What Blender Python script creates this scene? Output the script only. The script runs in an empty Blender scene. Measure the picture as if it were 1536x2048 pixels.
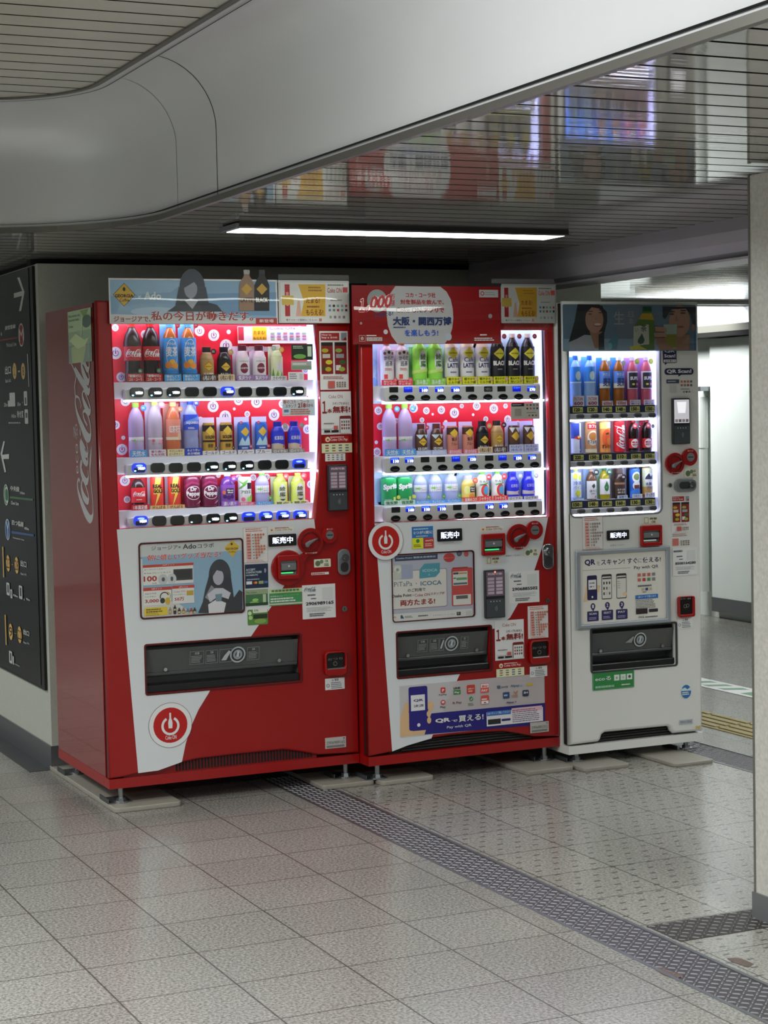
import bpy, bmesh, math, random
from mathutils import Vector
SC = bpy.context.scene
COL = SC.collection

# ------------------------------------------------------------------ camera
F_PX, YAW, PITCH, ROLL = 3686.67, 0.43031, -0.05541, -0.02023
CAM = Vector((-1.84459, -6.45769, 1.43849))
_cy, _sy = math.cos(YAW), math.sin(YAW)
FWD = Vector((_sy * math.cos(PITCH), _cy * math.cos(PITCH), math.sin(PITCH)))
_r = Vector((_cy, -_sy, 0)); _u = _r.cross(FWD)
RGT = math.cos(ROLL) * _r + math.sin(ROLL) * _u
UPV = -math.sin(ROLL) * _r + math.cos(ROLL) * _u
cd = bpy.data.cameras.new('camera')
cam = bpy.data.objects.new('camera', cd); COL.objects.link(cam)
cd.sensor_fit = 'HORIZONTAL'; cd.sensor_width = 36.0; cd.lens = 36.0 * F_PX / 1536
cd.clip_start = 0.05; cd.clip_end = 100
from mathutils import Matrix
cam.matrix_world = Matrix((( RGT.x, UPV.x, -FWD.x, CAM.x), (RGT.y, UPV.y, -FWD.y, CAM.y), (RGT.z, UPV.z, -FWD.z, CAM.z), (0, 0, 0, 1)))
SC.camera = cam

# ------------------------------------------------------------------ world, lights, exposure
W = bpy.data.worlds.new('world'); SC.world = W; W.use_nodes = True
_bg = W.node_tree.nodes['Background']; _bg.inputs[0].default_value = (0.97, 1.0, 1.0, 1); _bg.inputs[1].default_value = 0.035
SC.view_settings.view_transform = 'Standard'; SC.view_settings.look = 'None'
SC.view_settings.gamma = 1; SC.view_settings.exposure = 0.14; SC.view_settings.use_curve_mapping = False
SC.cycles.use_denoising = True; SC.cycles.max_bounces = 8; SC.cycles.transparent_max_bounces = 16
SC.cycles.caustics_reflective = False; SC.cycles.caustics_refractive = False
SC.cycles.sample_clamp_indirect = 6

def area(name, loc, sx, sy, power, aim=(0, 0, -1), spread=150, col=(0.975, 1.0, 0.995)):
    l = bpy.data.lights.new(name, 'AREA'); l.shape = 'RECTANGLE'; l.size = sx; l.size_y = sy; l.energy = power; l.color = col; l.spread = math.radians(spread)   # spread narrowed to keep the high boards and back wall dim
    o = bpy.data.objects.new(name, l); o.location = loc; o.rotation_euler = Vector(aim).to_track_quat('-Z', 'Y').to_euler(); COL.objects.link(o); return o
# unseen fluorescent lamps of the concourse and passage ceilings, plus added fill
area('unseen_lamp', (-2.3, -2.2, 2.44), 1.2, 0.25, 88)
area('unseen_lamp', (-4.2, -1.2, 2.44), 1.2, 0.25, 80)
area('unseen_lamp', (-1.5, -3.5, 2.40), 1.2, 0.25, 19, (.93, -.1, -.36), 130)  # added fill, tilted sideways to brighten the fascia
area('unseen_lamp', (-1.8, -7.0, 2.44), 1.2, 0.25, 30)
area('unseen_lamp', (1.5, -3.6, 2.05), 1.2, 0.2, 58)
area('unseen_lamp', (0.9, -6.6, 2.05), 1.2, 0.2, 78, (0, 0, -1), 180)
area('unseen_lamp', (3.2, -2.4, 2.05), 1.2, 0.2, 24)
area('unseen_lamp', (3.9, 0.0, 2.05), 0.3, 2.5, 26)
area('unseen_lamp', (4.2, 3.9, 2.6), 1.6, 0.5, 66, (.7, .2, -.7), 180)  # unseen, tilted to brighten the white wall panel
area('unseen_lamp', (-1.8, 2.4, 2.05), 0.3, 2.0, 40, (0, 0, -1), 170)
area('unseen_lamp', (-2.4, 6.4, 2.3), 1.2, 0.3, 16, (0, 0, -1), 170)  # added to brighten the far hall reflected in the red flank

# ------------------------------------------------------------------ helpers
def ray(u, v): return RGT * ((u - 768) / F_PX) + UPV * ((1024 - v) / F_PX) + FWD
def hit(u, v, ax, val):
    d = ray(u, v); t = (val - CAM[ax]) / d[ax]; return CAM + d * t
CR = {'P': (0, 0, 1), 'A': (200, 520, 2.954), 'B': (200, 740, 2.954), 'C': (250, 1040, 3.268), 'D': (200, 1240, 2.844),
      'E': (690, 540, 3.491), 'F': (720, 780, 3.746), 'G': (720, 1030, 3.746), 'H': (700, 1240, 3.491), 'I': (1100, 580, 4.8),
      'J': (1100, 800, 4.8), 'K': (1110, 1020, 4.955), 'L': (1090, 1240, 3.444), 'S': (0, 500, 5.12), 'T': (0, 850, 3.724),
      'U': (0, 600, 6.827), 'Q': (60, 580, 7.68), 'V': (130, 700, 5.689), 'X': (260, 1070, 6.4), 'Y': (740, 1080, 6.982), 'Z': (780, 1340, 4.655)}
def px(c, x, y):
    a = CR[c]; return a[0] + x / a[2], a[1] + y / a[2]
def wp(c, x, y, ax, val): return hit(*px(c, x, y), ax, val)

def lin(h):
    f = lambda c: c / 12.92 if c <= 0.04045 else ((c + 0.055) / 1.055) ** 2.4
    return tuple(f(int(h[i:i + 2], 16) / 255) for i in (0, 2, 4)) + (1.0,)
MATS = {}
def mat(name, col, rough=0.5, metal=0.0, emit=0.0, coat=0.0, spec=0.5, noise=0.0, nscale=40, bump=0.0, trans=0.0, alpha=1.0):
    if name in MATS: return MATS[name]
    m = bpy.data.materials.new(name); m.use_nodes = True; nt = m.node_tree; b = nt.nodes['Principled BSDF']
    c = lin(col) if isinstance(col, str) else col
    b.inputs['Base Color'].default_value = c; b.inputs['Roughness'].default_value = rough; b.inputs['Metallic'].default_value = metal
    b.inputs['Coat Weight'].default_value = coat; b.inputs['Coat Roughness'].default_value = 0.04
    b.inputs['Specular IOR Level'].default_value = spec; b.inputs['Transmission Weight'].default_value = trans; b.inputs['Alpha'].default_value = alpha
    if emit: b.inputs['Emission Color'].default_value = c; b.inputs['Emission Strength'].default_value = emit
    if noise or bump:
        tc = nt.nodes.new('ShaderNodeTexCoord'); n = nt.nodes.new('ShaderNodeTexNoise'); n.inputs['Scale'].default_value = nscale; n.inputs['Detail'].default_value = 4
        nt.links.new(tc.outputs['Object'], n.inputs['Vector'])
        if noise:
            mx = nt.nodes.new('ShaderNodeMix'); mx.data_type = 'RGBA'
            mx.inputs[6].default_value = tuple(max(0, x * (1 - noise)) for x in c[:3]) + (1,); mx.inputs[7].default_value = tuple(min(1, x * (1 + noise)) for x in c[:3]) + (1,)
            nt.links.new(n.outputs['Fac'], mx.inputs[0]); nt.links.new(mx.outputs[2], b.inputs['Base Color'])
        if bump:
            bp = nt.nodes.new('ShaderNodeBump'); bp.inputs['Strength'].default_value = bump; bp.inputs['Distance'].default_value = 0.002
            nt.links.new(n.outputs['Fac'], bp.inputs['Height']); nt.links.new(bp.outputs[0], b.inputs['Normal'])
    MATS[name] = m; return m
def clear(name, tint=(1, 1, 1, 1), gloss=1.0, rough=0.02, ior=1.45):
    if name in MATS: return MATS[name]
    m = bpy.data.materials.new(name); m.use_nodes = True; nt = m.node_tree; nt.nodes.remove(nt.nodes['Principled BSDF'])
    t = nt.nodes.new('ShaderNodeBsdfTransparent'); t.inputs[0].default_value = tint
    g = nt.nodes.new('ShaderNodeBsdfGlossy'); g.inputs['Roughness'].default_value = rough; g.inputs[0].default_value = (gloss, gloss, gloss, 1)
    fr = nt.nodes.new('ShaderNodeFresnel'); fr.inputs[0].default_value = ior
    mx = nt.nodes.new('ShaderNodeMixShader')
    ge = nt.nodes.new('ShaderNodeNewGeometry'); k = nt.nodes.new('ShaderNodeMath'); k.operation = 'MULTIPLY'; i = nt.nodes.new('ShaderNodeMath'); i.operation = 'SUBTRACT'; i.inputs[0].default_value = 1.0
    nt.links.new(ge.outputs['Backfacing'], i.inputs[1]); nt.links.new(fr.outputs[0], k.inputs[0]); nt.links.new(i.outputs[0], k.inputs[1])   # one reflection per pane: the outer face
    nt.links.new(k.outputs[0], mx.inputs[0]); nt.links.new(t.outputs[0], mx.inputs[1]); nt.links.new(g.outputs[0], mx.inputs[2])
    nt.links.new(mx.outputs[0], nt.nodes['Material Output'].inputs[0]); MATS[name] = m; return m
def pm(c):
    """print colours: 'rrggbb', 'E:rrggbb:strength' glows, 'T:rrggbb' lets light through, 'M:rrggbb' metallic, 'A:rrggbb:alpha' see-through film"""
    k = 'print ' + c
    if k in MATS: return MATS[k]
    if c[1] == ':':
        q = c.split(':')
        if q[0] == 'E': return mat(k, q[1], 0.4, emit=float(q[2]))
        if q[0] == 'M': return mat(k, q[1], 0.28, metal=0.9)
        if q[0] == 'A': return mat(k, q[1], 0.3, alpha=float(q[2]))
        m = mat(k, q[1], 0.35); nt = m.node_tree; b = nt.nodes['Principled BSDF']
        tr = nt.nodes.new('ShaderNodeBsdfTranslucent'); tr.inputs[0].default_value = lin(q[1]); mx = nt.nodes.new('ShaderNodeMixShader'); mx.inputs[0].default_value = 0.45
        nt.links.new(b.outputs[0], mx.inputs[1]); nt.links.new(tr.outputs[0], mx.inputs[2]); nt.links.new(mx.outputs[0], nt.nodes['Material Output'].inputs[0]); return m
    return mat(k, tuple(min(.82, x * 1.3) for x in lin(c)[:3]) + (1,), 0.42)

def origin(o):
    p = Vector((0, 0, 0))
    while o is not None: p = p + o.location; o = o.parent
    return p
def obj(name, me, m=None, parent=None, world=True, smooth=False):
    """link one mesh; world=True: the vertices are in world space and are moved into the parent's space"""
    if isinstance(me, bmesh.types.BMesh):
        b = me; me = bpy.data.meshes.new(name); b.to_mesh(me); b.free()
    if parent is not None and world:
        p = origin(parent); me.transform(Matrix.Translation(-p))
    if m is not None:
        for q in (m if isinstance(m, (list, tuple)) else [m]): me.materials.append(q)
    if smooth: me.shade_smooth()
    me.name = name
    o = bpy.data.objects.new(name, me); COL.objects.link(o)
    if parent is not None: o.parent = parent
    return o
def rebase(o, base):
    """put a top-level mesh's origin at base"""
    o.data.transform(Matrix.Translation(-Vector(base))); o.location = base; return o
def tag(o, label=None, cat=None, group=None, kind=None):
    if label: o['label'] = label
    if cat: o['category'] = cat
    if group: o['group'] = group
    if kind: o['kind'] = kind
    return o
def thing(name, label, cat, loc, group=None):
    o = bpy.data.objects.new(name, None); o.location = loc; o.empty_display_size = 0.05; COL.objects.link(o); return tag(o, label, cat, group)
def lab(o, s): o['label'] = s; return o

def box(bm, x0, x1, y0, y1, z0, z1, bev=0.0, seg=2):
    vs = [bm.verts.new((x, y, z)) for x in (x0, x1) for y in (y0, y1) for z in (z0, z1)]
    fs = [bm.faces.new([vs[i] for i in q]) for q in ((0, 1, 3, 2), (4, 6, 7, 5), (0, 4, 5, 1), (2, 3, 7, 6), (0, 2, 6, 4), (1, 5, 7, 3))]
    if bev:
        es = list({e for f in fs for e in f.edges}); bmesh.ops.bevel(bm, geom=es, offset=bev, segments=seg, affect='EDGES', profile=0.5)
    return bm
def bx(*a, **k): return box(bmesh.new(), *a, **k)
def lathe(prof, n=28, cap=True):
    """profile [(r, z)] turned about z"""
    bm = bmesh.new(); rings = []
    for r, z in prof: rings.append([bm.verts.new((r * math.cos(2 * math.pi * i / n), r * math.sin(2 * math.pi * i / n), z)) for i in range(n)])
    for a, b in zip(rings, rings[1:]):
        for i in range(n): bm.faces.new((a[i], a[(i + 1) % n], b[(i + 1) % n], b[i]))
    if cap: bm.faces.new(rings[0][::-1]); bm.faces.new(rings[-1])
    return bm
def tube(bm, p0, p1, r, n=12, r1=None):
    p0 = Vector(p0); p1 = Vector(p1); d = (p1 - p0).normalized(); a = d.orthogonal().normalized(); b = d.cross(a); r1 = r if r1 is None else r1
    A = [bm.verts.new(p0 + r * (a * math.cos(t) + b * math.sin(t))) for t in [2 * math.pi * i / n for i in range(n)]]
    B = [bm.verts.new(p1 + r1 * (a * math.cos(t) + b * math.sin(t))) for t in [2 * math.pi * i / n for i in range(n)]]
    for i in range(n): bm.faces.new((A[i], A[(i + 1) % n], B[(i + 1) % n], B[i]))
    bm.faces.new(A[::-1]); bm.faces.new(B); return bm
def disc(bm, x, z, r, y0, y1, n=28, r1=None):
    """short cylinder facing -y"""
    return tube(bm, (x, y1, z), (x, y0, z), r, n, r1)
def slab(loops, y0, y1, bev=0.0):
    """plate with holes: loops of (x, z), front at y0, back at y1"""
    c = bpy.data.curves.new('t', 'CURVE'); c.dimensions = '2D'; c.fill_mode = 'BOTH'; c.extrude = max(0.0, (y1 - y0) / 2 - bev); c.bevel_depth = bev; c.bevel_resolution = 2; c.offset = -bev
    for pts in loops:
        s = c.splines.new('POLY'); s.points.add(len(pts) - 1); s.use_cyclic_u = True
        for p, q in zip(s.points, pts): p.co = (q[0], q[1], 0, 1)
    o = bpy.data.objects.new('t', c); me = bpy.data.meshes.new_from_object(o); bpy.data.objects.remove(o); bpy.data.curves.remove(c)
    ym = (y0 + y1) / 2
    for v in me.vertices: x, y, z = v.co; v.co = (x, ym - z, y)
    me.materials.clear(); return me
def rr(x0, z0, x1, z1, r=0.01, n=5):
    o = []
    for cx, cz, a in ((x1 - r, z1 - r, 0), (x0 + r, z1 - r, 90), (x0 + r, z0 + r, 180), (x1 - r, z0 + r, 270)):
        for i in range(n + 1):
            t = math.radians(a + 90 * i / n); o.append((cx + r * math.cos(t), cz + r * math.sin(t)))
    return o
def circ(cx, cz, r, n=32, a0=0.0): return [(cx + r * math.cos(a0 + 2 * math.pi * i / n), cz + r * math.sin(a0 + 2 * math.pi * i / n)) for i in range(n)]

_TXT = {}
def text_mesh(s, bold=0.0):
    k = (s, bold)
    if k not in _TXT:
        cjk = any(ord(q) > 0x2e80 for q in s)
        c = bpy.data.curves.new('t', 'FONT'); c.body = s; c.offset = min(bold, .006) if cjk else bold; c.resolution_u = 2; c.fill_mode = 'FRONT'
        o = bpy.data.objects.new('t', c); me = bpy.data.meshes.new_from_object(o); bpy.data.objects.remove(o); bpy.data.curves.remove(c)
        V = [(v.co.x, v.co.y) for v in me.vertices]; Fs = [tuple(p.vertices) for p in me.polygons]; bpy.data.meshes.remove(me)
        if cjk and bold > .008:   # dense characters are thickened by overprinting
            b = bold * .75; V0, F0 = V, Fs; V, Fs = [], []
            for dx, dy in ([(-b, 0), (b, 0), (0, b * .6), (0, -b * .6)] if bold < .05 else [(b * math.cos(t * .785), b * math.sin(t * .785)) for t in range(8)] + [(0, 0)]):
                q = len(V); V += [(x + dx, y + dy, len(V) / len(V0) * .25) for x, y in V0]; Fs += [tuple(q + i for i in f) for f in F0]
        xs = [v[0] for v in V] or [0]; ys = [v[1] for v in V] or [0]; x0, y0 = min(xs), min(ys); w = max(1e-6, max(xs) - x0); h = max(1e-6, max(ys) - y0)
        _TXT[k] = ([((p[0] - x0) / w, (p[1] - y0) / h, p[2] if len(p) > 2 else 0.0) for p in V], Fs)
    return _TXT[k]
def spline(pts, n=6):
    """Catmull-Rom through tuples"""
    o = []; P = [pts[0]] + list(pts) + [pts[-1]]
    for i in range(1, len(P) - 2):
        for k in range(n):
            t = k / n; o.append(tuple(0.5 * ((2 * b) + (c - a) * t + (2 * a - 5 * b + 4 * c - d) * t * t + (3 * b - a - 3 * c + d) * t ** 3) for a, b, c, d in zip(P[i - 1], P[i], P[i + 1], P[i + 2])))
    o.append(tuple(pts[-1])); return o
# pen strokes (along, up, width) of the flowing cola script in a box 2.75 wide and 1 high
_S = [[(175,1530,.03),(160,1485,.05),(143,1530,.06),(150,1620,.08),(185,1740,.13),(240,1870,.17),(285,1930,.15),(315,1890,.08),(320,1800,.04),(310,1650,.035),(295,1500,.035),(285,1380,.05),(290,1250,.09),(303,1090,.01)],
      [(195,1500,.04),(190,1580,.1),(215,1680,.14),(258,1730,.12),(270,1680,.05),(245,1580,.04),(210,1495,.04),(195,1500,.04)],
      [(185,1340,.04),(195,1280,.05),(180,1290,.06),(185,1380,.12),(215,1470,.14),(250,1505,.12),(268,1450,.05),(262,1370,.03)],
      [(235,1130,.04),(200,1060,.05),(180,1060,.1),(185,1140,.13),(215,1250,.14),(252,1295,.1),(262,1240,.04),(240,1140,.04)],
      [(178,1030,.1),(205,1120,.12),(238,1200,.1),(262,1170,.05),(245,1020,.03)], [(172,905,.05),(180,980,.06)],
      [(180,665,.03),(184,620,.04),(160,545,.04),(125,530,.05),(120,600,.07),(140,720,.1),(190,860,.16),(243,980,.19),(280,1000,.14),(295,950,.07),(288,850,.05),(260,740,.05),(225,695,.05),(208,725,.05),(225,800,.06),(258,865,.04)],
      [(122,540,.06),(112,400,.05),(128,290,.05),(95,190,.04),(60,120,.02)],
      [(205,475,.04),(203,540,.09),(235,640,.14),(275,712,.12),(288,670,.06),(262,570,.04),(225,475,.04),(205,475,.04)],
      [(110,200,.1),(150,280,.14),(210,385,.15),(265,480,.13),(285,440,.05)],
      [(230,190,.04),(195,130,.08),(195,200,.12),(225,300,.15),(262,370,.12),(278,320,.05),(262,230,.04)], [(200,100,.09),(230,170,.11),(258,230,.1),(278,190,.05),(270,60,.03)]]
SCRIPT = []
for st in _S:
    q = spline([((1950 - py) / 1900 * 2.75, (330 - x - 0.03 * (1950 - py)) / 182, w) for x, py, w in st], 5); SCRIPT.append(q)

class Art:
    """flat printing: layered coloured shapes on a plane (or wrapped on a cylinder), collected into ONE mesh"""
    def __init__(s, f=None, k=None): s.p = []; s.l = 0; s.f = f or (lambda u, v: (u, v)); s.k = k
    def add(s, pts, faces, col): s.p.append((pts, faces, col, s.l)); s.l += 1; return s
    def box(s, u0, v0, u1, v1):
        a, b = s.f(u0, v0); c, d = s.f(u1, v1); return min(a, c), min(b, d), max(a, c), max(b, d)
    def r(s, u0, v0, u1, v1, col, rad=0.0):
        a, b, c, d = s.box(u0, v0, u1, v1)
        if rad: p = rr(a, b, c, d, min(rad, (c - a) / 2.01, (d - b) / 2.01), 4)
        else: p = [(a, b), (c, b), (c, d), (a, d)]
        return s.add(p, [tuple(range(len(p)))], col)
    def rim(s, u0, v0, u1, v1, t, col):
        a, b, c, d = s.box(u0, v0, u1, v1); p = [(a, b), (c, b), (c, d), (a, d), (a + t, b + t), (c - t, b + t), (c - t, d - t), (a + t, d - t)]
        return s.add(p, [(i, (i + 1) % 4, 4 + (i + 1) % 4, 4 + i) for i in range(4)], col)
    def pg(s, pts, col):
        p = [s.f(*q) for q in pts]
        A = sum(p[i - 1][0] * p[i][1] - p[i][0] * p[i - 1][1] for i in range(len(p)))
        if A < 0: p = p[::-1]
        return s.add(p, [tuple(range(len(p)))], col)
    def e(s, u, v, ru, col, rv=None, n=28):
        """ellipse: radii in metres when k (px per metre) is unset, else in crop pixels"""
        a, b = s.f(u, v); k = s.k or 1.0; rv = ru if rv is None else rv
        return s.add([(a + ru / k * math.cos(2 * math.pi * i / n), b + rv / k * math.sin(2 * math.pi * i / n)) for i in range(n)], [tuple(range(n))], col)
    def arc(s, u, v, r0, r1, a0, a1, col, n=28):
        a, b = s.f(u, v); k = s.k or 1.0; p = []
        for i in range(n + 1):
            t = math.radians(a0 + (a1 - a0) * i / n); p += [(a + r0 / k * math.cos(t), b + r0 / k * math.sin(t)), (a + r1 / k * math.cos(t), b + r1 / k * math.sin(t))]
        return s.add(p, [(2 * i, 2 * i + 1, 2 * i + 3, 2 * i + 2) for i in range(n)], col)
    def t(s, txt, u0, v0, u1, v1, col, bold=0.02, skew=0.0, sh=0.0):
        a, b, c, d = s.box(u0, v0, u1, v1); V, Fs = text_mesh(txt, bold)
        s.add([(a + (x + skew * y) * (c - a), b + (y + sh * x) * (d - b), l) for x, y, l in V], Fs, col); s.l += int(V[-1][2] + .8) if V else 0; return s
    def ln(s, u0, v0, u1, v1, n, col, fill=0.5, seed=1):
        """n lines of small print, too small to read"""
        a, b, c, d = s.box(u0, v0, u1, v1); R = random.Random(seed); p = []; fs = []; h = (d - b) / n
        for i in range(n):
            z = d - (i + 0.5) * h; x = a; e = a + (c - a) * R.uniform(0.75, 1)
            while x < e:
                w = R.uniform(0.02, 0.12) * (c - a); q = len(p); x1 = min(e, x + w)
                p += [(x, z - h * fill / 2), (x1, z - h * fill / 2), (x1, z + h * fill / 2), (x, z + h * fill / 2)]; fs.append((q, q + 1, q + 2, q + 3)); x = x1 + 0.012 * (c - a)
        return s.add(p, fs, col)
    def grid(s, u0, v0, u1, v1, nx, nz, cols, gap=0.3, rnd=False, seed=3):
        a, b, c, d = s.box(u0, v0, u1, v1); R = random.Random(seed); w = (c - a) / nx; h = (d - b) / nz
        for k, col in enumerate(cols):
            p = []; fs = []
            for i in range(nx):
                for j in range(nz):
                    if ((i + j * nx) * 7 + seed + (i * j) % 3) % len(cols) != k: continue
                    q = len(p); x, z = a + (i + gap / 2) * w, b + (j + gap / 2) * h
                    p += [(x, z), (x + w * (1 - gap), z), (x + w * (1 - gap), z + h * (1 - gap)), (x, z + h * (1 - gap))]; fs.append((q, q + 1, q + 2, q + 3))
            if p: s.add(p, fs, col); s.l -= 1
        s.l += 1; return s
    def coke(s, u0, v0, u1, v1, col, rot=False):
        """the script logo: two capitals with long tails"""
        a, b, c, d = s.box(u0, v0, u1, v1); p = []; fs = []
        for st in SCRIPT:
            q0 = len(p)
            for i, (x, y, w) in enumerate(st):
                x1, y1, _ = st[min(i + 1, len(st) - 1)]; x0, y0, _ = st[max(i - 1, 0)]; dx, dy = x1 - x0, y1 - y0; L = math.hypot(dx, dy) or 1
                nx, ny = -dy / L * w / 2, dx / L * w / 2
                for sg in (1, -1):
                    X, Y = (x + sg * nx) / 2.8, y + sg * ny
                    if rot: p.append((c - Y * (c - a), b + X * (d - b), SCRIPT.index(st) * .35 + i * .012))
                    else: p.append((a + X * (c - a), b + Y * (d - b), SCRIPT.index(st) * .35 + i * .012))
            fs += [(q0 + 2 * i, q0 + 2 * i + 1, q0 + 2 * i + 3, q0 + 2 * i + 2) for i in range(len(st) - 1)]
        return s.add(p, fs, col)
    def power(s, u, v, r, col):
        """power-button mark with a bottle for its bar"""
        s.arc(u, v, r * 0.46, r * 0.62, 118, 422, col, 30); s.l -= 1
        a, b = s.f(u, v); k = s.k or 1.0; q = r / k
        h = [(-.13, -.16), (.13, -.16), (.15, .2), (.12, .36), (.06, .5), (.06, .86), (-.06, .86), (-.06, .5), (-.12, .36), (-.15, .2)]
        return s.add([(a + x * q, b + y * q) for x, y in h], [tuple(range(10))], col)
    def mesh(s, ax, val, eps=0.0002, th=0.0, wrap=None, step=0.006):
        """ax 1: facing -y at y=val; ax 0: facing -x at x=val (a runs along -y); ax 2: facing up. wrap=(R): bend round a cylinder about z"""
        V = []; Fs = []; Mi = []; cols = []
        for pts, faces, col, l in s.p:
            if col not in cols: cols.append(col)
            q = len(V); V += [(p[0], p[1], (l + (p[2] if len(p) > 2 else 0.0)) * eps) for p in pts]; Fs += [tuple(q + i for i in f) for f in faces]; Mi += [cols.index(col)] * len(faces)
        if th and s.p:
            pts = s.p[0][0]; q = len(V); n = len(pts); V += [(p[0], p[1], -th) for p in pts]
            f0 = s.p[0][1][0]; Fs += [(f0[(i + 1) % n], f0[i], q + f0[i], q + f0[(i + 1) % n]) for i in range(n)]; Mi += [0] * n
            Fs.append(tuple(q + i for i in f0[::-1])); Mi.append(0)
        me = bpy.data.meshes.new('art'); me.from_pydata(V, [], Fs)
        for i, p in enumerate(me.polygons): p.material_index = Mi[i]
        for c in cols: me.materials.append(pm(c))
        if wrap:
            R = wrap; bm = bmesh.new(); bm.from_mesh(me); m = R * 1.5; x = -m
            while x < m:
                bmesh.ops.bisect_plane(bm, geom=bm.verts[:] + bm.edges[:] + bm.faces[:], plane_co=(x, 0, 0), plane_no=(1, 0, 0)); x += step
            for v in bm.verts:
                a, b, l = v.co; t = a / R; v.co = ((R + l) * math.sin(t), -(R + l) * math.cos(t), b)
            bm.to_mesh(me); bm.free(); return me
        for v in me.vertices:
            a, b, l = v.co
            v.co = (a, val - l, b) if ax == 1 else ((val - l, -a, b) if ax == 0 else (a, b, val + l))
        return me
def art(c, ax=1, val=0.0):
    """Art drawn in the pixels of crop c, landing on the plane"""
    def f(u, v):
        p = wp(c, u, v, ax, val); return (p.x, p.z) if ax == 1 else ((-p.y, p.z) if ax == 0 else (p.x, p.y))
    return Art(f, CR[c][2] * 535)

# ------------------------------------------------------------------ materials of the place
def nodes(m): return m.node_tree.nodes, m.node_tree.links
class NX:
    """tiny node expressions"""
    def __init__(s, m): s.n, s.k = nodes(m); s.tc = s.n.new('ShaderNodeTexCoord'); s.sep = s.n.new('ShaderNodeSeparateXYZ'); s.k.new(s.tc.outputs['Object'], s.sep.inputs[0])
    def op(s, o, a, b=0.0, c=None):
        q = s.n.new('ShaderNodeMath'); q.operation = o
        for i, v in enumerate((a, b) if c is None else (a, b, c)):
            if isinstance(v, (int, float)): q.inputs[i].default_value = v
            else: s.k.new(v, q.inputs[i])
        return q.outputs[0]
    def line(s, x, x0, p, w):
        """1 on lines x = x0 + k p of width w"""
        f = s.op('FRACT', s.op('DIVIDE', s.op('SUBTRACT', x, x0 - p / 2), p)); d = s.op('MULTIPLY', s.op('ABSOLUTE', s.op('SUBTRACT', f, 0.5)), p)
        return s.op('LESS_THAN', d, w / 2)
    def noise(s, sc, det=3, vec=None, rough=0.5):
        q = s.n.new('ShaderNodeTexNoise'); q.inputs['Scale'].default_value = sc; q.inputs['Detail'].default_value = det; q.inputs['Roughness'].default_value = rough; s.k.new(vec or s.tc.outputs['Object'], q.inputs['Vector']); return q.outputs['Fac']
    def mix(s, f, a, b):
        q = s.n.new('ShaderNodeMix'); q.data_type = 'RGBA'
        for i, v in ((0, f), (6, a), (7, b)):
            if isinstance(v, str): q.inputs[i].default_value = lin(v)
            elif isinstance(v, (int, float, tuple)): q.inputs[i].default_value = v
            else: s.k.new(v, q.inputs[i])
        return q.outputs[2]
    def ramp(s, f, stops):
        q = s.n.new('ShaderNodeValToRGB'); e = q.color_ramp.elements
        while len(e) < len(stops): e.new(0.5)
        for i, (p, c) in enumerate(stops): e[i].position = p; e[i].color = lin(c) if isinstance(c, str) else (c, c, c, 1)
        s.k.new(f, q.inputs[0]); return q.outputs[0]
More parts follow.
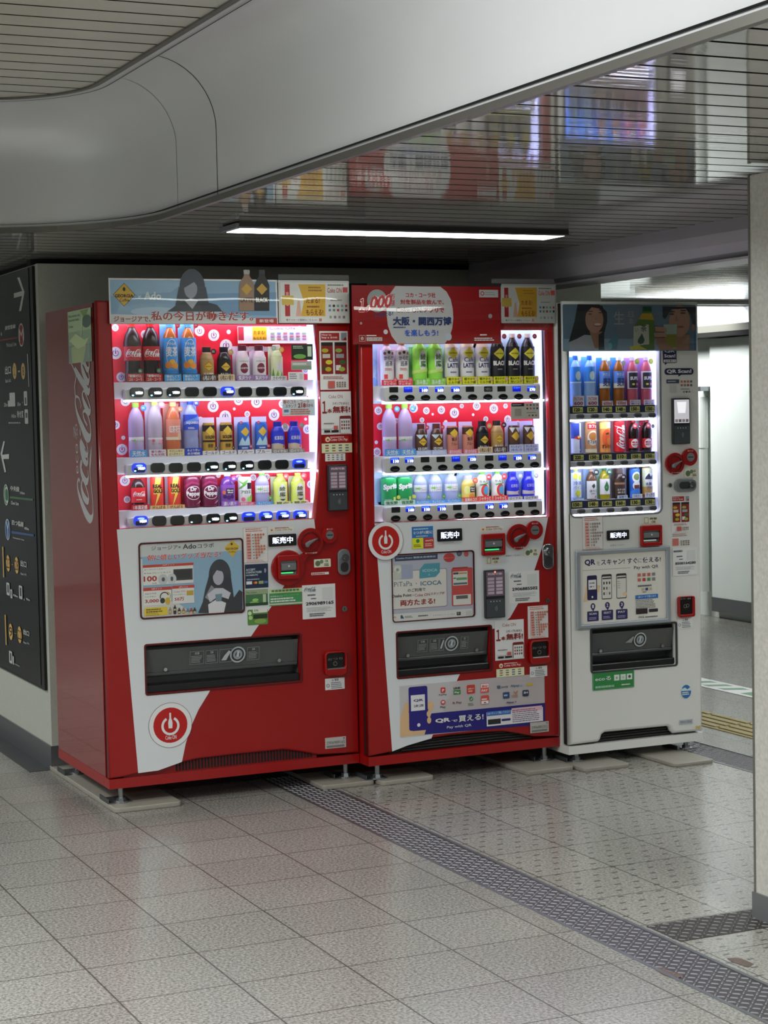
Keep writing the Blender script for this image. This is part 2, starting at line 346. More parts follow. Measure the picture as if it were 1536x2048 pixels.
def floor_mat(name, x0, pxx, y0, py, dashes=False, base=('6e6c67', '97958f', 'b3b1ab')):
    m = mat(name, '8d8a84', 0.3); e = NX(m); b = e.n['Principled BSDF']; X, Y = e.sep.outputs[0], e.sep.outputs[1]
    sp = e.ramp(e.noise(120, 3, rough=0.7), [(0.33, '4a4844'), (0.42, base[0]), (0.52, base[1]), (0.64, base[2])])
    big = e.ramp(e.noise(1.3, 3), [(0.3, '8c8a84'), (0.7, 'aeaca4')])
    c = e.mix(0.25, sp, big)
    # each tile a slightly different grey
    cell = e.n.new('ShaderNodeCombineXYZ'); e.k.new(e.op('FLOOR', e.op('DIVIDE', e.op('SUBTRACT', X, x0), pxx)), cell.inputs[0]); e.k.new(e.op('FLOOR', e.op('DIVIDE', e.op('SUBTRACT', Y, y0), py)), cell.inputs[1])
    wn = e.n.new('ShaderNodeTexWhiteNoise'); wn.noise_dimensions = '2D'; e.k.new(cell.outputs[0], wn.inputs['Vector'])
    tv = e.ramp(wn.outputs['Value'], [(0.0, 0.90), (1.0, 1.0)])
    q = e.n.new('ShaderNodeMix'); q.data_type = 'RGBA'; q.blend_type = 'MULTIPLY'; q.inputs[0].default_value = 1; e.k.new(c, q.inputs[6]); e.k.new(tv, q.inputs[7]); c = q.outputs[2]
    g = e.op('MAXIMUM', e.line(X, x0, pxx, 0.005), e.line(Y, y0, py, 0.005))
    if dashes:
        P, Q = 0.066, 0.062
        row = e.op('FLOOR', e.op('DIVIDE', Y, Q)); off = e.op('MULTIPLY', e.op('MODULO', row, 2.0), P / 2)
        fx = e.op('FRACT', e.op('DIVIDE', e.op('ADD', X, off), P)); fy = e.op('FRACT', e.op('DIVIDE', Y, Q))
        dsh = e.op('MULTIPLY', e.op('LESS_THAN', e.op('ABSOLUTE', e.op('SUBTRACT', fx, 0.5)), 0.16), e.op('LESS_THAN', e.op('ABSOLUTE', e.op('SUBTRACT', fy, 0.5)), 0.085))
        c = e.mix(e.op('MULTIPLY', dsh, 0.8), c, '3d3b38')
    c = e.mix(e.op('MULTIPLY', g, 0.8), c, '3b3936')
    st = e.ramp(e.noise(2.4, 5, rough=0.65), [(0.62, 0.0), (0.8, 0.28)]); c = e.mix(st, c, '6a6258')
    e.k.new(c, b.inputs['Base Color'])
    e.k.new(e.ramp(e.noise(60, 2), [(0.3, 0.15), (0.7, 0.27)]), b.inputs['Roughness'])
    bp = e.n.new('ShaderNodeBump'); bp.inputs['Strength'].default_value = 0.25; bp.inputs['Distance'].default_value = 0.0012
    e.k.new(e.op('SUBTRACT', e.op('MULTIPLY', e.noise(90, 2), 0.5), g), bp.inputs['Height']); e.k.new(bp.outputs[0], b.inputs['Normal'])
    return m
FLOOR_L = floor_mat('granite tiles', 0.01, 0.305, -2.13, 0.3035)
FLOOR_M = floor_mat('granite tiles with grip dashes', 1.155, 0.264, -2.18, 0.302, True, ('7e7c75', '9f9e96', 'b4b2aa'))
FLOOR_R = floor_mat('passage tiles', 2.75, 0.30, 0.0, 0.30, False, ('66645e', '7b7972', '8b8982'))
def slat_mat(name, col, rough):
    m = mat(name, col, rough); e = NX(m); b = e.n['Principled BSDF']
    mp = e.n.new('ShaderNodeMapping'); mp.inputs['Scale'].default_value = (1.2, 9, 1); e.k.new(e.tc.outputs['Object'], mp.inputs[0])
    bp = e.n.new('ShaderNodeBump'); bp.inputs['Strength'].default_value = 0.05; bp.inputs['Distance'].default_value = 0.01
    e.k.new(e.noise(2.2, 2, mp.outputs[0]), bp.inputs['Height']); e.k.new(bp.outputs[0], b.inputs['Normal'])
    e.k.new(e.mix(e.ramp(e.noise(3, 5), [(0.4, 0.0), (0.75, 0.25)]), col, '8f8b80'), b.inputs['Base Color'])
    b.inputs['Specular IOR Level'].default_value = 0.9
    return m
SLAT = slat_mat('enamelled ceiling slats', '9d9c98', 0.05)
SLAT_UP = slat_mat('matt ceiling slats', 'c2c0b3', 0.35)
DARK = mat('dark gap', '0c0c0c', 0.8)
BLACK = mat('black plastic', '141516', 0.35)
PANEL = mat('grained wall panel', 'b9bdb2', 0.5, noise=0.12, nscale=120, bump=0.3)
STONE = mat('speckled stone panel', 'cfcdc5', 0.4, noise=0.28, nscale=95, bump=0.2)
STEEL = mat('brushed steel', '8d9094', 0.35, metal=0.85)
ZINC = mat('zinc plated steel', 'a9adb0', 0.3, metal=0.9)
WHITE_WALL = mat('white wall panel', 'e0e6e2', 0.35, noise=0.04, nscale=6)
FASCIA = mat('satin metal fascia', 'c9cacc', 0.34, metal=0.15, noise=0.07, nscale=2.5)
TRIMM = mat('dull aluminium trim', '6f6d68', 0.4, metal=0.6)

def st(name, me, m, **k): return tag(obj(name, me, m, **k), kind='structure')
def quad(pts):
    bm = bmesh.new(); bm.faces.new([bm.verts.new(p) for p in pts]); return bm
# ---- floor: three paved fields with a drain channel between them
def plate(x0, x1, y0, y1, z=0.0, th=0.05): return bx(x0, x1, y0, y1, z - th, z)
DX0, DX1, EX0, EX1 = 0.690, 0.872, 2.40, 2.60
st('floor', plate(-6, DX0, -9, 9), FLOOR_L)
st('floor', plate(DX1, EX0, -9, 9), FLOOR_M)
st('floor', plate(EX1, 9, -9, 9), FLOOR_R)
def tread(x0, x1, y0, y1, axis='y'):
    bm = bx(x0, x1, y0, y1, -0.03, -0.001); p = 0.0225
    ny, nx = int((y1 - y0) / p), int((x1 - x0) / p); sx = (x1 - x0) / nx; sy = (y1 - y0) / ny
    for i in range(nx):
        for j in range(ny):
            cx, cy = x0 + (i + .5) * sx, y0 + (j + .5) * sy; d = 1 if (i + j) % 2 else -1
            a, w, h = 0.0098, 0.0021, 0.0014; dx, dy = a * 0.72, a * 0.72 * d; ox, oy = -w * 0.7 * d, w * 0.7
            b = [bm.verts.new((cx + q * dx + s * ox, cy + q * dy + s * oy, -0.001)) for q, s in ((-1, -1), (1, -1), (1, 1), (-1, 1))]
            t = [bm.verts.new((cx + q * dx * .8 + s * ox * .4, cy + q * dy * .8 + s * oy * .4, h)) for q, s in ((-1, -1), (1, -1), (1, 1), (-1, 1))]
            bm.faces.new(t).material_index = 1
            for k in range(4): bm.faces.new((b[k], b[(k + 1) % 4], t[(k + 1) % 4], t[k])).material_index = 1
    return bm
BARM = mat('worn tread bars', '8f8d91', 0.55, metal=0.4)
TREAD = mat('checker plate', '5c5a5e', 0.38, metal=0.7, noise=0.15, nscale=30)
g = thing('drain_cover', 'long steel checker plate drain cover crossing the tiled floor before the machines', 'drain cover', (0.78, -2, 0))
obj('cover_plate', tread(DX0 + .012, DX1 - .012, -4.2, 0.86), [TREAD, BARM], g)
for x in (DX0, DX1 - .012): obj('edge_rail', bx(x, x + .012, -4.2, 0.86, -0.03, 0.0015), STEEL, g)
st('floor', plate(DX0, DX1, -9, -4.2), FLOOR_L)
st('floor', plate(DX0, DX1, 0.86, 9), FLOOR_L)
g = thing('drain_cover', 'steel drain cover running behind the white vending machine towards the passage', 'drain cover', (2.5, 0, 0))
obj('cover_plate', tread(EX0 + .012, EX1 - .012, -2.4, 1.8), [TREAD, BARM], g)
for x in (EX0, EX1 - .012): obj('edge_rail', bx(x, x + .012, -2.4, 1.8, -0.03, 0.0015), STEEL, g)
st('floor', plate(EX0, EX1, -9, -2.4), FLOOR_M); st('floor', plate(EX0, EX1, 1.8, 9), FLOOR_M)
g = thing('drain_cover', 'short dark drain cover joining the long one to the pillar foot', 'drain cover', (1.05, -2.27, 0.002))
bm = tread(0.885, 1.36, -2.36, -2.19); bmesh.ops.translate(bm, vec=(0, 0, 0.0022), verts=bm.verts); obj('cover_plate', bm, [mat('worn checker plate', '4a4846', 0.5, metal=0.5, noise=0.3, nscale=18), mat('dull tread bars', '6f6d6c', 0.45, metal=0.6)], g)
# stains on the floor
for nm, c, col in (('floor_stain', [(1085, 880), (1110, 868), (1150, 885), (1200, 900), (1175, 912), (1130, 905)], '5a463f'), ('floor_stain', [(1370, 832), (1420, 830), (1480, 855), (1455, 868), (1400, 850)], '584a41')):
    CR['c5'] = (768, 1500, 2); a = art('c5', 2, 0.0012); a.pg(c, col); o = obj(nm, a.mesh(2, 0.0012)); tag(o, kind='structure'); o.name = 'floor_marking'

# ---- walls
WX1 = 2.64
st('wall_back', bx(0.012, WX1, 0.87, 1.02, 0.0, 2.052), PANEL)
st('wall_left', bx(0.012, 0.14, 1.021, 7.5, 0.0, 2.052), PANEL)
st('back_gap_shade', bx(0.0, WX1, 0.93, 1.0, 2.052, 2.08), DARK)  # black filler standing in for the shade between wall top and ceiling
st('left_gap_shade', bx(0.03, 0.12, 1.0, 7.5, 2.052, 2.08), DARK)  # same black filler for the shaded gap above the left wall
st('baseboard_left', bx(0.006, 0.012, 0.864, 7.5, 0.0, 0.10), STEEL)
st('baseboard_back', bx(0.012, WX1, 0.864, 0.87, 0.0, 0.10), STEEL)
# dark frame hanging behind the machines under the ceiling
st('trim_3', bx(0.9, 1.45, 0.85, 0.87, 1.78, 1.985), mat('dark board', '2a2a2b', 0.5))
# far right wall beside the passage
st('wall_right', bx(5.34, 5.5, -4, 9, 0.0, 2.9), WHITE_WALL)
st('wall_far', bx(0.1, 9, 8.9, 9.0, 0.0, 2.9), WHITE_WALL)
g = thing('wall_panel', 'large white wall panel across the passage beyond the white machine', 'panel', (5.30, 3, 0))
obj('panel_face', bx(5.29, 5.339, 0.5, 3.83, 0.14, 1.865), WHITE_WALL, g)
obj('kick_strip', bx(5.285, 5.339, 0.5, 3.83, 0.045, 0.14), STEEL, g)
g = thing('drain_pipe', 'white vertical pipe in the wall corner beyond the white machine', 'pipe', (5.28, 3.93, 0))
obj('lower_pipe', lathe([(.046, .17), (.046, 1.15)], 20), mat('white pvc', 'e2e6e2', 0.3), g, world=False)
obj('upper_pipe', lathe([(.05, 1.14), (.05, 1.48)], 20), mat('white pvc', 'e2e6e2', 0.3), g, world=False)
obj('bracket', bx(-.06, .06, -.09, .05, 1.52, 1.55), STEEL, g, world=False)
st('trim_4', bx(5.2, 5.34, -3, 4.6, 1.90, 1.95, bev=0.004), mat('grey ledge', '84837a', 0.5))
st('trim_5', bx(5.16, 5.34, -3, 4.6, 1.872, 1.90), DARK)
o = obj('light_box', bx(5.27, 5.339, -2.5, 5.6, 1.951, 2.30, bev=0.004), mat('lit diffuser panel', 'e6ecf2', 0.4, emit=0.6)); rebase(o, (5.3, 1.5, 1.951)); tag(o, 'glowing white light box along the top of the far passage wall', 'light box')

# left side of the concourse, seen only as reflections in the glossy flank
st('wall_opposite', bx(-5.9, -5.8, -9, 9, 0.0, 2.47), WHITE_WALL)
st('wall_end', bx(-5.9, 0.0, 8.9, 9.0, 0.0, 2.47), WHITE_WALL)

# ---- pillar in the right foreground
PXX, PYY = 1.195, -2.266
st('wall_pillar', bx(PXX, PXX + .5, PYY - 1.6, PYY, 0.0, 2.058, bev=0.004), STONE)
st('baseboard_pillar', bx(PXX - .006, PXX + .51, PYY - 1.6, PYY + .006, 0.0, 0.075), mat('grey skirting', '6d7071', 0.4))
st('trim_6', bx(PXX - .002, PXX + .006, PYY - .006, PYY + .002, 0.075, 2.06), mat('pillar edge strip', '77786f', 0.4, metal=0.3))

# ---- lower ceiling of slats, bounded by the curved fascia
ZL, ZU = 2.075, 2.478
FXs, RC, CXc, CYc = 0.01, 0.63, -0.62, -0.80
def fx(y, off=0.0):
    """x of the fascia line at depth y"""
    r = RC - off
    if y <= CYc: return CXc + r
    if y < CYc + r: return CXc + math.sqrt(max(0, r * r - (y - CYc) ** 2))
    return None
bm = bmesh.new(); PT = 0.1168; y = -2.7817 - 40 * PT
while y < 3.35:
    n = 1 if y < -0.95 or y > 0 else 4; h = (PT - 0.013) / n
    for k in range(n):
        a, b = y + .006 + k * h, y + .006 + (k + 1) * h
        xa, xb = fx(a), fx(b)
        xa = -6 if xa is None else xa + .002; xb = -6 if xb is None else xb + .002
        x1 = 5.34 if b < 3.36 else 5.34
        vs = [bm.verts.new(p) for p in ((xa, a, ZL), (x1, a, ZL), (x1, b, ZL), (xb, b, ZL))]; bm.faces.new(vs[::-1])
        if k == 0:
            w = [bm.verts.new(p) for p in ((xa, a, ZL), (x1, a, ZL), (x1, a, ZL + .012), (xa, a, ZL + .012))]; bm.faces.new(w).material_index = 1  # slat edges coloured near black, painting shade into the gaps
        if k == n - 1:
            w = [bm.verts.new(p) for p in ((xb, b, ZL), (x1, b, ZL), (x1, b, ZL + .012), (xb, b, ZL + .012))]; bm.faces.new(w[::-1]).material_index = 1
    y += PT
st('ceiling', bm, [SLAT, DARK])
bm = bmesh.new()
ys = [-8, -4, -2, -1, CYc] + [CYc + RC * math.sin(math.radians(t)) for t in range(6, 90, 6)] + [CYc + RC - .0005]
pts = [(fx(q) - .015, q) for q in ys] + [(-6, CYc + RC), (-6, 3.36), (5.34, 3.36), (5.34, -8)]
bm.faces.new([bm.verts.new((p[0], p[1], ZL + .013)) for p in pts]); st('ceiling_backing', bm, DARK)
# upper ceiling
bm = bmesh.new(); PU = 0.1243; OFF = 0.205; y = -1.9219 - 40 * PU
while y < 0:
    n = 1 if y < -0.95 else 4; h = (PU - 0.011) / n
    for k in range(n):
        a, b = y + .006 + k * h, y + .006 + (k + 1) * h; xa, xb = fx(a, OFF - .02), fx(b, OFF - .02)
        if xa is None: continue
        xb = CXc if xb is None else xb
        vs = [bm.verts.new(p) for p in ((-6, a, ZU), (xa, a, ZU), (xb, b, ZU), (-6, b, ZU))]; bm.faces.new(vs[::-1])
    y += PU
st('ceiling_upper', bm, SLAT_UP)
st('ceiling_upper_backing', quad([(-6, -8, ZU + .012), (-6, CYc + RC, ZU + .012), (0.1, CYc + RC, ZU + .012), (0.1, -8, ZU + .012)]), DARK)
# fascia: vertical face running into a cove, swept round the corner
path = [(q, 0) for q in (-8, -6, -4.5, -3.5, -2.8, -2.2, -1.8, -1.5, -1.25, -1.0)]
def fpath(s):
    """point and inward normal along the fascia: s<0 straight part (distance), 0..90 the bend in degrees, >90 the far run"""
    if s < 0: return (CXc + RC, CYc + s), (-1, 0)
    if s <= 90: t = math.radians(s); return (CXc + RC * math.cos(t), CYc + RC * math.sin(t)), (-math.cos(t), -math.sin(t))
    return (CXc - (s - 90), CYc + RC), (0, -1)
SS = [-7.5, -5, -3.5, -2.5, -1.8, -1.2, -.8, -.4, -.15] + list(range(0, 91, 5)) + [90.3, 91, 92, 95]
prof = [(0.0, ZL - .004)] + [(0.0, 2.12), (0.0, 2.20), (0.0, 2.272)] + [(OFF * (1 - math.cos(math.radians(t))), 2.272 + OFF * math.sin(math.radians(t))) for t in range(8, 91, 8)]
prof.append((OFF, ZU - .0005))
def sweep(prof, SS, lift=0.0):
    bm = bmesh.new(); rows = []
    for s in SS:
        (x, y), n = fpath(s); rows.append([bm.verts.new((x + n[0] * (d + lift), y + n[1] * (d + lift), z)) for d, z in prof])
    for a, b in zip(rows, rows[1:]):
        for i in range(len(prof) - 1): bm.faces.new((a[i], b[i], b[i + 1], a[i + 1]))
    return bm
st('wall_fascia', sweep(prof, SS), FASCIA, smooth=True)
st('trim_7', sweep([(-.012, ZL - .002), (-.012, ZL - .014), (.006, ZL - .014), (.006, ZL + .004)], SS), TRIMM)
st('trim_8', sweep([(OFF - .004, ZU - .006), (OFF + .014, ZU - .006), (OFF + .014, ZU + .004)], SS), TRIMM)
st('trim_9', sweep([(OFF - .0285, ZU - .0075), (OFF - .026, ZU - .0068)], SS), DARK)
def seam(s, w):
    bm = bmesh.new(); rows = []
    for d in (-w, w):
        (x, y), n = fpath(s + d) if s < 0 else fpath(s + math.degrees(d / RC)); rows.append([bm.verts.new((x + n[0] * (q + .0006), y + n[1] * (q + .0006), z - .0006 * (i > 4))) for i, (q, z) in enumerate(prof[:-2])])
    for i in range(len(rows[0]) - 1): bm.faces.new((rows[0][i], rows[1][i], rows[1][i + 1], rows[0][i + 1]))
    return bm
st('back_gap_shade0', seam(-.49, .0022), DARK); st('back_gap_shade1', seam(-.12, .0011), mat('thin seam', '4a4846', 0.6))
# downstand on the right edge of the low ceiling
bm = bmesh.new(); pr = [(1.905, ZL + .002), (1.90, ZL - .02), (1.893, 2.03), (1.897, 1.99), (1.912, 1.958), (1.935, 1.945), (1.90, 1.938), (1.90, 1.930), (2.05, 1.930), (2.06, ZL + .002)]
A = [bm.verts.new((x, -6, z)) for x, z in pr]; B = [bm.verts.new((x + .06, 0.88, z)) for x, z in pr]
for i in range(len(pr) - 1): bm.faces.new((A[i], A[i + 1], B[i + 1], B[i]))
st('wall_downstand', bm, mat('grey painted metal', 'a29fa6', 0.38, noise=0.1, nscale=4))
st('ceiling_end', bx(2.0, 5.34, 3.36, 3.42, 2.055, 2.10), DARK)
st('ceiling_end_band', bx(2.0, 5.34, 3.22, 3.361, 2.058, 2.074), mat('ceiling end band', '8b8a80', 0.5))
st('ceiling_far', quad([(-1, 3.42, 2.9), (-1, 9, 2.9), (5.4, 9, 2.9), (5.4, 3.42, 2.9)]), mat('bright far ceiling', 'dfe2e0', 0.5))
# ---- fluorescent fixture over the machines
g = thing('ceiling_lamp', 'long white fluorescent light fixture on the slatted ceiling above the machines', 'ceiling lamp', (0.94, -0.57, ZL))
LX0, LX1, LY0, LY1 = 0.312, 1.575, -0.655, -0.49
obj('housing', slab([[(LX0, 2.0535), (LX1, 2.0535), (LX1, ZL - .0005), (LX0, ZL - .0005)]], LY0, LY1), mat('dark lamp housing', '30332f', 0.4), g)
obj('rim', bx(LX0 - .004, LX1 + .004, LY0 - .004, LY0 + .006, 2.0515, 2.0565), STEEL, g)
obj('diffuser', bx(LX0 + .012, LX1 - .012, LY0 + .010, LY1 - .004, 2.0515, 2.0534), mat('lamp diffuser', 'fbfff8', 0.4, emit=9), g)
obj('end_cap', bx(LX0 - .012, LX0, LY0 + .004, LY1, 2.0525, 2.068), STEEL, g)
# ---- tactile paving and green floor line beyond
g = thing('tactile_paving', 'yellow ridged tactile paving strip on the passage floor beside the white machine', 'tactile paving', (2.95, 0.4, 0))
YEL = mat('yellow tactile tile', 'a3966a', 0.5, noise=0.12, nscale=20)
k = 0; y = -2.4
while y < 3.0:
    bm = bx(2.835, 3.06, y + .001, y + .299, 0.0, 0.003)
    for i in range(4):
        x = 2.855 + i * .056; sh = .0
        box(bm, x, x + .03, y + .012, y + .288, 0.003, 0.008, bev=0.002, seg=1)
    obj('tactile_tile', bm, YEL, g); y += .30
a = Art(); a.r(3.49, -3, 3.66, 5, 'dfe5df'); a.r(3.52, -3, 3.63, 1.05, '5f8a6a')
for q in (1.18, 1.32, 1.46): a.pg([(3.52, q), (3.63, q - .06), (3.63, q), (3.52, q + .06)], '5f8a6a')
o = obj('floor_line', a.mesh(2, 0.0015)); rebase(o, (3.57, 0.5, 0)); tag(o, 'green and white guide line taped on the passage floor', 'floor line')
# dirty gutter strip along the foot of the left wall
st('back_gap_shade2', bx(-.08, .006, 0.88, 7.5, 0.0, 0.002), mat('gutter strip', '3f4143', 0.5, noise=0.3, nscale=14))

# ------------------------------------------------------------------ vending machines
RED = mat('red enamel', '9a0c0b', 0.30, coat=0.25, noise=0.04, nscale=3)
RED_SIDE = mat('glossy red enamel', '8a0c0e', 0.10, coat=1.0, bump=0.10, nscale=2.6)
RED_PL = mat('red plastic', 'a0100f', 0.25)
OFFW = mat('off white enamel', 'e3e4e0', 0.32, coat=0.2, noise=0.02, nscale=3)
DECAL = mat('white decal film', 'dfe3e6', 0.35)
GREY_PL = mat('pale grey plastic', 'd2d5d4', 0.4)
DGREY = mat('dark grey plastic', '2e3031', 0.4)
CASEW = mat('white case lining', 'e8e9f2', 0.4)
GLASS = clear('window glass', ior=1.3)
FLAP = mat('smoky flap plastic', '6a6d6d', 0.12, alpha=0.62)
CHROME = mat('chrome', 'd0d2d4', 0.12, metal=1.0)
GREYM = mat('grey cast metal', '8e9295', 0.35, metal=0.6)
LED = mat('cold led panel', 'c3c8ff', 0.4, emit=1.35)
LEDS = mat('cold led strip', 'e6e8ff', 0.4, emit=15)

def poly_at(c, pts, ax, val): return [((p.x, p.z) if ax == 1 else (-p.y, p.z)) for p in (wp(c, u, v, ax, val) for u, v in pts)]
def sticker(name, root, y, c, base, ops, label=None, rad=0.0, th=0.0008):
    """printed sheet on the machine's face: base = (u0,v0,u1,v1,colour)"""
    a = art(c, 1, y - th)
    if base: a.r(*base, rad) if len(base) == 5 else a.r(*base)
    for o in ops: getattr(a, o[0])(*o[1:])
    q = obj(name, a.mesh(1, y - th, th=th if base else 0), None, root)
    if label: q['label'] = label
    return q
def foot(root, x, y, zb, zp):
    o = obj('leg', tube(bmesh.new(), (x, y, zp + .006), (x, y, zb), 0.0095, 14), ZINC, root, smooth=False)
    bm = disc_z(x, y, zp, .026, .006); tube(bm, (x, y, zp + .006), (x, y, zp + .018), .018, 6, .016); obj('foot_plate', bm, ZINC, o)
    bm = bx(x - .052, x + .040, y - .012, y + .10, zp + .0005, zp + .0035); box(bm, x - .052, x - .049, y - .012, y + .10, zp + .0035, zp + .018); obj('anchor_bracket', bm, mat('bracket steel', '6c7074', 0.4, metal=0.8), o)
def disc_z(x, y, z, r, h, n=20): return tube(bmesh.new(), (x, y, z), (x, y, z + h), r, n)

def body(root, x0, x1, yf, zb, zt, m, mside, depth, door_t=0.050, kick_z=None, side_open=False):
    """cabinet behind the door, kick plate and floor frame"""
    a, b, c, d, e, f = x0 + .002, x1 - .002, yf + door_t + .006, yf + depth, zb + .01, zt - .004
    bm = bx(a + .019, b - .019, c + .068, d - .002, e + .019, f - .019)
    for q in ((a, a + .018, c, d, e, f), (b - .018, b, c, d, e, f), (a + .018, b - .018, c, d, f - .018, f), (a + .018, b - .018, c, d, e, e + .018)): box(bm, *q)
    obj('cabinet', bm, mside, root)
    g, y0, y1 = .007, yf + .028, yf + door_t + .0055; bm = bx(x0 + g, x0 + g + .02, y0, y1, zb + kick_z + .004, zt - g)
    box(bm, x1 - g - .02, x1 - g, y0, y1, zb + kick_z + .004, zt - g); box(bm, x0 + g + .02, x1 - g - .02, y0, y1, zt - g - .02, zt - g); obj('door_gasket', bm, DARK, root)
    bm = bx(x0, x1, yf + .004, yf + door_t + .02, zb, zb + kick_z); box(bm, x0, x0 + .004, yf + door_t + .0205, yf + depth, zb, zb + kick_z); box(bm, x1 - .004, x1, yf + door_t + .0205, yf + depth, zb, zb + kick_z); obj('kick_plate', bm, m, root)
def hollow(root, name, x0, x1, z0, z1, y0, y1, m, inner=None):
    """five-sided recess seen from the front"""
    bm = bmesh.new(); F0 = [(x0, z0), (x1, z0), (x1, z1), (x0, z1)]
    A = [bm.verts.new((x, y0, z)) for x, z in F0]; B = [bm.verts.new((x, y1, z)) for x, z in F0]
    bm.faces.new((B[0], B[1], B[2], B[3]))
    for i in range(4): bm.faces.new((A[i], B[i], B[(i + 1) % 4], A[(i + 1) % 4]))
    return obj(name, bm, m, root)
def power_badge(root, y, c, cx, cy, ro, ri, name='power_badge'):
    a = art(c, 1, y); k = CR[c][2] * 520
    a.k = k; a.e(cx, cy, ro, '3c2626'); a.e(cx, cy, ro * .985, 'd8d0d2'); a.e(cx, cy, ri, 'a81512'); a.power(cx, cy + ri * .04, ri * .86, 'e4dcdc')
    a.t('Coke ON', cx - ri * .30, cy + ri * .62, cx + ri * .36, cy + ri * .80, 'e4dcdc', .01)
    return lab(obj(name, a.mesh(1, y - .001, th=.001), None, root), 'round red badge with a white power button and bottle mark')
def lever(root, y, c, big, small, key=True):
    """red coin return dial with grey lever, and the coin slot beside it"""
    k = CR[c][2] * 510
    p = wp(c, big[0], big[1], 1, y); r = big[2] / k
    bm = disc(bmesh.new(), p.x, p.z, r, y - .012, y, 36, r * 1.05); o = obj('coin_return_dial', bm, RED_PL, root)
    me = slab([circ(p.x, p.z, r * .80), circ(p.x, p.z, r * .68)], y - .016, y - .012, 0.001); obj('dial_ring', me, mat('dark red plastic', '6b0b0b', 0.3), o)
    a = Art(); ca, sa = math.cos(math.radians(24)), math.sin(math.radians(24))
    q = [(-.62, -.10), (-.56, -.24), (-.40, -.26), (-.28, -.14), (.55, -.03), (.60, .04), (-.10, .15), (-.52, .12)]
    me = slab([[(p.x + r * .95 * (x * ca - z * sa), p.z + r * .95 * (x * sa + z * ca)) for x, z in q]], y - .030, y - .014, 0.003); obj('return_lever', me, mat('grey lever plastic', '77797b', 0.4), o)
    p2 = wp(c, small[0], small[1], 1, y); r2 = small[2] / k
    o2 = obj('coin_slot', disc(bmesh.new(), p2.x, p2.z, r2, y - .014, y, 30, r2 * 1.04), RED_PL, root)
    bm = disc(bmesh.new(), p2.x, p2.z, r2 * .52, y - .018, y - .014); obj('slot_plate', bm, GREYM, o2)
    obj('slot', bx(p2.x - r2 * .38, p2.x + r2 * .38, y - .0186, y - .017, p2.z - .0018, p2.z + .0018), DARK, o2)
    a = Art(); a.t('おつり返却', p.x - r * .5, p.z - r * .93, p.x + r * .5, p.z - r * .82, 'd8b0ac'); a.t('投入口', p2.x - r2 * .4, p2.z + r2 * .66, p2.x + r2 * .4, p2.z + r2 * .84, 'd8b0ac'); obj('dial_lettering', a.mesh(1, y - .0146), None, o)
    return p, r, p2, r2
def lock(root, y, c, u0, v0, u1, v1, m=None, ku=None, horiz=False):
    a = art(c, 1, y); x0, z0, x1, z1 = a.box(u0, v0, u1, v1)
    o = obj('door_lock', slab([rr(x0, z0, x1, z1, min(x1 - x0, z1 - z0) * .42, 6)], y - .010, y, 0.003), m or GREYM, root)
    s = .2
    if horiz:
        obj('lock_recess', slab([rr(x0 + .02 * 1, z0 + .012, x1 - .03, z1 - .012, (z1 - z0) * .25, 6)], y - .0112, y - .0098), DGREY, o); cx, cz = x1 - .028, (z0 + z1) / 2
    else:
        obj('lock_recess', slab([rr(x0 + .010, z0 + .012, x1 - .010, z1 - .05, (x1 - x0) * .28, 6)], y - .0112, y - .0098), DGREY, o); cx, cz = (x0 + x1) / 2, z1 - .032
    bm = disc(bmesh.new(), cx, cz, .013, y - .022, y - .009, 24, .015); disc(bm, cx, cz, .006, y - .026, y - .022, 16); obj('key_cylinder', bm, CHROME, o)
def keyhole(root, y, c, u, v, r):
    p = wp(c, u, v, 1, y); r = r / (CR[c][2] * 520)
    o = obj('key_lock', disc(bmesh.new(), p.x, p.z, r, y - .005, y, 20), CHROME, root); obj('key_slot', bx(p.x - .0012, p.x + .0012, y - .0056, y - .005, p.z - r * .5, p.z + r * .5), DARK, o)
def bill_slot(root, y, c, u0, v0, u1, v1, led='35d070'):
    a = art(c, 1, y); x0, z0, x1, z1 = a.box(u0, v0, u1, v1)
    o = obj('bill_acceptor', slab([rr(x0, z0, x1, z1, .006), rr(x0 + .010, z0 + .016, x1 - .010, z1 - .022, .003)], y - .016, y, 0.003), RED_PL, root)
    w = x1 - x0; bm = bx(x0 + .010, x1 - .010, y - .004, y - .0005, z0 + .016, z1 - .022); obj('bill_guide', bm, GREYM, o)
    bm = bx(x0 + .012, x1 - .012, y - .012, y - .004, z0 + .034, z1 - .030, bev=.002); obj('bill_roller', bm, mat('worn grey metal', '84878a', 0.4, metal=0.5), o)
    obj('bill_slot', bx(x0 + .014, x1 - .014, y - .0050, y - .0039, z0 + .026, z0 + .031), DARK, o)
    obj('guide_light', bx(x0 + .014, x1 - .024, y - .0056, y - .0049, z0 + .021, z0 + .0255), mat('green guide light ' + led, led, .4, emit=1.2), o)
    p = ((x0 + x1) / 2, (z0 + z1) / 2); obj('arrow_stud', disc(bmesh.new(), p[0], p[1] + .004, .004, y - .0135, y - .012, 10), GREY_PL, o)
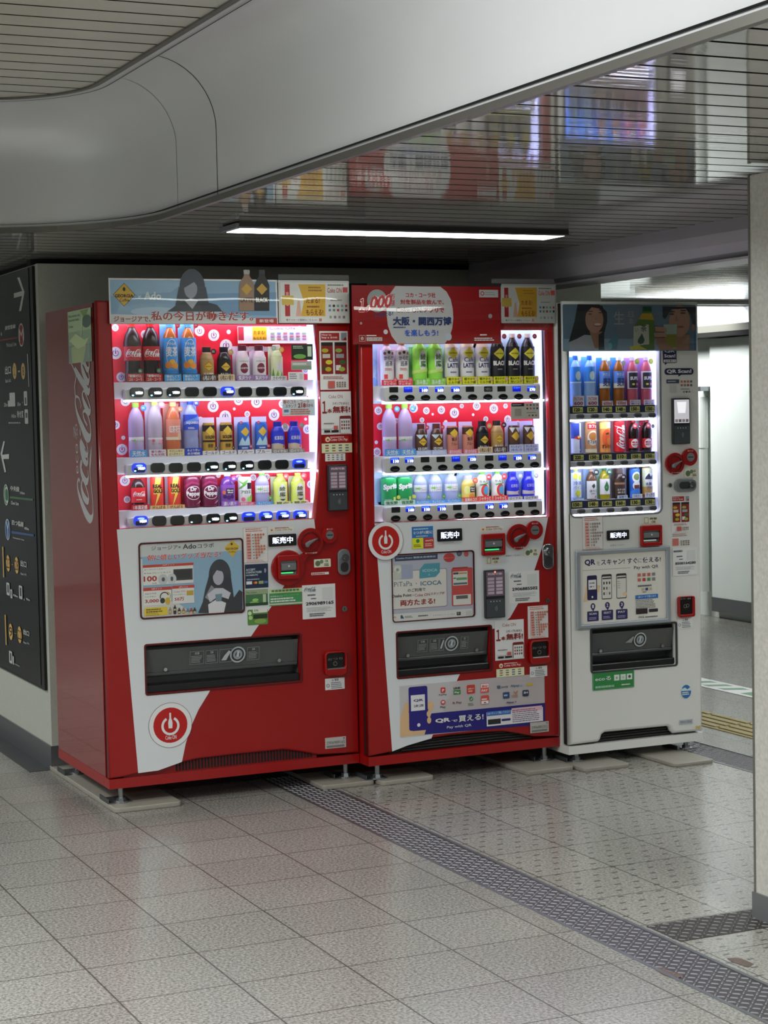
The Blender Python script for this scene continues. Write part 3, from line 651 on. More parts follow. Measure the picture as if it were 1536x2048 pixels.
def reader(root, y, c, u0, v0, u1, v1, lit=None):
    a = art(c, 1, y); x0, z0, x1, z1 = a.box(u0, v0, u1, v1); h = z1 - z0
    o = obj('card_reader', slab([rr(x0, z0, x1, z1, .004)], y - .016, y, 0.003), mat('reader housing', '26292c', 0.3), root)
    b = Art(); b.r(x0 + .005, z0 + h * .46, x1 - .005, z1 - .006, 'E:5a4a58:0.25' if lit is None else 'E:c9c8cf:0.55')
    if lit is None:
        b.t('利用可能', x0 + .012, z1 - .020, x1 - .012, z1 - .011, 'c8b8bc')
        b.grid(x0 + .007, z0 + h * .49, x1 - .007, z1 - .028, 2, 5, ['b8a4b0', 'a898a4'], .22); b.e((x0 + x1) / 2, z1 - .008, .0035, 'E:ff6a50:3') if c == 'G' else 0
    else: b.pg([(x0 + .018, z1 - .015), (x1 - .018, z1 - .015), (x1 - .024, z1 - .06), (x0 + .024, z1 - .06)], 'E:f2f2f6:0.7'); b.grid(x0 + .007, z0 + h * .47, x1 - .007, z0 + h * .55, 4, 1, ['8b8288', 'b3a6aa'], .2)
    obj('reader_screen', b.mesh(1, y - .0162), None, o)
    b = Art(); b.r(x0 + .004, z0 + .004, x1 - .004, z0 + h * .40, '3a3f43')
    for i in range(4): b.e(x0 + (x1 - x0) * (.27 + .15 * i), z0 + h * .35, .0022, 'b9bdc0')
    cx, cz = (x0 + x1) / 2, z0 + h * .20
    for i in range(3): b.arc(cx - .006, cz, .005 + .004 * i, .0062 + .004 * i, -50, 50, '8b9094', 8)
    obj('touch_pad', b.mesh(1, y - .0162), None, o)
def cup(root, y, c, u0, v0, u1, v1):
    a = art(c, 1, y); x0, z0, x1, z1 = a.box(u0, v0, u1, v1); h = z1 - z0
    out = rr(x0, z0, x1, z1, .017); o = obj('coin_return_cup', slab([out, rr(x0 + .007, z0 + h * .30, x1 - .007, z1 - .007, .011)], y - .020, y, 0.004), RED_PL, root)
    obj('cup_flap', bx(x0 + .006, x1 - .006, y - .006, y - .001, z0 + h * .26, z1 - .006), mat('cup flap plastic', '1d1a1a', 0.2), o)
    obj('cup_lip', bx(x0 + .008, x1 - .008, y - .021, y - .004, z0 + h * .27, z0 + h * .31, bev=.002), GREYM, o)
    b = Art(); b.t('おつり', x0 + .014, z0 + h * .62, x1 - .014, z0 + h * .72, '6a6a6a'); b.arc((x0 + x1) / 2, z0 + h * .48, .006, .009, 0, 360, '5c5c5c', 16); obj('cup_mark', b.mesh(1, y - .0063), None, o)
def port(root, y, loop, x0, z0, x1, z1, frame=None, marks=1):
    """delivery opening: dark chute, frame and smoky flap with its notices"""
    o = hollow(root, 'delivery_port', x0 - .004, x1 + .004, z0 - .004, z1 + .004, y + .006, y + .082, mat('chute plastic', '565959', 0.45))
    h, w = z1 - z0, x1 - x0
    bm = bmesh.new(); vs = [bm.verts.new(p) for p in ((x0 + .003, y + .012, z1 - .018), (x1 - .003, y + .012, z1 - .018), (x1 - .003, y + .030, z0 + h * .40), (x0 + .003, y + .030, z0 + h * .40))]; bm.faces.new(vs[::-1]); bm.normal_update()
    fl = obj('delivery_flap', bm, FLAP, o); md = fl.modifiers.new('thickness', 'SOLIDIFY'); md.thickness = .003
    obj('flap_rail', bx(x0 + .003, x1 - .003, y + .024, y + .036, z0 + h * .34, z0 + h * .41, bev=.003), mat('flap rail', '4b4e50', 0.3), o)
    obj('chute_lip', bx(x0, x1, y + .010, y + .07, z0 - .002, z0 + h * .16, bev=.004), mat('chute lip', '181a1b', 0.3), o)
    if frame: obj('port_frame', slab([rr(x0 - .007, z0 - .007, x1 + .007, z1 + .007, .010), rr(x0, z0, x1, z1, .006)], y - .003, y + .004, .001), frame, o)
    for q in (.13, .87):
        p = (x0 + w * q, z0 + h * .46); obj('flap_stud', disc(bmesh.new(), p[0], p[1], .007, y + .018, y + .026, 14), CHROME, o)
    a = Art(); cx, cz, r = x0 + w * .595, z0 + h * .66, h * .175
    a.arc(cx, cz, r * .82, r, 0, 360, 'a9b0b4', 30); a.e(cx, cz, r * .60, '8e969c'); a.e(cx, cz, r * .34, '3f4548'); a.pg([(cx - .006, cz - .008), (cx + .004, cz - .010), (cx + .006, cz + .010), (cx - .001, cz + .016)], 'b7bdc0')
    if marks:
        for i, (q0, q1) in enumerate(((.285, .375), (.385, .465), (.475, .555), (.655, .735)) if marks == 1 else ((.23, .335), (.36, .455), (.462, .512), (.69, .77))):
            a.rim(x0 + w * q0, z0 + h * .52, x0 + w * q1, z0 + h * .80, .0011, '8b9091')
            if i == 2: a.pg([(x0 + w * (q0 + (q1 - q0) * f), z0 + h * g) for f, g in ((.15, .56), (.55, .56), (.92, .74), (.75, .77), (.38, .66))], 'aab0b2')
            else: a.t('注意', x0 + w * (q0 + .03), z0 + h * .73, x0 + w * (q1 - .03), z0 + h * .78, '9aa0a2'); a.ln(x0 + w * (q0 + .008), z0 + h * .55, x0 + w * (q1 - .008), z0 + h * .71, 5, '8b9091', .45, i)
    else: a.pg([(cx - .07, cz - .008), (cx - .04, cz - .010), (cx - .03, cz + .014), (cx - .036, cz + .016)], '8b9091')
    me = a.mesh(1, y + .010)
    for v in me.vertices: v.co.y += (z1 - .018 - v.co.z) / (h * .6) * .018 - .001
    obj('flap_notice', me, None, o)
    return o
def display(root, y, c, u0, v0, u1, v1, txt='販売中'):
    a = art(c, 1, y); x0, z0, x1, z1 = a.box(u0, v0, u1, v1)
    o = obj('status_display', slab([rr(x0, z0, x1, z1, .004)], y - .006, y, .0015), BLACK, root)
    b = Art(); w, h = x1 - x0, z1 - z0; b.t(txt, x0 + w * .13, z0 + h * .22, x1 - w * .13, z1 - h * .22, 'E:dfe8ff:1.5', .02); obj('display_lettering', b.mesh(1, y - .0062), None, o)
def price_list(root, y, c, u0, v0, u1, v1, dots='b5664e', rows=(4, 3, 2, 2, 4, 4, 3, 2, 1), name='price_table'):
    a = art(c, 1, y - .0008); x0, z0, x1, z1 = a.box(u0, v0, u1, v1); w, h = x1 - x0, z1 - z0
    b = Art(); b.r(x0, z0, x1, z1, 'd9d5cf'); b.rim(x0, z0, x1, z1, .0012, 'b9837a'); b.ln(x0 + w * .1, z1 - h * .13, x1 - w * .1, z1 - h * .02, 2, 'c07468', .5); b.r(x0 + w * .12, z0 + h * .10, x0 + w * .32, z1 - h * .15, 'd4a79f')
    n = len(rows)
    for i, q in enumerate(rows):
        z = z1 - h * .17 - (i + .5) * h * .74 / n; b.ln(x0 + w * .14, z - h * .025, x0 + w * .30, z + h * .025, 1, 'a85a50', .8, i); b.r(x0 + w * .36, z - h * .012, x0 + w * .42, z + h * .012, '5a5550'); b.r(x0 + w * .34, z - h * .042, x1 - w * .06, z - h * .040, 'a89890')
        for k in range(q): b.e(x0 + w * (.50 + .11 * k), z, w * .045, dots, n=10)
    b.ln(x0 + w * .08, z0 + h * .02, x1 - w * .08, z0 + h * .08, 2, 'c07468', .4)
    return obj(name, b.mesh(1, y - .0008, th=.0007), None, root)
def contact(root, y, c, u0, v0, u1, v1, num, script=True):
    a = art(c, 1, y - .0008); x0, z0, x1, z1 = a.box(u0, v0, u1, v1); w, h = x1 - x0, z1 - z0
    b = Art(); b.r(x0, z0, x1, z1, 'd3d5d3')
    if script: b.coke(x0 + w * .06, z1 - h * .20, x0 + w * .42, z1 - h * .06, '5d6a72')
    else: b.ln(x0 + w * .04, z1 - h * .16, x0 + w * .5, z1 - h * .06, 1, '4d555a', .7)
    b.ln(x0 + w * .16, z1 - h * .33, x0 + w * .46, z1 - h * .27, 1, '4d555a', .7); b.ln(x0 + w * .26, z1 - h * .43, x0 + w * .46, z1 - h * .38, 1, '4d555a', .6)
    b.r(x0 + w * .6, z1 - h * .45, x0 + w * .92, z1 - h * .1, 'c3c6c4')
    b.t(num, x0 + w * .10, z1 - h * .60, x1 - w * .06, z1 - h * .50, '23282c', .03); b.ln(x0 + w * .12, z0 + h * .20, x1 - w * .08, z1 - h * .66, 4, '8a8f90', .3, 5); b.ln(x0 + w * .2, z0 + h * .06, x1 - w * .3, z0 + h * .17, 2, '53595c', .55, 6)
    return lab(obj('contact_sticker', b.mesh(1, y - .0008, th=.0007), None, root), 'white contact sticker with a ten digit number')
def plate_tag(root, y, c, u0, v0, u1, v1, num):
    a = art(c, 1, y - .001); x0, z0, x1, z1 = a.box(u0, v0, u1, v1); w, h = x1 - x0, z1 - z0
    b = Art(); b.r(x0, z0, x1, z1, 'a9a6a2'); b.rim(x0, z0, x1, z1, .0018, 'b8a09a'); b.t(num, x0 + w * .08, z0 + h * .38, x1 - w * .06, z0 + h * .66, '4d4f50', .0); b.r(x0 + w * .07, z0 + h * .08, x1 - w * .08, z0 + h * .28, '6d6f6e'); b.r(x1 - w * .14, z1 - h * .22, x1 - w * .06, z1 - h * .08, '6d6f6e')
    return obj('number_plate', b.mesh(1, y - .001, th=.0009), None, root)
def stamp_offer(root, y, c, u0, v0, u1, v1):
    a = art(c, 1, y - .0008); x0, z0, x1, z1 = a.box(u0, v0, u1, v1); w, h = x1 - x0, z1 - z0; P = lambda s, t: (x0 + w * s, z0 + h * t)
    b = Art(); b.r(x0, z0, x1, z1, 'd9d9d6'); b.t('Coke ON', *P(.26, .84), *P(.72, .92), '8a2a28', .0); b.t('スタンプたまると', *P(.38, .69), *P(.93, .75), '4a2020', .02); b.t('１', *P(.04, .49), *P(.19, .78), '7b1f1f', .03); b.t('本', *P(.20, .50), *P(.36, .60), '7b1f1f', .04); b.t('無料!', *P(.38, .50), *P(.96, .66), '7b1f1f', .035)
    b.r(*P(.60, .02), *P(.98, .43), '6b1f1f', .006); b.r(*P(.62, .02), *P(.96, .36), 'e4e4e4'); b.grid(*P(.64, .1), *P(.94, .33), 4, 3, ['454545', 'b33a35', '666666'], .35); b.ln(*P(.08, .24), *P(.5, .28), 1, '6b5050'); b.r(*P(.06, .13), *P(.36, .20), 'ececec'); b.r(*P(.40, .12), *P(.54, .2), 'b8544c'); b.r(*P(.08, .05), *P(.28, .10), '1d1d1f'); b.r(*P(.32, .05), *P(.56, .10), '1d1d1f')
    return lab(obj('stamp_offer_sheet', b.mesh(1, y - .0008, th=.0007), None, root), 'white sheet with a big red 1 offering a free bottle')
def pay_band(root, y, c, u0, v0, u1, v1, light=False):
    a = art(c, 1, y - .0005); x0, z0, x1, z1 = a.box(u0, v0, u1, v1); w, h = x1 - x0, z1 - z0
    b = Art(); b.r(x0, z0, x1, z1, 'd6cfc6' if light else 'a01512', .003); b.e(x0 + h * .6, z0 + h * .5, h * .42, 'd7c9a8'); b.r(x0 + h * .42, z0 + h * .3, x0 + h * .8, z0 + h * .6, 'b0403a')
    b.t('Coke ON Pay', x0 + w * .24, z0 + h * .12, x1 - w * .05, z0 + h * .66, '8e7e76' if light else 'e6d8d4', .01); b.ln(x0 + w * .24, z0 + h * .76, x1 - w * .05, z1 - h * .04, 1, 'b0403a' if light else 'd8b8b4', .8)
    return obj('payment_label', b.mesh(1, y - .0005, th=.0004), None, root)
def pay_marks(root, y, c, u0, v0, u1, v1, base='d8d3ae'):
    a = art(c, 1, y - .0006); x0, z0, x1, z1 = a.box(u0, v0, u1, v1); w, h = x1 - x0, z1 - z0
    b = Art(); b.r(x0, z0, x1, z1, base); b.grid(x0 + w * .06, z0 + h * .08, x1 - w * .06, z1 - h * .08, 4, 3, ['8c7a4c', 'a8504a', '4c6a8c', '6f8a58', '5a5a58'], .5)
    return obj('payment_label', b.mesh(1, y - .0006, th=.0005), None, root)
def caution(root, y, c, u0, v0, u1, v1):
    a = art(c, 1, y - .0006); x0, z0, x1, z1 = a.box(u0, v0, u1, v1); w, h = x1 - x0, z1 - z0
    b = Art(); b.r(x0, z0, x1, z1, 'd2d6d6'); b.t('△ 警告', x0 + w * .34, z1 - h * .26, x1 - w * .3, z1 - h * .06, '3a4044', .02); b.ln(x0 + w * .3, z0 + h * .06, x1 - w * .08, z1 - h * .32, 4, '6a7478', .45); b.arc(x0 + w * .14, z0 + h * .38, h * .11, h * .15, 0, 360, '4a5256', 14)
    return obj('caution_label', b.mesh(1, y - .0006, th=.0005), None, root)
def ok_mark(root, y, c, u0, v0, u1, v1, kind=0):
    a = art(c, 1, y - .0006); x0, z0, x1, z1 = a.box(u0, v0, u1, v1); w, h = x1 - x0, z1 - z0
    b = Art(); b.r(x0, z0, x1, z1, 'cfcdb8', .002)
    if kind == 0: b.e(x0 + h * .5, z0 + h * .48, h * .34, '54694f'); b.e(x0 + h * 1.0, z0 + h * .68, h * .24, '66795e'); b.t('OK', x0 + w * .66, z0 + h * .58, x1 - w * .14, z1 - h * .1, '3c4038', .02); b.ln(x0 + w * .6, z0 + h * .1, x1 - w * .06, z0 + h * .46, 2, '5c604f', .6)
    else: b.rim(x0 + w * .08, z0 + h * .1, x0 + w * .36, z1 - h * .08, .0016, '4a4438'); b.t('OK', x0 + w * .56, z0 + h * .1, x1 - w * .14, z0 + h * .45, '4a4438', .02); b.t('両替', x0 + w * .44, z0 + h * .58, x1 - w * .06, z1 - h * .1, '4a4438', .02)
    return obj('acceptance_label', b.mesh(1, y - .0006, th=.0005), None, root)
def how_to(root, y, c, u0, v0, u1, v1):
    a = art(c, 1, y - .0006); x0, z0, x1, z1 = a.box(u0, v0, u1, v1); w, h = x1 - x0, z1 - z0; P = lambda s, t: (x0 + w * s, z0 + h * t)
    b = Art(); b.r(x0, z0, x1, z1, 'd6d4d0'); b.r(*P(.04, .84), *P(.70, .97), '9a2420'); b.t('How to', *P(.08, .92), *P(.42, .955), 'e8dcd8', .01); b.t('buy a drink', *P(.08, .865), *P(.64, .91), 'e8dcd8', .02); b.r(*P(.76, .84), *P(.96, .97), '7f8a92'); b.pg([P(.80, .84), P(.96, .84), P(.92, .90)], '8e2020')
    for s0, s1, cc in ((.05, .46, ('7a1c16', 'a39a2c', 'b9b2a6', '4a3a20', 'c8bb3a')), (.52, .94, ('7c1a1a', '88a04a', '8f979c', 'c9c9c9', '3f5a36'))):
        b.r(*P(s0, .27), *P(s1, .81), cc[0]); b.r(*P(s0, .75), *P(s1, .81), '1e1a14'); b.e(*P((s0 + s1) / 2 - .07, .67), w * .12, cc[1], h * .035); b.r(*P(s0 + .04, .54), *P(s1 - .1, .61), cc[2]); b.e(*P((s0 + s1) / 2 + .06, .47), w * .12, cc[4], h * .04); b.r(*P(s0 + .03, .33), *P(s0 + .2, .42), cc[3]); b.e(*P((s0 + s1) / 2 + .03, .35), w * .11, cc[1], h * .04)
    b.ln(*P(.1, .18), *P(.92, .24), 2, '9a5a54', .4); b.r(*P(.26, .03), *P(.5, .15), 'b5564e'); b.grid(*P(.54, .04), *P(.9, .14), 4, 3, ['6a5a4a', '8a7a6a'], .35)
    return lab(obj('instruction_sticker', b.mesh(1, y - .0006, th=.0005), None, root), 'sticker reading how to buy a drink with small pictures')
def rail_buttons(root, rail, y, c, pts, rx, rz, states, style):
    k = CR[c][2] * 515
    for (u, v), s in zip(pts, states):
        p = wp(c, u, v, 1, y); x, z = p.x, p.z; a, b = rx / k, rz / k
        if style == 1:
            col = '2238c8' if s[0] == 'B' else '10181c'
            o = obj('select_button', slab([rr(x - a, z - b, x + a, z + b, b * .75)], y - .006, y + .002, .002), mat('button ' + col, col, .12, emit=.9 if s[0] == 'B' else 0), rail)
            g = Art()
            if s[0] == 'B': g.r(x - a * .78, z - b * .9, x + a * .78, z - b * .05, '0d1240', .003); g.e(x, z + b * .45, a * .5, 'E:6f8bff:2.2', b * .22)
            if 'W' in s: g.t('つめたい', x - a * .25, z - b * .42, x + a * .78, z + b * .22, 'E:eaf6ff:4', .05)
            if 'c' in s: g.e(x - a * .62, z - b * .62, a * .15, 'E:7fd0ff:4', b * .15)
            if g.p: obj('button_light', g.mesh(1, y - .0066), None, o)
        else:
            o = obj('select_button', slab([[(x + a * math.cos(t), z + b * math.sin(t)) for t in [2 * math.pi * i / 24 for i in range(24)]]], y - .006, y + .002, .0015), mat('dark glossy button', '171819', .08), rail)
            g = Art(); g.pg([(x - a * .75, z - b * .1), (x - a * .4, z - b * .5), (x + a * .4, z - b * .5), (x + a * .75, z - b * .1)], '3a3c3e'); obj('button_face', g.mesh(1, y - .0063), None, o)
def wavy(x0, x1, z0, z1, n, amp):
    top = [(x0 + (x1 - x0) * i / 80, z1 + amp * (math.cos(2 * math.pi * n * i / 80 + math.pi) * .5 + .5) - amp) for i in range(81)]
    return [(x0, z0), (x1, z0)] + top[::-1]

# ================= left machine: 30 choices, red and white
Y1, X10, X11, ZB1, ZT = 0.0, 0.0, 0.9946, 0.0788, 1.85
M1 = thing('vending_machine', 'left red and white drink vending machine standing next to the dark direction sign', 'vending machine', (0.497, 0.36, 0), 'drink vending machines in a row')
body(M1, X10, X11, Y1, ZB1, ZT, RED, RED_SIDE, 0.7232, kick_z=.036)
for x, y in ((.055, .05), (.955, .05), (.055, .66), (.955, .66)): foot(M1, x, y, ZB1, .018)
win1 = poly_at('P', [(224, 647.5), (631, 649), (637, 700), (640, 760), (641, 830), (640, 900), (636.5, 960), (632, 1005), (628, 1036.5), (240, 1057.5)], 1, Y1)
pL = art('D', 1, Y1); px0, pz0, px1, pz1 = pL.box(260, 148, 1143, 345)
zg = ZB1 + .036
gr = [(p[0], max(p[1], zg + .004)) for p in poly_at('D', [(140, 893), (215, 874), (330, 858), (450, 815), (560, 790), (800, 762), (1050, 738), (1150, 752), (1240, 768)], 1, Y1)]
outer = [(X10, zg + .004)] + gr + [(X11, zg + .004), (X11, ZT), (X10, ZT)]
obj('door', slab([outer, win1, rr(px0, pz0, px1, pz1, .006)], Y1, Y1 + .032, .007), RED, M1)
# grille behind the arched lower edge
bm = bx(gr[0][0], gr[-1][0], Y1 + .014, Y1 + .018, zg, zg + .055); gl = obj('vent_grille', bm, mat('grille red', '8a1210', .4), M1)
bm = bmesh.new()
for i in range(44): x = gr[1][0] + .15 + i * .0125; box(bm, x, x + .0068, Y1 + .0115, Y1 + .0139, zg + .005, zg + .046)
obj('grille_slots', bm, DARK, gl)
dec = poly_at('P', [(233.5, 1059), (628, 1038), (630.5, 1058), (584, 1146), (542, 1214), (501, 1274)], 1, Y1) + [(poly_at('D', [(856, 104)], 1, Y1)[0][0], pz1 + .004), (px0 - .004, pz1 + .004), (px0 - .004, pz0 - .004), (poly_at('D', [(628, 400)], 1, Y1)[0][0], pz0 - .004)] + poly_at('D', [(620, 412), (560, 510), (520, 600), (488, 700), (466, 806), (450, 813), (330, 856), (217, 871)], 1, Y1)
obj('door_decal', slab([dec], Y1 - .0009, Y1 + .0004), DECAL, M1)
# display case
x0, x1, z0, z1 = .045, .872, 1.012, 1.80
CASE_Y = Y1 + .116
hollow(M1, 'display_case', x0, x1, z0, z1, Y1 + .0445, CASE_Y, CASEW)
a = art('A', 1, CASE_Y - .002); a.l = 0
bx0, bz0, bx1, bz1 = x0 + .003, z0 + .003, x1 - .003, z1 - .003
a.f0 = a.f; a.add([(bx0, bz0), (bx1, bz0), (bx1, bz1), (bx0, bz1)], [(0, 1, 2, 3)], 'cc1a30')
def dots(a, c, L):
    a.f = lambda u, v: (lambda p: (p.x, p.z))(wp(c, u, v, 1, CASE_Y - .002)); a.k = CR[c][2] * 525
    for u, v, r in L:
        a.l = 1; a.e(u, v, r, 'ece4f0'); a.l = 2
        if r > 17: a.power(u, v, r * .85, '7b4a78')
dots(a, 'A', [(672, 445, 34), (745, 507, 38), (92, 550, 35), (125, 692, 28), (760, 425, 13), (265, 440, 25), (588, 420, 30), (90, 400, 20), (1180, 420, 30), (1000, 420, 22), (640, 640, 26), (880, 660, 22), (1215, 650, 24)])
dots(a, 'B', [(668, 215, 34), (925, 190, 34), (1028, 265, 34), (740, 275, 36), (592, 300, 24), (1225, 350, 28), (130, 470, 32), (150, 185, 28), (92, 325, 25), (870, 260, 18), (818, 180, 28), (793, 230, 9), (138, 400, 12), (1215, 290, 9), (1095, 340, 24), (1080, 200, 26)])
dots(a, 'B', [(147, 655, 30), (905, 635, 20), (1245, 675, 24), (1215, 790, 24), (160, 765, 20), (985, 632, 20), (700, 622, 15), (820, 640, 22), (610, 640, 18), (400, 630, 22)])
obj('backdrop_card', a.mesh(1, CASE_Y - .002), None, M1)
obj('side_light', bx(x1 - .012, x1 - .004, Y1 + .048, CASE_Y - .004, z0 + .01, z1 - .01), LED, M1)
obj('side_light', bx(x0 + .004, x0 + .012, Y1 + .052, CASE_Y - .004, z0 + .01, z1 - .01), LED, M1)
obj('top_light', bx(x0 + .02, x1 - .02, Y1 + .046, Y1 + .064, z1 - .012, z1 - .004), LEDS, M1)
obj('window_glass', slab([win1], Y1 + .008, Y1 + .011), GLASS, M1)
RAILS1 = []
for c, (u0, v0, u1, v1), pts, sts in (
        ('A', (145, 757, 1222, 800), [(217, 782), (327, 782), (435, 780), (542, 779), (648, 777), (753, 775), (857, 778), (960, 777), (1062, 777), (1164, 775)], ['Wc', 'Wc', 'Wc', 'd', 'd', 'BW', 'd', 'd', 'd', 'Wc']),
        ('B', (160, 555, 1230, 590), [(230, 578), (340, 577), (447, 577), (554, 573), (660, 570), (765, 567), (868, 563), (972, 560), (1073, 558), (1174, 553)], ['BWc', 'd', 'd', 'd', 'Wc', 'Wc', 'Wc', 'd', 'd', 'B']),
        ('B', (170, 870, 1238, 886), [(240, 890), (349, 890), (456, 888), (563, 880), (668, 877), (772, 872), (877, 866), (979, 862), (1080, 858), (1180, 856)], ['BW', 'd', 'd', 'c', 'Wc', 'Wc', 'B', 'BW', 'BW', 'BW'])):
    yr = Y1 + .026; A0 = art(c, 1, yr); rx0, rz0, rx1, rz1 = A0.box(u0, v0, u1, v1); rz0 = rz1 - .043
    rl = obj('button_rail', slab([wavy(rx0, rx1, rz0, rz1, 10, .0045)], yr, yr + .028, .003), GREY_PL, M1); RAILS1.append((rz0, rz1))
    rail_buttons(M1, rl, yr, c, pts, 41, 27, sts, 1)
    obj('rail_light', bx(rx0, rx1 + .03, yr + .006, yr + .020, rz0 - .007, rz0 - .001), LEDS, rl)
    sh = obj('shelf', bx(x0 + .002, x1 - .002, yr + .029, CASE_Y - .003, rz0 + .004, rz1 + .022), CASEW, M1)
# sheets behind the glass
g0 = Y1 + .006
sticker('promo_card', M1, CASE_Y - .02, 'A', (812, 392, 1235, 492, 'e4d6e0'), [('r', 815, 395, 850, 475, 'a8283a'), ('r', 900, 395, 985, 472, 'd8a828'), ('t', 'たまる!', 908, 418, 975, 440, '7a3a10'), ('t', 'もらえる!', 905, 455, 980, 470, '7a3a10'), ('t', 'Coke ON', 1000, 395, 1150, 410, '8a4a66', .0), ('grid', 1000, 425, 1225, 475, 6, 3, ['6f8aa8', '9a7aa0', 'b06a70', '80a080'], .4)])
sticker('promo_card', M1, g0, 'A', (1130, 497, 1258, 590, '1f2f22'), [('e', 1180, 570, 40, '6a9a4a', 14), ('r', 1225, 510, 1250, 570, 'b8c8b0'), ('ln', 1140, 505, 1210, 525, 2, 'a8b8a0')], 'dark green picture card stuck inside the window')
sticker('promo_card', M1, g0, 'A', (1130, 598, 1250, 648, '9aa098'), [('ln', 1138, 606, 1240, 622, 1, 'e8ece8'), ('r', 1134, 626, 1246, 645, '7a9078')])
sticker('promo_card', M1, g0, 'A', (1112, 662, 1205, 712, 'dcdde4'), [('ln', 1120, 668, 1170, 705, 3, '6a6a72'), ('r', 1178, 672, 1198, 705, 'b8b8bc')])
sticker('promo_card', M1, g0, 'B', (1077, 175, 1270, 268, 'b7c8d2'), [('t', '春のコカ・コーラ', 1082, 178, 1235, 198, 'a84a3c', .03), ('t', 'スタンプ', 1095, 203, 1160, 222, '8a2a20', .03), ('t', '218', 1168, 196, 1215, 222, '8a2a20', .04), ('t', '日から', 1218, 200, 1258, 218, '8a2a20', .02), ('r', 1082, 228, 1118, 262, 'e4e4e4'), ('r', 1086, 234, 1114, 250, '4a7aa8'), ('ln', 1125, 228, 1260, 262, 3, 'b8604c', .5)], 'pale blue stamp campaign sheet stuck on the window')
# lower face
y = Y1 - .0010
A0 = art('C', 1, y); qx0, qz0, qx1, qz1 = A0.box(85, 150, 783, 605)
fr = obj('poster_frame', slab([rr(qx0, qz0, qx1, qz1, .014), rr(qx0 + .006, qz0 + .006, qx1 - .006, qz1 - .006, .010)], y - .004, y, .001), mat('dark red frame', '4a0f10', .25), M1)
a = art('X', 1, y - .0005); a.add(rr(qx0 + .005, qz0 + .005, qx1 - .005, qz1 - .005, .010), [tuple(range(24))], '84a6bd')
X0, Z0, X1, Z1 = qx0 + .006, qz0 + .006, qx1 - .006, qz1 - .006; w, h = X1 - X0, Z1 - Z0
a.add([(X0, Z1 - .17 * h), (X1, Z1 - .15 * h), (X1, Z1), (X0, Z1)], [(0, 1, 2, 3)], 'b9bdbc'); a.add([(X0, Z0), (X0 + .5 * w, Z0), (X0 + .35 * w, Z0 + .18 * h), (X0, Z0 + .3 * h)], [(0, 1, 2, 3)], 'c6c4c2'); a.add([(X0, Z0), (X0 + .02 * w, Z0), (X0 + .02 * w, Z1 - .2 * h), (X0, Z1 - .2 * h)], [(0, 1, 2, 3)], 'd0d0ce')
# plain angular grey pattern where the printed portrait would be
a.e(1150, 520, 150, '3b3e44', 210); a.pg([(1010, 520), (1290, 520), (1330, 800), (1400, 700), (1440, 730), (1440, 1000), (870, 1000), (930, 860), (960, 700)], '34363b'); a.pg([(960, 800), (1040, 640), (1100, 700), (1050, 860)], '85868f')
a.e(1130, 540, 72, 'a7a6b2', 100); a.pg([(1040, 560), (1060, 420), (1200, 400), (1240, 560), (1190, 470), (1110, 450)], '3b3e44'); a.pg([(990, 760), (1090, 680), (1190, 680), (1290, 740), (1260, 820), (1140, 780), (1020, 860)], 'b9bac4'); a.pg([(1000, 890), (1110, 820), (1230, 870), (1200, 1000), (1010, 1000)], 'ccccd4'); a.pg([(1090, 760), (1180, 750), (1170, 850), (1100, 850)], '6d8792')
a.t('ジョージア×', 270, 147, 650, 180, '3a3a3a', .01); a.t('Ado', 672, 118, 850, 172, '262626', .02); a.t('コラボ', 862, 112, 1075, 158, '3a3a3a', .01)
for dz, col, bo in ((0, 'ead2d0', .06), (0, 'c23a36', .015)): a.t('朝に嬉しいグッズ当たる!', 215, 258, 1150, 280, col, bo, .25 / 18)
a.pg([(1208, 165), (1305, 65), (1402, 150), (1312, 285)], 'c9a83a'); a.t('GEORGIA', 1222, 165, 1385, 185, '4a3a14', .03); a.t('Coffee', 1262, 205, 1352, 222, '4a3a14', .01); a.e(1300, 115, 16, '4a3a14')
a.r(162, 390, 812, 608, 'd4d1cb'); a.r(162, 388, 812, 385, 'b83a2c'); a.t('10ポイント', 415, 378, 570, 385, 'ead8d0', .02)
a.t('オープントースター', 180, 440, 450, 440, '3a3432', .015); a.t('& Adoプレートセット', 180, 485, 525, 482, '3a3432', .015); a.t('100', 172, 530, 345, 590, '9c2422', .03); a.t('名様', 280, 612, 342, 625, '9c2422', .0)
a.r(553, 440, 802, 570, '3a3b3b'); a.r(575, 455, 780, 550, '2b2c2c'); a.e(420, 570, 62, 'b4b6b8', 68); a.e(535, 562, 60, 'bcbec0', 68); a.e(425, 568, 22, '4c4c50', 26); a.e(535, 560, 18, '4c4c50', 30)
a.r(168, 682, 532, 885, 'd4d1cb'); a.r(168, 680, 532, 698, 'b83a2c'); a.t('5ポイント', 275, 678, 408, 695, 'ead8d0', .02); a.t('Adoコラボ', 188, 745, 335, 755, '3a3432', .01); a.t('ヘッドホン', 188, 785, 330, 795, '3a3432', .01); a.t('3,000', 190, 828, 368, 868, '9c2422', .03)
a.arc(440, 790, 48, 62, 20, 200, '262626'); a.e(415, 840, 32, '262626', 36); a.arc(470, 780, 40, 52, -60, 100, 'b89a3a'); a.e(482, 845, 36, 'c2a23a', 46)
a.r(538, 655, 822, 865, 'd4d1cb'); a.r(538, 652, 822, 672, 'b83a2c'); a.t('1ポイント', 625, 655, 738, 672, 'ead8d0', .02); a.t('Coke ON', 555, 715, 705, 730, '9a5a58', .0); a.t('ドリンクチケット', 555, 758, 712, 765, '3a3432', .01); a.t('50万', 568, 800, 692, 838, '9c2422', .03); a.r(722, 712, 812, 768, 'b8983c'); a.r(726, 776, 808, 840, 'c8d0d2')
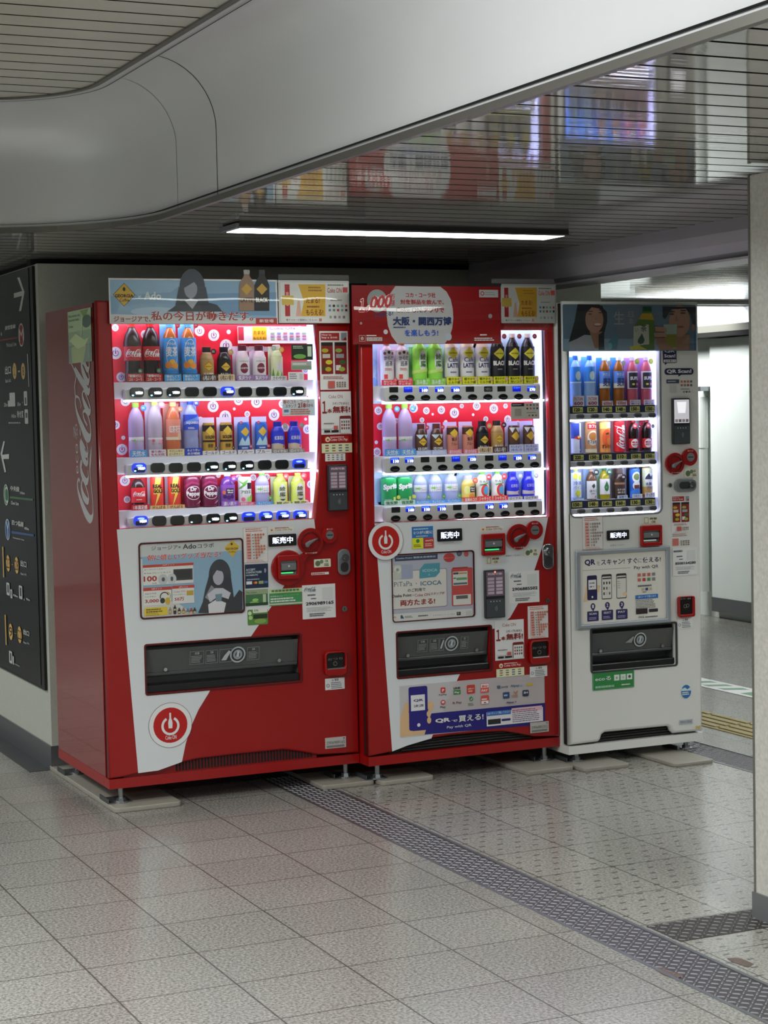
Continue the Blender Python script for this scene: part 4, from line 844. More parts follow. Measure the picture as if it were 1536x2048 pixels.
a.r(180, 935, 480, 1020, 'd2b83a'); a.ln(205, 945, 445, 985, 2, '5a4a14', .6); a.ln(205, 1000, 400, 1025, 2, '7a6a24', .4)
for i, (u, v0, v1, col) in enumerate(((512, 925, 1015, '9a8a78'), (572, 900, 1012, '2a2a2c'), (628, 932, 1008, '3a3434'), (684, 930, 1004, '8a6a4a'), (735, 940, 1000, '5a7a9a'), (782, 935, 996, '9a3a34'), (825, 930, 992, '3a3434'))):
    a.r(u - 20, v0 + 20, u + 20, v1, col, .004); a.r(u - 9, v0, u + 9, v0 + 24, col); a.r(u - 14, v0 + 45, u + 14, v0 + 65, 'c9b070')
a.ln(560, 1035, 850, 1040, 1, 'a04a40', .7)
obj('campaign_poster', a.mesh(1, y - .0005, eps=.00003, th=.0004), None, fr)
obj('poster_cover', slab([rr(qx0 + .006, qz0 + .006, qx1 - .006, qz1 - .006, .010)], y - .0042, y - .0036), clear('poster cover', ior=1.35), fr)
price_list(M1, y, 'C', 770, 52, 935, 273)
pay_band(M1, y, 'C', 940, 50, 1102, 74, True)
display(M1, y, 'C', 935, 97, 1118, 165)
sticker('contactless_sticker', M1, y, 'C', (783, 292, 938, 440, '1f2c44'), [('t', 'ACCEPT', 790, 320, 852, 330, 'c3ccd6', .02), ('t', 'CONTACTLESS', 790, 338, 893, 345, 'c3ccd6', .02), ('t', 'PAYMENTS', 790, 358, 868, 363, 'c3ccd6', .02), ('arc', 905, 330, 8, 11, -60, 60, 'c3ccd6'), ('arc', 905, 330, 15, 18, -60, 60, 'c3ccd6'), ('ln', 795, 382, 900, 392, 1, '8a98a8'), ('r', 792, 402, 830, 420, 'd8dce0'), ('r', 836, 400, 866, 418, '20242c'), ('e', 846, 410, 8, 'c8402c'), ('e', 856, 409, 8, 'd89a2c'), ('r', 872, 398, 904, 416, '8a9a6a'), ('r', 908, 398, 932, 412, '4a6a9a')], 'dark blue contactless payment sticker')
sticker('tea_sticker', M1, y, 'C', (787, 458, 935, 555, '3f6a44'), [('r', 787, 458, 935, 480, '8a9a7a'), ('t', 'The richest', 792, 470, 860, 478, '2c3c2c', .0), ('e', 845, 540, 32, '7fae5a', 10), ('e', 852, 522, 22, '8fbe6a', 9), ('r', 900, 485, 922, 540, 'a9b89a'), ('r', 787, 545, 935, 553, '26402a')], 'green tea picture sticker', .002)
sticker('tea_banner', M1, y, 'C', (942, 455, 1157, 550, '3f8a50'), [('r', 942, 455, 1157, 468, 'b9c49a'), ('grid', 955, 458, 1140, 462, 8, 1, ['4a7a3c'], .2), ('t', '抹茶粉末入り', 950, 497, 1030, 500, 'd8e4d2', .01), ('t', 'プライスダウン中', 1035, 490, 1135, 488, 'd9d27a', .01), ('ln', 950, 510, 1140, 530, 2, 'c9dcc8', .6), ('r', 942, 548, 1157, 544, 'b8b8a8')], 'green and white tea banner sticker')
sticker('tea_sticker', M1, y, 'C', (800, 588, 935, 680, '55803c'), [('r', 835, 580, 930, 602, 'd0d4c8', .003), ('t', '50%', 842, 585, 872, 598, '4a7a3c', .02), ('e', 885, 660, 42, '7a9a4a', 16), ('r', 838, 618, 930, 640, '23301c'), ('e', 815, 610, 13, 'b9cfa4'), ('e', 820, 640, 14, '9fbf84')], 'crumpled green leaf sticker below the blue one', .005)
# bill acceptor on its round red plate, linked to the dial
kC = 3.268 * 510; pb = wp('C', 1060, 312, 1, y); rb = 112 / kC
p, r, p2, r2 = lever(M1, y, 'C', (1205, 140, 82), (1328, 97, 50))
o = obj('bill_plate', slab([circ(pb.x, pb.z, rb, 40)], y - .012, y, .004), RED_PL, M1)
obj('bill_plate_arm', slab([[(pb.x + rb * .25, pb.z + rb * .5), (p.x - r * .7, p.z - r * .9), (p.x + r * .1, p.z - r * .8), (pb.x + rb * .9, pb.z + rb * .2)]], y - .010, y, .003), RED_PL, o)
bill_slot(M1, y - .012, 'C', 992, 232, 1135, 380)
ok_mark(M1, y, 'C', 1235, 258, 1345, 305)
sticker('small_label', M1, y, 'C', (1218, 345, 1332, 354, 'd6d2ce'), [('ln', 1222, 348, 1328, 352, 1, 'b0504a', .8)])
lock(M1, y, 'C', 1385, 192, 1470, 356)
contact(M1, y, 'C', 1157, 428, 1378, 635, '2906989165')
keyhole(M1, y, 'C', 1432, 580, 18)
port(M1, Y1, None, px0, pz0, px1, pz1, mat('dark red rim', '5a1010', .3))
cup(M1, y, 'D', 1270, 180, 1398, 308)
caution(M1, y, 'D', 1280, 335, 1392, 390)
plate_tag(M1, y, 'D', 1280, 672, 1400, 722, '2906989165')
power_badge(M1, y, 'D', 400, 598, 124, 97)
how_to(M1, y, 'A', 1295, 420, 1470, 765)
stamp_offer(M1, y, 'B', 1303, 128, 1487, 378)
pay_band(M1, y, 'B', 1325, 393, 1470, 425)
pay_marks(M1, y, 'B', 1310, 435, 1490, 486); pay_marks(M1, y, 'B', 1330, 495, 1450, 536, 'd3d4d2')
reader(M1, y, 'B', 1337, 560, 1458, 828)
# left flank: script logo and a tea poster
xs = .0015
c0 = wp('V', 330, 1950, 0, xs); c1 = wp('V', 148, 1950, 0, xs); ct = wp('V', 330, 60, 0, xs)
AA = Art(); AA.coke(-(c1.y), c0.z, -(c0.y), ct.z + .02, 'a6a8aa', True)
lab(obj('side_logo', AA.mesh(0, xs), None, M1), 'large white script logo running up the red flank')
AA = Art(); q0 = wp('V', 158, 1410, 0, xs); q1 = wp('V', 114, 1410, 0, xs); q2 = wp('V', 140, 840, 0, xs)
V_, F_ = text_mesh('ecoる', -.01); AA.add([(-q0.y - y_ * (q1.y - q0.y), q0.z + x_ * (q2.z - q0.z)) for x_, y_, l_ in V_], F_, 'b9bcbe')
obj('side_lettering', AA.mesh(0, xs), None, M1)
a = art('Q', 0, -.0005); z_t = wp('Q', 585, 340, 0, 0).z; z_b = wp('Q', 945, 1095, 0, 0).z; ya = -wp('Q', 590, 700, 0, 0).y; yb = -wp('Q', 945, 700, 0, 0).y
w, h = yb - ya, z_t - z_b; P = lambda s, t: (ya + w * s, z_b + h * t); b = Art()
b.r(*P(0, 0), *P(1, 1), '8fa88c'); b.r(*P(0, .60), *P(1, 1), 'a9bd9a'); b.r(*P(0, 0), *P(1, .34), '7d9088'); b.pg([P(.15, 0), P(.62, 0), P(.78, .30), P(.5, .36), P(.12, .30)], 'a3b183'); b.pg([P(.05, .44), P(.35, .56), P(.7, .42), P(.9, .45), P(.72, .30), P(.4, .27)], 'b7c79a'); b.pg([P(.55, .98), P(.92, .98), P(.72, .84)], '7c9a5c'); b.e(*P(.82, .76), w * .2, '5e6e68', h * .12); b.pg([P(.62, .85), P(.66, .85), P(.6, .5), P(.57, .5)], 'c6d2a8')
b.t('The richest tea', *P(.04, .88), *P(.55, .93), '4a5a4a', .0); b.t('flavored with', *P(.04, .80), *P(.5, .85), '4a5a4a', .0); b.t('2.6x', *P(.04, .68), *P(.25, .73), '55655a', .0); b.ln(*P(.84, .06), *P(.95, .4), 12, 'a9b8a0', .5)
lab(obj('tea_poster', b.mesh(0, -.0005, th=.0006), None, M1), 'green tea poster taped to the red flank')

# ================= middle machine: red with the round badge
Y2, X20, X21, ZB2 = -0.085, 0.997, 1.836, 0.0777
M2 = thing('vending_machine', 'middle red drink vending machine with the blue QR banner on its lower front', 'vending machine', ((X20 + X21) / 2, Y2 + .35, 0), 'drink vending machines in a row')
body(M2, X20, X21, Y2, ZB2, ZT, RED, RED, 0.72, kick_z=.036)
for x, yy in ((X20 + .055, Y2 + .05), (X21 - .045, Y2 + .05), (X20 + .055, Y2 + .66), (X21 - .045, Y2 + .66)): foot(M2, x, yy, ZB2, .018)
win2 = poly_at('P', [(745.9, 660), (1092.5, 660), (1097, 760), (1099, 860), (1099.3, 950), (1098.3, 1033), (750.5, 1046)], 1, Y2)
pL = art('H', 1, Y2); px0, pz0, px1, pz1 = pL.box(330, 93, 985, 345)
zg = ZB2 + .036
gr = [(p[0], max(p[1], zg + .004)) for p in poly_at('H', [(292, 922), (400, 880), (560, 828), (700, 805), (900, 788), (1080, 778), (1180, 795), (1290, 815)], 1, Y2)]
outer = [(X20, zg + .004)] + gr + [(X21, zg + .004), (X21, ZT), (X20, ZT)]
obj('door', slab([outer, win2, rr(px0, pz0, px1, pz1, .006)], Y2, Y2 + .032, .007), RED, M2)
gl = obj('vent_grille', bx(gr[0][0], gr[-1][0], Y2 + .030, Y2 + .034, zg, zg + .055), mat('grille black', '161616', .4), M2)
bm = bmesh.new()
for i in range(4): box(bm, gr[0][0] + .05, gr[-1][0], Y2 + .022, Y2 + .0299, zg + .006 + i * .011, zg + .011 + i * .011, bev=.001)
obj('grille_slats', bm, mat('grille slat', '2a2a2a', .35), gl)
dec = poly_at('P', [(749.5, 1047), (1096, 1034.5), (1085, 1092), (1068, 1142), (1040, 1200), (1020, 1235), (996, 1255)], 1, Y2) + [(px1 + .005, pz1 - .012), (px1 + .004, pz1 + .004), (px0 - .004, pz1 + .004), (px0 - .004, pz0 - .004), (poly_at('H', [(772, 378)], 1, Y2)[0][0], pz0 - .004)] + poly_at('H', [(764, 384), (700, 520), (640, 640), (568, 826), (400, 876), (294, 918)], 1, Y2)
obj('door_decal', slab([dec], Y2 - .0009, Y2 + .0004), DECAL, M2)
x0, x1, z0, z1 = X20 + .05, X21 - .024, 1.005, 1.80
CASE2 = Y2 + .116
hollow(M2, 'display_case', x0, x1, z0, z1, Y2 + .0445, CASE2, CASEW)
a = Art(); zz = [wp('F', 700, v, 1, CASE2).z for v in (92, 545, 600)]
a.r(x0 + .003, z0 + .003, x1 - .003, z1 - .003, 'a9c2ee'); R = random.Random(5)
for i in range(60):
    for (za, zb_) in ((zz[0], z1), (z0 + .03, zz[2])):
        u, v = R.uniform(x0, x1), R.uniform(za, zb_); s = R.uniform(.012, .035); a.pg([(u + s * R.uniform(.4, 1) * math.cos(t), max(z0 + .004, min(z1 - .004, v + s * R.uniform(.4, 1) * math.sin(t)))) for t in (0, 1.2, 2.4, 3.6, 4.9)], R.choice(['7fa4e4', 'c4d4f6', '94b4ec', 'd8e4fb'])); a.l = 1
a.l = 2; a.r(x0 + .003, zz[1], x1 - .003, zz[0], 'cc1a30')
a.f = lambda u, v: (lambda p: (p.x, p.z))(wp('F', u, v, 1, CASE2)); a.k = 3.746 * 525
for u, v, r in ((135, 155, 32), (400, 135, 36), (495, 155, 28), (607, 150, 32), (705, 172, 40), (872, 120, 34), (1000, 140, 38), (1088, 120, 20), (150, 272, 28), (542, 182, 10), (845, 185, 11), (462, 225, 20), (940, 218, 22), (1105, 220, 32), (125, 465, 34), (120, 392, 14), (1040, 245, 16), (760, 120, 18), (270, 230, 20), (1315, 330, 24), (1180, 250, 22), (640, 240, 16)):
    a.l = 3; a.e(u, v, r, 'ece4f0'); a.l = 4
    if r > 17: a.power(u, v, r * .85, '7b4a78')
obj('backdrop_card', a.mesh(1, CASE2 - .002), None, M2)
obj('side_light', bx(x1 - .012, x1 - .004, Y2 + .048, CASE2 - .004, z0 + .01, z1 - .01), LED, M2)
obj('side_light', bx(x0 + .004, x0 + .012, Y2 + .052, CASE2 - .004, z0 + .01, z1 - .01), LED, M2)
obj('top_light', bx(x0 + .02, x1 - .02, Y2 + .046, Y2 + .064, z1 - .012, z1 - .004), LEDS, M2)
obj('window_glass', slab([win2], Y2 + .008, Y2 + .011), GLASS, M2)
RAILS2 = []
for c, (u0, v0, u1, v1), bts, dsp, sts in (
        ('E', (270, 820, 1365, 880), [(338, 892), (450, 892), (560, 892), (670, 890), (778, 890), (888, 888), (995, 888), (1102, 886), (1210, 885), (1315, 885)], [(340, 836), (440, 835), (548, 834), (658, 834), (770, 833), (872, 832), (1000, 831), (1092, 830), (1198, 830), (1300, 829)], ['', 'b', '160', '160', '160', '', 't', '', 'b', '170']),
        ('F', (185, 515, 1362, 560), [(260, 592), (380, 588), (500, 585), (617, 581), (734, 578), (850, 575), (965, 571), (1080, 568), (1193, 564), (1306, 560)], [(260, 528), (368, 525), (487, 522), (605, 520), (718, 517), (838, 514), (967, 510), (1067, 508), (1181, 505), (1288, 502)], ['110', '110', '', '', 'b', '130', '', 'b', '130', '130']),
        ('F', (195, 885, 1368, 905), [(265, 962), (387, 958), (505, 952), (622, 947), (739, 942), (855, 937), (970, 932), (1085, 926), (1197, 921), (1309, 917)], [(268, 898), (374, 893), (493, 889), (612, 885), (728, 880), (838, 876), (970, 870), (1075, 866), (1184, 860), (1292, 856)], ['', '160', '110', '110', '', '', '140', '140', '', ''])):
    yr = Y2 + .024; A0 = art(c, 1, yr); rx0, rz0, rx1, rz1 = A0.box(u0, v0, u1, v1); rz1 = wp(c, dsp[0][0], dsp[0][1], 1, yr).z + .012; rz0 = wp(c, bts[0][0], bts[0][1], 1, yr).z - .016
    rl = obj('button_rail', slab([rr(rx0, rz0, rx1, rz1, .008)], yr, yr + .030, .004), GREY_PL, M2); RAILS2.append((rz0, rz1))
    rail_buttons(M2, rl, yr, c, bts, 38 * (CR[c][2] / 3.746), 23 * (CR[c][2] / 3.746), sts, 2)
    for (u, v), s in zip(dsp, sts):
        p = wp(c, u, v, 1, yr); g = Art(); w_, h_ = .0185, .0105; on = s not in ('', 't')
        g.r(p.x - w_, p.z - h_, p.x + w_, p.z + h_, 'E:0a1a9c:1.2' if on else '17191a', .002)
        if s.isdigit(): g.r(p.x - w_ * .9, p.z + h_ * .25, p.x + w_ * .8, p.z + h_ * .8, 'E:3b62ff:1.8'); g.t(s, p.x - w_ * .35, p.z - h_ * .85, p.x + w_ * .92, p.z + h_ * .2, 'E:eaf2ff:4', .04)
        elif s == 't': g.t('つめたい', p.x - w_ * .8, p.z - h_ * .6, p.x + w_ * .8, p.z + h_ * .6, '9fb0a8', .02)
        elif s == 'b': g.t('準備中', p.x - w_ * .8, p.z + h_ * .1, p.x + w_ * .8, p.z + h_ * .8, 'E:3b62ff:1.6', .02)
        obj('price_display', g.mesh(1, yr - .0006), None, rl)
    obj('rail_light', bx(rx0, rx1 + .02, yr + .006, yr + .020, rz0 - .007, rz0 - .001), LEDS, rl)
    sh = obj('shelf', bx(x0 + .002, x1 - .002, yr + .029, CASE2 - .003, rz0 + .004, rz1 + .004), CASEW, M2)
sticker('promo_card', M2, Y2 + .006, 'F', (1130, 98, 1345, 215, 'a7a59c'), [('r', 1135, 98, 1230, 122, '1a1c22'), ('ln', 1142, 105, 1225, 115, 1, 'b0b4b8'), ('r', 1158, 140, 1210, 195, '8a8880'), ('grid', 1240, 100, 1340, 150, 4, 2, ['2c2c30', 'b8403a', '4a6a8a'], .5), ('ln', 1250, 165, 1335, 172, 1, '5a5a58'), ('grid', 1255, 180, 1330, 200, 3, 1, ['2c2c30', '8a4a48'], .5)], 'grey QR payment card stuck inside the window')
y = Y2 - .0010
power_badge(M2, y - .003, 'G', 192, 195, 144, 112)
sticker('payment_sticker', M2, y, 'G', (388, 90, 550, 246, '2f6fae'), [('t', '2つが1度に', 400, 122, 545, 138, 'e4eaf0', .03), ('ln', 400, 100, 540, 108, 1, 'b8cce0'), ('ln', 420, 155, 530, 160, 1, 'd0dce8'), ('r', 390, 174, 474, 250, 'd6d42c'), ('e', 432, 195, 15, '2f7a4a'), ('ln', 400, 220, 465, 240, 2, '6a6a1c'), ('r', 476, 172, 552, 246, 'b3392c'), ('t', 'mO', 490, 185, 545, 195, 'ecd8d0', .03), ('ln', 485, 210, 545, 235, 2, 'e0b8a8')], 'blue, yellow and red two-in-one payment sticker')
display(M2, y, 'G', 575, 108, 762, 190)
sticker('small_label', M2, y, 'G', (620, 203, 705, 210, 'b8bab8'), [])
A0 = art('G', 1, y); qx0, qz0, qx1, qz1 = A0.box(232, 296, 862, 762)
fr = obj('poster_frame', slab([rr(qx0, qz0, qx1, qz1, .012), rr(qx0 + .004, qz0 + .004, qx1 - .006, qz1 - .005, .010)], y - .004, y, .001), mat('dark red frame', '4a0f10', .25), M2)
a = art('Y', 1, y - .0005); a.add(rr(qx0 + .004, qz0 + .004, qx1 - .005, qz1 - .004, .010), [tuple(range(24))], 'a8abb8')
a.r(345, 225, 945, 265, '39455c'); a.t('Osaka Point 登録会員様限定', 365, 245, 920, 240, 'b9bfca', .015)
a.r(306, 438, 1082, 925, '8e6a6e', .008); a.r(306, 446, 1074, 917, 'cdcbc6', .007)
a.r(325, 355, 600, 540, '9aa0b8', .006); a.r(325, 355, 440, 545, 'b9bdb4', .006); a.arc(385, 415, 22, 58, -90, 200, 'c9ccbe'); a.e(385, 415, 22, '8790a0')
a.pg([(690, 415), (760, 330), (975, 318), (975, 450), (915, 515), (690, 540)], '4f93a3'); a.t('ICOCA', 735, 410, 942, 435, 'a9c6c8', .02); a.e(825, 485, 14, '7fb4bc')
a.t('PiTaPa', 335, 590, 590, 640, '57707a', .0); a.e(645, 605, 8, '57707a'); a.t('ICOCA', 705, 578, 1000, 620, '4a6f80', .02)
a.t('のご利用で', 525, 680, 775, 712, '3c3a38', .02); a.t('Osaka Point', 300, 765, 580, 788, '46484c', .03); a.t('と', 592, 762, 615, 778, '46484c'); a.t('Coke ON', 622, 752, 835, 778, '9c4a48', .01); a.t('スタンプが', 845, 732, 1040, 755, '8a3c3a', .02)
a.t('両方たまる!', 420, 838, 910, 892, '8e2a26', .04)
a.e(1105, 245, 92, 'b23c3a', 66); a.t('要エントリー', 1035, 250, 1185, 250, 'e8d4d0', .01); a.e(1245, 185, 42, '3c4450'); a.e(1342, 195, 38, 'b0504a'); a.e(1245, 185, 30, '5a6470')
a.r(1135, 398, 1435, 905, 'b94a46', .006); a.r(1150, 385, 1365, 395, 'a03632'); a.r(1155, 445, 1362, 625, 'c9cbc2'); a.r(1160, 455, 1235, 478, '4a4444'); a.r(1240, 455, 1350, 470, 'b08a5c'); a.r(1162, 528, 1200, 540, '4a5060'); a.r(1205, 528, 1352, 552, '5f9a6a'); a.r(1165, 600, 1355, 615, '4f6a74'); a.r(1160, 770, 1410, 895, 'd0cec8'); a.r(1200, 778, 1365, 815, '5c605e')
a.r(306, 1035, 1430, 1075, 'cbcac6'); a.pg([(425, 1098), (425, 1052), (448, 1048), (472, 1090), (472, 1098)], '2f5a6a'); a.ln(485, 1060, 610, 1085, 2, '4f5a60', .5); a.ln(670, 1048, 845, 1062, 1, '4f5458', .7); a.r(862, 1035, 1205, 1050, 'dcdcda'); a.t('オオサカポイント コークオン', 875, 1042, 1192, 1042, '4a4e54', .0); a.r(1208, 1005, 1265, 1048, '2f343c'); a.arc(1232, 1022, 9, 13, 0, 360, 'd0d0d0'); a.r(1335, 990, 1422, 1058, 'bcbcba'); a.ln(318, 1070, 372, 1088, 2, 'b0504a')
obj('campaign_poster', a.mesh(1, y - .0005, eps=.00003, th=.0004), None, fr)
obj('poster_cover', slab([rr(qx0 + .005, qz0 + .005, qx1 - .006, qz1 - .005, .010)], y - .0042, y - .0036), clear('poster cover'), fr)
pay_band(M2, y, 'G', 900, 88, 1075, 118, True)
bill_slot(M2, y, 'G', 905, 142, 1078, 297)
ok_mark(M2, y, 'G', 942, 318, 1050, 364, 1)
lever(M2, y, 'G', (1178, 162, 92), (1297, 112, 68))
sticker('small_label', M2, y, 'G', None, [('t', 'お待ちください', 1092, 302, 1202, 306, '4d5052', .0)])
ok_mark(M2, y, 'G', 1232, 256, 1340, 306)
lock(M2, y, 'G', 1360, 216, 1447, 402, CHROME)
contact(M2, y, 'G', 1114, 428, 1345, 650, '2906885502')
keyhole(M2, y, 'G', 1402, 640, 17)
reader(M2, y, 'G', 922, 414, 1076, 764)
price_list(M2, y, 'G', 1255, 684, 1412, 918, rows=(5, 4, 3, 2, 1, 5, 4, 3, 2, 1))
stamp_offer(M2, y - .0006, 'H', 1010, 8, 1217, 268)
pay_band(M2, y, 'H', 1035, 303, 1200, 325)
cup(M2, y, 'H', 1245, 142, 1388, 298)
# QR banner: clear-white film with a blue foot
a = art('H', 1, y - .0006)
a.r(345, 462, 1362, 720, 'A:dcd8da:0.72')
a.pg([(350, 818), (350, 690), (385, 580), (430, 570), (570, 570), (585, 600), (560, 640), (572, 690), (545, 740), (545, 795)], 'c8a67c')
a.pg([(520, 800), (568, 652), (1362, 578), (1362, 728)], '221d6e')
a.r(408, 470, 545, 762, '241f72', .008); a.pg([(408, 640), (432, 700), (436, 776), (545, 766), (545, 620)], '241f72'); a.r(424, 527, 524, 628, 'd6d6de'); a.t('QR', 443, 555, 513, 568, '241f62', .03); a.t('決済', 443, 592, 516, 605, '241f62', .02); a.e(480, 733, 13, 'd8d8e4')
a.e(548, 655, 15, 'cba97f', 22); a.e(552, 700, 17, 'cba97f', 24); a.pg([(556, 640), (545, 590), (575, 570), (586, 590), (575, 630)], 'cba97f')
f_ = lambda u, v, s=25: (u - s, v - s, u + s, v + s)
a.r(632, 472, 666, 508, 'c03a30', .004); a.t('P', 642, 482, 658, 500, 'e8d8d4', .04); a.t('PayPay', 620, 518, 676, 526, '3c3c3e', .01)
a.t('LINE', 722, 470, 770, 480, '3a4a3c', .05); a.r(722, 490, 772, 518, '3f7a44'); a.t('Pay', 730, 500, 764, 512, 'd8e2d8', .03)
a.r(814, 455, 873, 512, 'b63a2e', .005); a.t('d払い', 822, 475, 866, 482, 'e8d4cc', .03); a.ln(825, 492, 862, 500, 1, 'e0c0b4', .7)
a.r(910, 445, 968, 505, 'c94a40'); a.r(912, 448, 966, 470, 'd8d0d0'); a.t('au', 918, 455, 958, 468, 'c04a40', .03); a.t('PAY', 918, 485, 962, 498, 'e4d0cc', .03)
a.e(649, 575, 19, 'b63a34'); a.r(640, 566, 658, 580, 'c9c0c0'); a.t('Pay', 630, 602, 668, 615, '3c3c3e', .02)
a.t('R Pay', 716, 572, 780, 585, '6c4c4c', .02); a.e(845, 550, 16, '3f7a44'); a.t('√', 838, 543, 854, 558, 'd8e2d8', .02); a.ln(822, 580, 868, 596, 2, '5a7a5e', .5)
a.r(912, 528, 970, 585, 'c04a40', .006); a.ln(918, 548, 964, 556, 1, 'e4ccc8', .8); a.r(916, 565, 966, 582, 'd8d0d0'); a.pg([(930, 580), (940, 570), (952, 580)], '5c3030')
a.rim(1003, 440, 1300, 570, .0008, 'a49ca2'); a.r(1026, 458, 1048, 478, '4a5c74', .002); a.t('支付宝', 1052, 462, 1102, 472, '4a5c74', .02); a.t('Alipay', 1118, 452, 1180, 468, '4a5f7c', .02); a.t('HK', 1182, 452, 1205, 464, '6a9ac0', .02); a.r(1230, 440, 1275, 456, 'b8a44c', .004)
a.r(1066, 505, 1112, 545, '2f4470', .003); a.ln(1072, 520, 1105, 530, 1, 'a8b4c8', .8); a.pg([(1138, 495), (1152, 518), (1158, 518), (1172, 490), (1160, 498), (1155, 510), (1148, 500)], 'b0703c'); a.ln(1125, 522, 1180, 538, 2, '9a7a60', .5); a.r(1202, 490, 1246, 530, '2c3448', .005); a.t('SH', 1210, 500, 1238, 512, 'c4c8d2', .03); a.t('Alipay +', 1088, 570, 1160, 580, '3c4250', .03)
a.t('QR', 592, 690, 700, 712, 'd8d8e6', .05); a.t('で', 706, 698, 750, 708, 'd8d8e6', .03); a.t('買える!', 755, 668, 930, 695, 'd8d8e6', .025); a.t('Pay with QR', 674, 740, 846, 745, 'c9c9dc', .01)
a.r(950, 645, 1345, 703, 'd0ccd8'); a.r(952, 640, 1120, 655, '2f62a8'); a.t('QRスキャンで購入できます', 958, 645, 1112, 648, 'c0d0e4', .0); a.r(960, 695, 1050, 722, '23262c'); a.r(1055, 690, 1118, 700, '2a2a60', .003); a.r(1125, 616, 1338, 625, 'd3a9b2'); a.ln(1130, 625, 1335, 696, 7, '5a4a62', .4)
lab(obj('payment_banner', a.mesh(1, y - .0006, eps=.00006), None, M2), 'wide film banner with payment logos and a blue strip')
pay_marks(M2, y - .0018, 'H', 1022, 345, 1217, 384)
caution(M2, y - .0018, 'H', 1255, 328, 1378, 390)
plate_tag(M2, y - .0028, 'H', 1258, 718, 1388, 778, '2906885502')
port(M2, Y2, None, px0, pz0, px1, pz1, mat('dark red rim', '5a1010', .3), marks=2)

# ================= right machine: white
Y3, X30, X31, ZB3 = -0.156, 1.838, 2.477, 0.052
M3 = thing('vending_machine', 'white drink vending machine at the right end of the row', 'vending machine', ((X30 + X31) / 2, Y3 + .35, 0), 'drink vending machines in a row')
body(M3, X30, X31, Y3, ZB3, ZT, OFFW, OFFW, 0.70, kick_z=.033)
for x, yy, zp in ((X30 + .06, Y3 + .05, .016), (X31 - .055, Y3 + .05, .0145), (X30 + .06, Y3 + .64, .016), (X31 - .055, Y3 + .64, .0145)): foot(M3, x, yy, ZB3, zp)
wq = poly_at('P', [(1137.5, 689), (1319, 689), (1322.5, 1025), (1142.3, 1033)], 1, Y3)
wx0, wx1, wz0, wz1 = (wq[0][0] + wq[3][0]) / 2, (wq[1][0] + wq[2][0]) / 2, (wq[2][1] + wq[3][1]) / 2, (wq[0][1] + wq[1][1]) / 2
win3 = rr(wx0, wz0, wx1, wz1, .022)
pL = art('L', 1, Y3); px0, pz0, px1, pz1 = pL.box(322, 68, 903, 305)
zg = ZB3 + .033
gr = [(p[0], max(p[1], zg + .004)) for p in poly_at('L', [(370, 840), (385, 822), (395, 790), (415, 775), (845, 733), (862, 740), (872, 765), (890, 782)], 1, Y3)]
outer = [(X30 + .004, zg + .006)] + gr + [(X31 - .004, zg + .006), (X31 - .004, ZT), (X30 + .004, ZT)]
obj('door', slab([outer, win3, rr(px0, pz0, px1, pz1, .010)], Y3, Y3 + .034, .012), OFFW, M3)
gl = obj('vent_grille', bx(gr[0][0], gr[-1][0], Y3 + .032, Y3 + .036, zg, zg + .06), mat('grille black', '161616', .4), M3)
bm = bmesh.new()
for i in range(4): box(bm, gr[0][0] + .01, gr[-1][0], Y3 + .024, Y3 + .0319, zg + .006 + i * .011, zg + .011 + i * .011, bev=.001)
obj('grille_slats', bm, mat('grille slat', '2a2a2a', .35), gl)
x0, x1, z0, z1 = wx0 - .012, wx1 + .036, wz0 - .012, wz1 + .012
CASE3 = Y3 + .116
hollow(M3, 'display_case', x0, x1, z0, z1, Y3 + .0445, CASE3, mat('blue white case lining', 'd4e0f6', .4))
obj('side_light', bx(x1 - .014, x1 - .006, Y3 + .048, CASE3 - .004, z0 + .01, z1 - .01), LED, M3)
obj('side_light', bx(x0 + .006, x0 + .012, Y3 + .052, CASE3 - .004, z0 + .01, z1 - .01), LED, M3)
obj('top_light', bx(x0 + .02, x1 - .02, Y3 + .046, Y3 + .066, z1 - .014, z1 - .006), LEDS, M3)
obj('window_glass', slab([win3], Y3 + .008, Y3 + .011), GLASS, M3)
obj('window_rim', slab([rr(wx0 - .005, wz0 - .005, wx1 + .005, wz1 + .005, .026), win3], Y3 - .002, Y3 + .004, .001), mat('grey window rim', '6c7076', .35), M3)
RAILS3 = []
